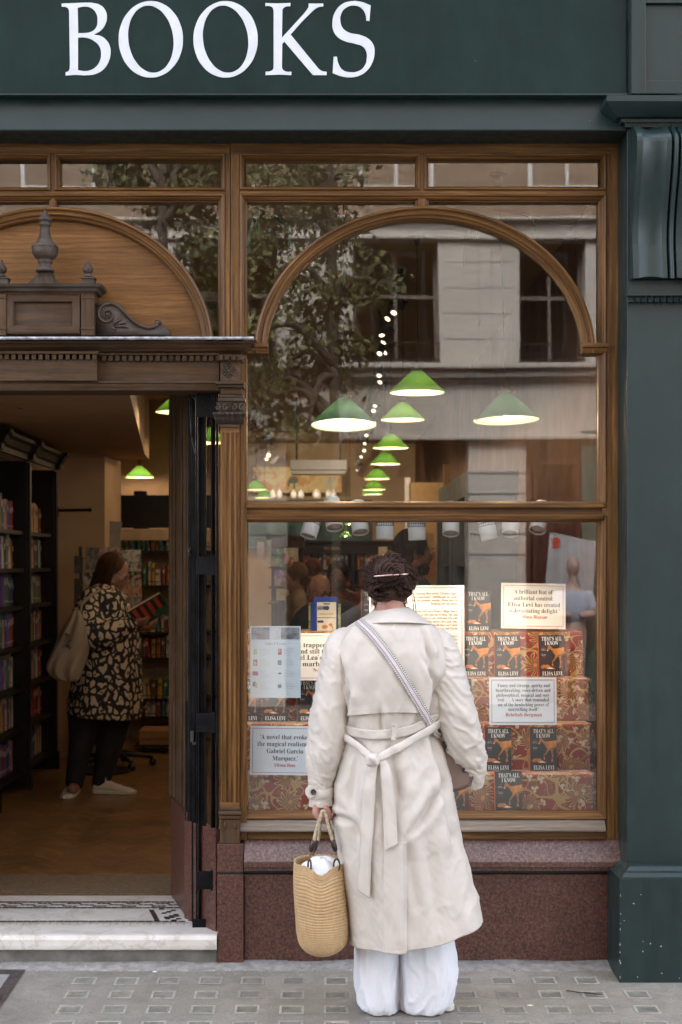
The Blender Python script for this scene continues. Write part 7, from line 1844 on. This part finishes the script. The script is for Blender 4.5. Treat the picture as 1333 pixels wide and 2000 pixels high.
# trousers
WT = WY+.09
TRM = mat('white_linen', (.74, .745, .80), .8, var=.03, scale=4, bs=.5, bd=.004, bscale=22, sheen=.1)
for (l0, r0, pts, sd_) in ((0, 0, [(1800, 700, 782, .11), (1840, 697, 780, .112), (1880, 695, 779, .115), (1915, 693, 780, .120), (1945, 696, 781, .120), (1970, 702, 780, .112), (1984, 718, 779, .095)], 3.0), (0, 0, [(1800, 781, 884, .12), (1840, 781, 884, .122), (1880, 780, 890, .125), (1915, 780, 892, .128), (1945, 781, 888, .125), (1970, 781, 880, .118), (1985, 786, 862, .10)], 8.0)):
    g = G(); rs = []
    for i in range(91):
        r_ = catm(pts, i/90); cx_, a = (X(r_[1], WT)+X(r_[2], WT))/2, (X(r_[2], WT)-X(r_[1], WT))/2; row = []
        for j in range(110):
            th = 2*PI*j/110; c_, s_ = math.cos(th), math.sin(th)
            f = nzf(c_*2.6+sd_, s_*2.0, i*.020); f2 = 1-abs(nzf(c_*2.9+sd_, s_*2.4+i*.012, i*.030+c_*.8))*2.4
            d = (.010*f+.007*max(0, f2)**2.2)*(.5+.5*min(1, i/40))+.002*nzf(c_*9, s_*9, i*.12); ex = .88
            row.append((cx_+(a*math.copysign(abs(c_)**ex, c_))+c_*d, WT+r_[3]*math.copysign(abs(s_)**ex, s_)+s_*d, max(gz(WT)+.003, Z(r_[0], WT-.8*r_[3]))))
        rs.append(row)
    g.rings(rs, True, False); g.build('trouser_leg', TRM, wm, smooth=True, solid=.003)
SH = mat('beige_canvas', (.50, .45, .38), .7); SHS = mat('pale_sole', (.62, .6, .55), .7)
def shoe(px, d, nm='shoe'):
    d = Vector(d).normalized(); sd = Vector((-d.y, d.x, 0)); h = Vector((X(px, WT), WT-.045, gz(WT)+.002)); g = G(); rs = []
    for (u, w, top) in ((-.012, .018, .04), (.0, .032, .055), (.05, .036, .06), (.12, .04, .05), (.19, .042, .04), (.235, .03, .03), (.25, .01, .02)):
        c = h+d*u; rs.append([c+sd*w+Vector((0, 0, .02)), c+sd*w*.8+Vector((0, 0, top)), c-sd*w*.8+Vector((0, 0, top)), c-sd*w+Vector((0, 0, .02))])
    g.rings(rs, True, True); o = g.build(nm, SH, wm, smooth=True, subsurf=2); g = G(); rs = []
    for (u, w) in ((-.018, .02), (.0, .036), (.08, .04), (.18, .046), (.235, .034), (.255, .012)):
        c = h+d*u; rs.append([c+sd*w, c+sd*w+Vector((0, 0, .022)), c-sd*w+Vector((0, 0, .022)), c-sd*w])
    g.rings(rs, True, True); g.build('sole', SHS, o, bevel=.004)
shoe(742, (-.15, 1, 0)); 
h_ = shoe(866, (-.05, 1, 0))
# body: head, neck, ears, hands (mostly under the clothes)
hcw = at(760, 1141, WY+.035); Rw = Matrix.Rotation(PI, 3, 'Z')@Matrix.Rotation(R(14), 3, 'X'); sw = .96
g = G(); head(g, hcw, Rw, sw)
limb(g, [hcw+Vector((0, -.03, -.05)), at(762, 1185, WY-.02), at(764, 1215, WY-.02)], [.055, .056, .075], 20)
for (py, a, b_) in ((1250, .145, .09), (1300, .15, .10), (1360, .14, .10), (1430, .13, .095), (1500, .145, .105), (1560, .15, .11)): g.ell(at(765, py, WY), (a, b_, .09), 20, 12)
limb(g, [at(675, 1265, WY), at(645, 1420, WY-.01), at(627, 1560, WY-.02)], [.045, .038, .026])
limb(g, [at(862, 1265, WY), at(893, 1410, WY-.02), at(916, 1505, WY+.06), at(908, 1520, WY+.12)], [.045, .038, .027, .025])
# left hand: a fist round the bag handles
hw = at(629, 1568, WY-.02)
for k in range(4):
    yk = WY-.062+k*.020
    limb(g, [Vector((hw.x+.014, yk, hw.z-.012)), Vector((hw.x+.026, yk, hw.z-.034)), Vector((hw.x+.016, yk, hw.z-.056-.002*k)), Vector((hw.x-.006, yk+.001, hw.z-.056)), Vector((hw.x-.012, yk, hw.z-.040))], [.012, .0105, .0098, .0092, .0082], 12, seg=5)
limb(g, [hw, Vector((hw.x+.002, WY-.03, hw.z-.025))], [.026, .026], 14); g.ell((hw.x+.008, WY-.030, hw.z-.030), (.020, .040, .022), 18, 12)
g.ell((hw.x-.014, WY-.036, hw.z-.020), (.013, .034, .022), 16, 10)
limb(g, [Vector((hw.x-.018, WY-.055, hw.z-.008)), Vector((hw.x-.022, WY-.068, hw.z-.028)), Vector((hw.x-.008, WY-.076, hw.z-.044)), Vector((hw.x+.006, WY-.078, hw.z-.048))], [.013, .012, .0105, .009], 12, seg=5)
hand(g, at(908, 1520, WY+.12), (-.5, .6, .2), (0, 0, -1), .95, .5, 1)
for px in (740, 835): limb(g, [at(px, 1620, WT), at(px, 1800, WT), at(px, 1960, WT)], [.08, .050, .035])
g.build('body', SKIN, wm, smooth=True, remesh=.0042, msmooth=2)
# hair: scalp shell, locks swept to the twist, the twist, loose wisps
HC = at(760, 1136, WY+.01)
g = G(); g.ell(HC+Vector((0, .012, .004)), (.088, .094, .084), 40, 26)
g.ell(at(762, 1160, WY-.035), (.066, .040, .042), 26, 16)
g.build('hair', H_DARK, wm, smooth=True)
rnd = random.Random(21)
g = G()
tw_ = at(765, 1117, WY-.090)
RX, RYY, RZ = .092, .098, .088
for ci in range(150):
    a0 = rnd.uniform(0, 2*PI); sp0 = rnd.uniform(.6, 1.75); lift = rnd.uniform(.97, 1.07) if rnd.random() < .8 else rnd.uniform(1.05, 1.13); swirl = rnd.uniform(.3, 1.3); wv = rnd.uniform(0, 6); wd = rnd.uniform(.05, .12)
    if math.sin(a0) < -.45: sp0 = min(sp0, 1.1)
    for i in range(9):
        a = a0+rnd.gauss(0, wd); start_pol = sp0+rnd.gauss(0, .08); pts = []; off = rnd.gauss(0, .0032)
        for k in range(12):
            t = k/11; pol = start_pol*(1-t)+.25*t; aa = a*(1-t*.0)+swirl*t*t+(a0-a)*t*.5
            q = Vector((RX*math.sin(pol)*math.cos(aa), -RYY*math.cos(pol), RZ*math.sin(pol)*math.sin(aa)))
            c0 = HC+Vector((0, .012, .004)); c1 = Vector((tw_.x, c0.y, tw_.z)); c = c0.lerp(c1, t)
            hh = 1+(lift-1)*math.sin(min(1, t*1.25)*PI)+.012*math.sin(t*9+wv)
            q2 = q*hh; q2 += q.normalized()*off; pts.append(c+q2)
        g.tube(pts, [.0006, .0013, .0017, .0018, .0019, .0019, .0019, .0018, .0017, .0015, .0012, .0006], 3)
for ci in range(46):    # low roll at the nape
    a0 = rnd.uniform(-.25, 1.25)*PI; L = rnd.uniform(.5, 1.3); r0 = rnd.uniform(.45, 1.1); c = at(761+rnd.gauss(0, 4), 1155+rnd.gauss(0, 3), WY-.056); bl = rnd.uniform(.008, .030)
    for i in range(9):
        pts = []; r1 = r0+rnd.gauss(0, .05); a1 = a0+rnd.gauss(0, .06)
        for k in range(9):
            t = a1+L*k/8; pts.append(c+Vector((.070*r1*math.cos(t), -.014-bl*math.sin(k/8*PI)+rnd.uniform(-.0006, .0006), .040*r1*math.sin(t)+.003)))
        g.tube(pts, [.0006]+[.0016]*7+[.0004], 3)
for ci in range(60):    # the twist itself
    a0 = rnd.uniform(0, 2*PI); L = rnd.uniform(1.0, 2.8); r0 = rnd.uniform(.15, 1.08); cx2 = rnd.gauss(0, .006); cz2 = rnd.gauss(0, .005); bl = rnd.uniform(-.004, .008)
    for i in range(9):
        pts = []; r1 = r0+rnd.gauss(0, .05)
        for k in range(10):
            t = a0+L*k/9; rr_ = max(.02, r1*(1-.3*k/9))
            pts.append(tw_+Vector((cx2+.052*rr_*math.cos(t), -bl-.026*math.sqrt(max(0, 1-min(1, rr_*rr_)))-.010, cz2+.040*rr_*math.sin(t)+.006*math.cos(t)))+Vector((0, rnd.uniform(-.0008, .0008), 0)))
        g.tube(pts, [.0006]+[.0016]*8+[.0004], 3)
g.build('hair_locks', H_DARK, wm, smooth=True)
g = G()
def wisp(px0, py0, pts, r=.0006):
    P_ = [(px0, py0)]+pts; g.tube([at(a, b_, WY-.03) for a, b_ in P_], [r]*(len(P_)-1)+[r*.3], 4)
for i in range(9): o = rnd.uniform(-3, 3); wisp(803+o*.5, 1152, [(807+o, 1165), (810+o, 1180), (811+o*1.2, 1195), (813+o*1.2, 1208+rnd.uniform(-8, 10))], .0004)
for i in range(5): o = rnd.uniform(-2, 2); wisp(717+o*.4, 1154, [(713+o, 1165), (711+o, 1178), (711+o*1.2, 1190), (713+o, 1200)], .0004)
for i in range(260):
    a = rnd.uniform(-.25, PI+.25); q = HC+Vector((.088*math.cos(a), rnd.uniform(-.06, .04), .092*math.sin(a)))
    d = Vector((math.cos(a)+rnd.uniform(-1.2, 1.2), 0, math.sin(a)+rnd.uniform(-1, .6))).normalized(); L = rnd.uniform(.010, .034)
    g.tube([q-d*.004, q+d*L*.5+Vector((0, 0, .001)), q+d*L+Vector((rnd.uniform(-.004, .004), 0, rnd.uniform(-.005, .002)))], [.0004, .0003, .0001], 3)
for i in range(170):
    px = rnd.uniform(726, 798); q = at(px, 1176+rnd.uniform(-5, 7), WY-.05); g.tube([q, q+Vector((rnd.uniform(-.006, .006), .003, -.012)), q+Vector((rnd.uniform(-.01, .01), .006, -.024))], [.0006, .0004, .0001], 3)
g.build('loose_hair', H_DARK, wm)
cl = G(); A, B = at(731, 1125.5, WY-.128), at(798, 1121, WY-.122); mid = (A+B)/2
cl.tube([A, A.lerp(B, .25)+Vector((0, -.004, 0)), mid+Vector((0, -.006, .0005)), A.lerp(B, .8)+Vector((0, -.004, 0)), B], [.0022, .0026, .0018, .0026, .0034], 10)
cl.build('hair_pin', mat('rose_gold', (.75, .50, .45), .22, .9, var=.1), label='rose gold hair pin pushed through the dark twisted hair', cat='hair pin', smooth=True)
# ---- cross body strap and brown bag ---------------------------------------------
def strapm():
    m, t, p = nodes('striped_webbing'); tc = t.nodes.new('ShaderNodeTexCoord'); sp = t.nodes.new('ShaderNodeSeparateXYZ'); t.links.new(tc.outputs['UV'], sp.inputs[0])
    u, v = sp.outputs[0], sp.outputs[1]
    c = ramp(t, v, [(0, (.12, .12, .11)), (.16, (.50, .55, .40)), (.24, (.36, .19, .27)), (.34, (.60, .57, .56)), (.66, (.36, .19, .27)), (.76, (.50, .48, .44)), (.86, (.12, .12, .11))], 'CONSTANT')
    edge = mth(t, 'MAXIMUM', mth(t, 'LESS_THAN', v, .16), mth(t, 'GREATER_THAN', v, .86))
    dot = mth(t, 'GREATER_THAN', mth(t, 'FRACT', mth(t, 'MULTIPLY', u, 120)), .5)
    c = mix(t, mth(t, 'MULTIPLY', edge, dot), c, (.62, .62, .58))
    t.links.new(c, p.inputs['Base Color']); p.inputs['Roughness'].default_value = .7; return m
SB = thing('shoulder_bag', 'taupe leather bag on a striped strap worn across the back of the woman', 'bag', at(895, 1500, WY))
def strap_uv(pts, off):
    g = G(); nn = 90; prev = None; u_ = 0; rows = []
    for i in range(nn+1):
        u = i/nn; px, py, w = catm(pts, u); p2 = catm(pts, min(1, u+.02)); p0 = catm(pts, max(0, u-.02)); tx, ty_ = p2[0]-p0[0], p2[1]-p0[1]; L = math.hypot(tx, ty_); nx_, ny_ = -ty_/L, tx/L
        rows.append([backpt(px+nx_*(j/6-.5)*w, py+ny_*(j/6-.5)*w, off+.001*(1-(2*j/6-1)**2), .55) for j in range(7)])
    b = len(g.v)
    for i in range(nn):
        d = (rows[i+1][3]-rows[i][3]).length
        for j in range(6): g.add([rows[i][j], rows[i][j+1], rows[i+1][j+1], rows[i+1][j]], [(0, 1, 2, 3)], [[(u_, j/6), (u_, (j+1)/6), (u_+d, (j+1)/6), (u_+d, j/6)]])
        u_ += d
    return g.build('strap', strapm(), SB, smooth=True, weld=False, solid=.0015)
strap_uv([(708, 1213, 17), (730, 1238, 17), (758, 1275, 17), (786, 1320, 17), (812, 1368, 16), (834, 1412, 15), (852, 1440, 12)], .0165)
LEA = mat('taupe_leather', (.17, .115, .09), .5, var=.15, scale=8, bs=.3, bscale=180); LEAD2 = mat('dark_edge_leather', (.03, .02, .02), .5)
by = WY-.045; poly = [(868, 1428), (884, 1446), (900, 1470), (918, 1492), (924, 1512), (920, 1534), (900, 1543), (882, 1547), (866, 1520)]
g = G(); g.prism([(X(a, by), Z(b_, by)) for a, b_ in poly], by, by+.09); g.build('bag_body', LEA, SB, bevel=.012, recalc=True)
g = G(); g.tube([at(a, b_, by-.001) for a, b_ in [(880, 1546), (900, 1543), (920, 1534), (925, 1512)]], .0022, 6); g.tube([at(a, b_, by-.002) for a, b_ in [(876, 1455), (888, 1462), (886, 1476)]], .002, 6); g.build('piping', LEAD2, SB)
g = G(); g.tube([backpt(846, 1428, .014), backpt(856, 1446, .010), at(868, 1455, by-.02), at(884, 1470, by)], .0055, 8); g.build('strap_end', LEAD2, SB)
# ---- straw bag -----------------------------------------------------------------
BY = WY-.04
bg_ = thing('straw_bag', 'tall straw basket bag with scalloped rim hanging from her left hand', 'bag', at(628, 1866, BY))
def strawm():
    m, t, p = nodes('woven_straw'); v = vec(t, 'Object'); sp = t.nodes.new('ShaderNodeSeparateXYZ'); t.links.new(v, sp.inputs[0])
    n1 = nz(t, vec(t, 'Object', (1, 1, .1)), 260, 3)
    c = ramp(t, nz(t, v, 7, 4), [(.3, (.40, .255, .12)), (.7, (.52, .36, .19))])
    c = mix(t, .5, c, ramp(t, n1, [(.3, (.7,)*3), (.7, (1.15,)*3)]), 'MULTIPLY')
    t.links.new(c, p.inputs['Base Color']); p.inputs['Roughness'].default_value = .75; bump(t, n1, p, .5, .001); return m
STRAW = strawm()
BT = [(1690, 576, 672, .085), (1705, 575, 672, .090), (1740, 575, 674, .098), (1775, 577, 677, .100), (1805, 579, 680, .100), (1830, 581, 680, .098), (1848, 586, 676, .092), (1858, 594, 666, .080), (1864, 606, 652, .055), (1866, 618, 640, .02)]
g = G(); rs = []; NB = 190
for i in range(NB+1):
    u = i/NB; r_ = catm(BT, u); cx_, a = (X(r_[1], BY)+X(r_[2], BY))/2, (X(r_[2], BY)-X(r_[1], BY))/2; row = []
    rib = .0013*math.sin(u*2*PI*46)
    for j in range(96):
        th = 2*PI*j/96; c_, s_ = math.cos(th), math.sin(th); pxr = HX+(cx_+a*c_)*F/(CD+BY)
        top = (1-u)**2
        sag = 0
        if u < .5: sag = -.030*math.exp(-((pxr-628)/17)**2)*(1-u*2)**1.6 if s_ < 0 else -.0*(1-u*2)+.008*(1-u*2)
        fold = -.014*math.exp(-((pxr-597)/9)**2)*max(0, 1-u*1.9)*(1 if s_ < 0 else 0)+.010*math.exp(-((pxr-612)/10)**2)*max(0, 1-u*1.6)*(1 if s_ < 0 else 0)
        d = rib-fold*-1*1.0
        scal = .0035*abs(math.sin(th*15))*math.exp(-u*60)
        row.append((cx_+(a+rib)*c_, BY+(r_[3]+d)*s_, Z(r_[0], BY-.5*r_[3])+sag+scal))
    rs.append(row)
g.rings(rs, True, False); bo = g.build('basket', STRAW, bg_, smooth=True, solid=.004)
g = G(); rs = []
for i in range(24):
    u = i/23; row = []
    for j in range(60):
        th = 2*PI*j/60; rr_ = math.sin(min(1, u)*PI/2)*.072
        row.append((X(630, BY)+rr_*1.1*math.cos(th)*(1+.08*nzf(th*2, u*3, 0)), BY+rr_*math.sin(th), Z(1697, BY)+.040*math.cos(u*PI/2)+.010*nzf(math.cos(th)*1.6, math.sin(th)*1.6, u*3+2)-(.03 if math.sin(th) < -.3 else 0)*u))
    rs.append(row)
g.rings(rs, True, False); g.build('white_cloth', mat('white_cotton', (.74, .76, .78), .85, var=.04, bs=.5, bscale=60, bd=.003), label='crumpled white cloth inside the straw bag', cat='cloth', smooth=True)
ROPE = mat('wrapped_cord', (.45, .37, .25), .8, var=.25, scale=120); TORT = mat('dark_tortoiseshell', (.035, .018, .014), .22, var=.6, scale=40, bs=0); WOODB = mat('wood_bead', (.16, .07, .035), .4)
for hi, (dy, pts) in enumerate(((-.052, [(613, 1645), (618, 1622), (625, 1600), (630, 1585), (636, 1590), (642, 1615), (650, 1642)]), (.035, [(622, 1642), (625, 1620), (628, 1600), (633, 1586), (640, 1598), (646, 1620), (654, 1645)]))):
    g = G(); y = BY+dy; P_ = [at(a, b_, y*.0+BY+dy) for a, b_ in pts]; rs = [catm([list(q) for q in P_], k/70) for k in range(71)]
    g.tube(rs, [.0058+.0007*math.sin(k*2.6) for k in range(71)], 10); hd = g.build('handle', ROPE, bg_, smooth=True)
    for (a0, b0, a1, b1, a2, b2) in ((613, 1640, 608, 1664, 605, 1678), (650, 1640, 656, 1663, 658, 1677)):
        g = G(); p0, p1, p2 = at(a0+hi*6*(1 if a0 < 630 else .4), b0, BY+dy), at(a1+hi*5, b1, BY+dy), at(a2+hi*4, b2, BY+dy)
        g.tube([p0, p0.lerp(p1, .15), p0.lerp(p1, .5), p0.lerp(p1, .85), p1], [.006, .0088, .0098, .0088, .006], 12); g.build('toggle', TORT, hd, smooth=True)
        g = G(); g.ell(p1.lerp(p2, .3), (.0056,)*3, 12, 8); g.build('bead', WOODB, hd, smooth=True)
        g = G(); c = p2+Vector((0, 0, -.022)); g.tube([c+Vector((.0105*math.sin(q)*(1.0 if a0 > 630 else .5), -.002+.003*math.cos(q), .020*math.cos(q))) for q in [2*PI*k/20 for k in range(21)]], .0034, 8); g.build('ring', TORT, hd, smooth=True)
# ================================================================ THE OTHER SIDE OF THE STREET (seen in the glass)
BYY = -12.0
VD = CD+2*GL-BYY            # optical distance of the opposite front in the window
def rx(px, y=BYY): return (px-HX)*(CD+2*GL-y)/F
def rz(py, y=BYY): return CH+(HY-py)*(CD+2*GL-y)/F
ob = thing('stone_building', 'pale stone building with dark windows across the street, reflected in the shop window', 'building', (0, BYY, -.2))
g = G()
def wall(x0, x1, z0, z1, m=0, dy=0): g.box(x0, x1, BYY-.5, BYY+dy, z0, z1, m)
zs0, zs1 = rz(850), rz(746)            # ground storey band
xw = [(rx(690), rx(858)), (rx(1015), rx(1142)), (rx(372), rx(540)), (rx(60), rx(225)), (rx(1330), rx(1490)), (rx(-260), rx(-95))]
wz0, wz1 = rz(708), rz(468); gz1 = rz(852)
xs = sorted(xw); edges = [-9]+[v for p_ in xs for v in p_]+[9]
for i in range(0, len(edges), 2): wall(edges[i], edges[i+1], wz0, wz1)
wall(-9, 9, wz1, rz(430)); wall(-9, 9, rz(746), wz0); wall(-9, 9, gz1, rz(746)+.0)
# ground storey: piers and openings
op = [(rx(560), rx(915)), (rx(1030), rx(1190)), (rx(150), rx(480)), (rx(1260), rx(1500)), (rx(-300), rx(60))]
e2 = [-9]+[v for p_ in sorted(op) for v in p_]+[9]
for i in range(0, len(e2), 2): wall(e2[i], e2[i+1], -.3, gz1)
g.build('wall', STONE, ob, bevel=.01)
g = G()
for (z0, z1, d) in ((rz(746), rz(738), .05), (rz(738), rz(722), .12), (rz(722), rz(712), .20), (rz(862), rz(852), .10), (rz(470), rz(462), .06), (rz(433), rz(427), .10)): g.box(-9, 9, BYY+.001, BYY+d, z0, z1)
g.build('string_course', STONE, ob, bevel=.015)
g = G()
for py in (925, 965, 1085, 1005, 1045): 
    for a, b_ in zip(e2[::2], e2[1::2]): g.box(a+.01, b_-.01, BYY+.0005, BYY+.006, rz(py)-.008, rz(py)+.008)
for py in (510, 560, 610, 660): g.box(rx(870), rx(1003), BYY+.0005, BYY+.003, rz(py)-.003, rz(py)+.003)
for px in (935, 960): g.box(rx(px)-.003, rx(px)+.003, BYY+.0005, BYY+.003, rz(700), rz(480))
g.build('joints', mat('dark_joint', (.2, .18, .16), .9), ob)  # dark lines along the joints of the stone blocks
g = G(); wall(-9, 9, rz(427), 12.5); g.build('brick_storey', BRICKB, ob)
DKW = mat('dark_room', (.05, .04, .035), .8, var=.3, scale=1)
for (a, b_) in xw+[(rx(60+k*330-20), rx(60+k*330+130)) for k in range(-1, 5)]:
    up = (a, b_) not in xw
    z0, z1 = (wz0, wz1) if not up else (rz(372), rz(180))
    g = G(); 
    dy = -.25 if not up else .02
    g.box(a, b_, BYY-.45, BYY-.30, z0, z1) if not up else None
    if not up: g.build('room', DKW, ob)
    g = G(); fw = .05; y0 = BYY+dy
    col = WHITEPL if up else mat('taupe_frame', (.16, .13, .11), .6)
    for (p0, p1, q0, q1) in ((a, a+fw, z0, z1), (b_-fw, b_, z0, z1), (a+fw, b_-fw, z0, z0+fw), (a+fw, b_-fw, z1-fw, z1), ((a+b_)/2-.02, (a+b_)/2+.02, z0+fw, z1-fw), (a+fw, (a+b_)/2-.021, z0+(z1-z0)*.55, z0+(z1-z0)*.58), ((a+b_)/2+.021, b_-fw, z0+(z1-z0)*.55, z0+(z1-z0)*.58)): g.box(p0, p1, y0-.04, y0, q0, q1)
    wf = g.build('window', col, ob)
    g = G(); g.quad((a, y0-.03, z0), (b_, y0-.03, z0), (b_, y0-.03, z1), (a, y0-.03, z1)); g.build('pane', GLASSD if not up else DKW, wf)
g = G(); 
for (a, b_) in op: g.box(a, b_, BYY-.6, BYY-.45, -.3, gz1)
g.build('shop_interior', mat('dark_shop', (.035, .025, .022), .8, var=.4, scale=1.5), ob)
g = G(); MAR = mat('maroon_paint', (.09, .022, .018), .45)
for px in (1032, 1046, 1128): g.box(rx(px), rx(px+8), BYY-.3, BYY-.1, -.2, gz1-.02)
g.box(rx(1032), rx(1190), BYY-.3, BYY-.1, gz1-.35, gz1-.02); g.box(rx(1055), rx(1127), BYY-.3, BYY-.14, -.2, .65); g.box(rx(1056), rx(1189), BYY-.44, BYY-.40, .3, gz1-.4); g.build('shop_door_frame', MAR, ob)
g = G(); TEALP = mat('teal_paint', (.03, .10, .085), .5); g.box(rx(1137), rx(1190), BYY-.28, BYY+.02, -.2, rz(845)); g.build('green_post', TEALP, ob)
g = G(); g.box(rx(560), rx(915), BYY-.4, BYY-.2, -.2, .55); g.build('shop_base', BLACK, ob)
# balcony rail under the first floor windows
g = G()
for (a, b_) in xw[:4]:
    g.box(a, b_, BYY+.02, BYY+.05, rz(672), rz(669)); g.box(a, b_, BYY+.02, BYY+.05, rz(704), rz(701))
    x = a
    while x < b_: g.box(x, x+.012, BYY+.03, BYY+.042, rz(701), rz(672)); x += .13
g.build('railing', BLACK, ob)
y = BYY+.06; nb_ = thing('notice_sheet', 'large tilted white notice with a small red square in the shop across the street', 'notice', (rx(1115, y), y, rz(1100, y)))
q = [(1075, 1042), (1165, 1060), (1160, 1160), (1066, 1140)]
g = G(); g.prism([(rx(a, y), rz(b_, y)) for a, b_ in q][::-1], y, y+.01); g.build('sheet', mat('grey_white_paper', (.42, .42, .43), .7), nb_, recalc=True)
g = G(); g.box(rx(1080, y), rx(1093, y), y+.011, y+.014, rz(1073, y), rz(1053, y)); g.build('red_square', CRED, nb_)
y = BYY+.25; mq = thing('mannequin', 'bald shop mannequin in a pale blue shirt across the street', 'mannequin', (rx(1118, y), y, -.2))
MS = mat('mannequin_skin', (.45, .30, .25), .5)
g = G(); g.ell((rx(1120, y), y, rz(1108, y)), (.085, .095, .125), 18, 12); limb(g, [Vector((rx(1120, y), y, rz(1120, y))), Vector((rx(1120, y), y, rz(1150, y)))], [.05, .06]); g.ell((rx(1120, y), y, rz(1185, y)), (.2, .13, .28), 20, 14); g.ell((rx(1120, y), y, rz(1230, y)), (.17, .13, .2), 20, 14)
for s_ in (-1, 1): limb(g, [Vector((rx(1120, y)+s_*.2, y, rz(1165, y))), Vector((rx(1120, y)+s_*.26, y+.03, rz(1195, y))), Vector((rx(1120, y)+s_*.08, y+.17, rz(1200, y)))], [.05, .042, .035])
for s_ in (-1, 1): limb(g, [Vector((rx(1120, y)+s_*.09, y, rz(1235, y))), Vector((rx(1120, y)+s_*.1, y, .3)), Vector((rx(1120, y)+s_*.1, y, -.18))], [.09, .06, .045])
g.build('figure', MS, mq, smooth=True, remesh=.02, msmooth=2)
g = G(); g.ell((rx(1120, y), y, rz(1185, y)), (.215, .145, .26), 20, 14)
for s_ in (-1, 1): limb(g, [Vector((rx(1120, y)+s_*.19, y, rz(1163, y))), Vector((rx(1120, y)+s_*.25, y+.02, rz(1185, y)))], [.07, .065])
g.build('shirt', cloth('pale_blue_shirt', (.40, .45, .55)), mq, smooth=True, remesh=.02, msmooth=2)
# street tree
LEAF = []
for nm, c in (('leaf_mid', (.16, .17, .085)), ('leaf_dark', (.115, .12, .07)), ('leaf_light', (.22, .225, .11))): LEAF.append(mat(nm, c, .85, var=.3, scale=4, bs=0, spec=.1))
BARK = mat('bark', (.09, .075, .06), .9, var=.3, scale=20, bs=.8, bd=.01, bscale=30)
TYY = -9.6
def tree(label, x, y, crown, seed, trunk_r=.075, h0=6.5, nl=15000):
    rnd = random.Random(seed); t = thing('street_tree', label, 'tree', (x, y, -.25)); g = G()
    limb(g, [Vector((x, y, -.3)), Vector((x+.03, y, 2)), Vector((x-.02, y, 4.2)), Vector((x-.05, y, h0))], [trunk_r*1.3, trunk_r, trunk_r*.9, trunk_r*.4], 12)
    cl = []
    for (cx_, cy_, cz_, r_) in crown:
        c = Vector((cx_, cy_, cz_)); b_ = Vector((x, y, min(cz_-.3, h0-1.2) if cz_ > 3 else 3.6)); limb(g, [b_, b_.lerp(c, .5)+Vector((0, 0, .25)), c], [.05, .035, .012], 8, seg=5)
        for k in range(int(26*r_*r_)+6):
            d = Vector((rnd.gauss(0, 1), rnd.gauss(0, 1), rnd.gauss(0, 1))).normalized()*r_*rnd.random()**.4
            e = c+d; g.tube([c, c.lerp(e, .5)+Vector((0, 0, .06)), e], [.010, .006, .003], 4); cl.append((e, rnd.uniform(.14, .34)))
    g.build('trunk', BARK, t, smooth=True)
    g = G(); per = nl//max(1, len(cl))
    for (e, rr_) in cl:
        tone = rnd.choice([0, 0, 1, 1, 2])
        for k in range(per):
            p_ = e+Vector((rnd.gauss(0, .5), rnd.gauss(0, .5), rnd.gauss(0, .42)))*rr_; s_ = rnd.uniform(.03, .058)
            a = Vector((rnd.gauss(0, 1), rnd.gauss(0, 1), rnd.gauss(0, .5))).normalized(); b_ = a.orthogonal().normalized(); b_ = Matrix.Rotation(rnd.uniform(0, 6), 3, a)@b_; q_ = a.cross(b_)
            g.add([p_-b_*s_, p_+q_*s_*.55, p_+b_*s_, p_-q_*s_*.55], [(0, 1, 2, 3)], None, tone if rnd.random() < .8 else rnd.randrange(3))
    g.build('crown', LEAF, t); return t
def cr(px, py, r_, y=TYY): return (rx(px, y), y+random.uniform(-.5, .4), rz(py, y), r_)
random.seed(9)
tree('slender street tree with drooping leafy branches, nearest the stone building', rx(652, TYY), TYY, [cr(600, 400, .55), cr(540, 420, .6), cr(640, 480, .5), cr(540, 540, .55), cr(600, 600, .5), cr(660, 620, .42), cr(500, 660, .5), cr(560, 700, .40), cr(690, 560, .30), cr(730, 565, .18), cr(660, 690, .25), cr(495, 755, .20), cr(530, 780, .12), cr(565, 815, .12), cr(598, 850, .07), cr(488, 840, .12), cr(590, 330, .5), cr(500, 330, .6), cr(650, 350, .4)], 5, .05, 7.0, 5200)
tree('leafy street tree further left across the street', rx(330, TYY), TYY+.2, [cr(400, 380, .5), cr(330, 350, .45), cr(240, 335, .3), cr(425, 500, .4), cr(400, 600, .3), cr(410, 320, .4)], 6, .07, 7.0, 4200)
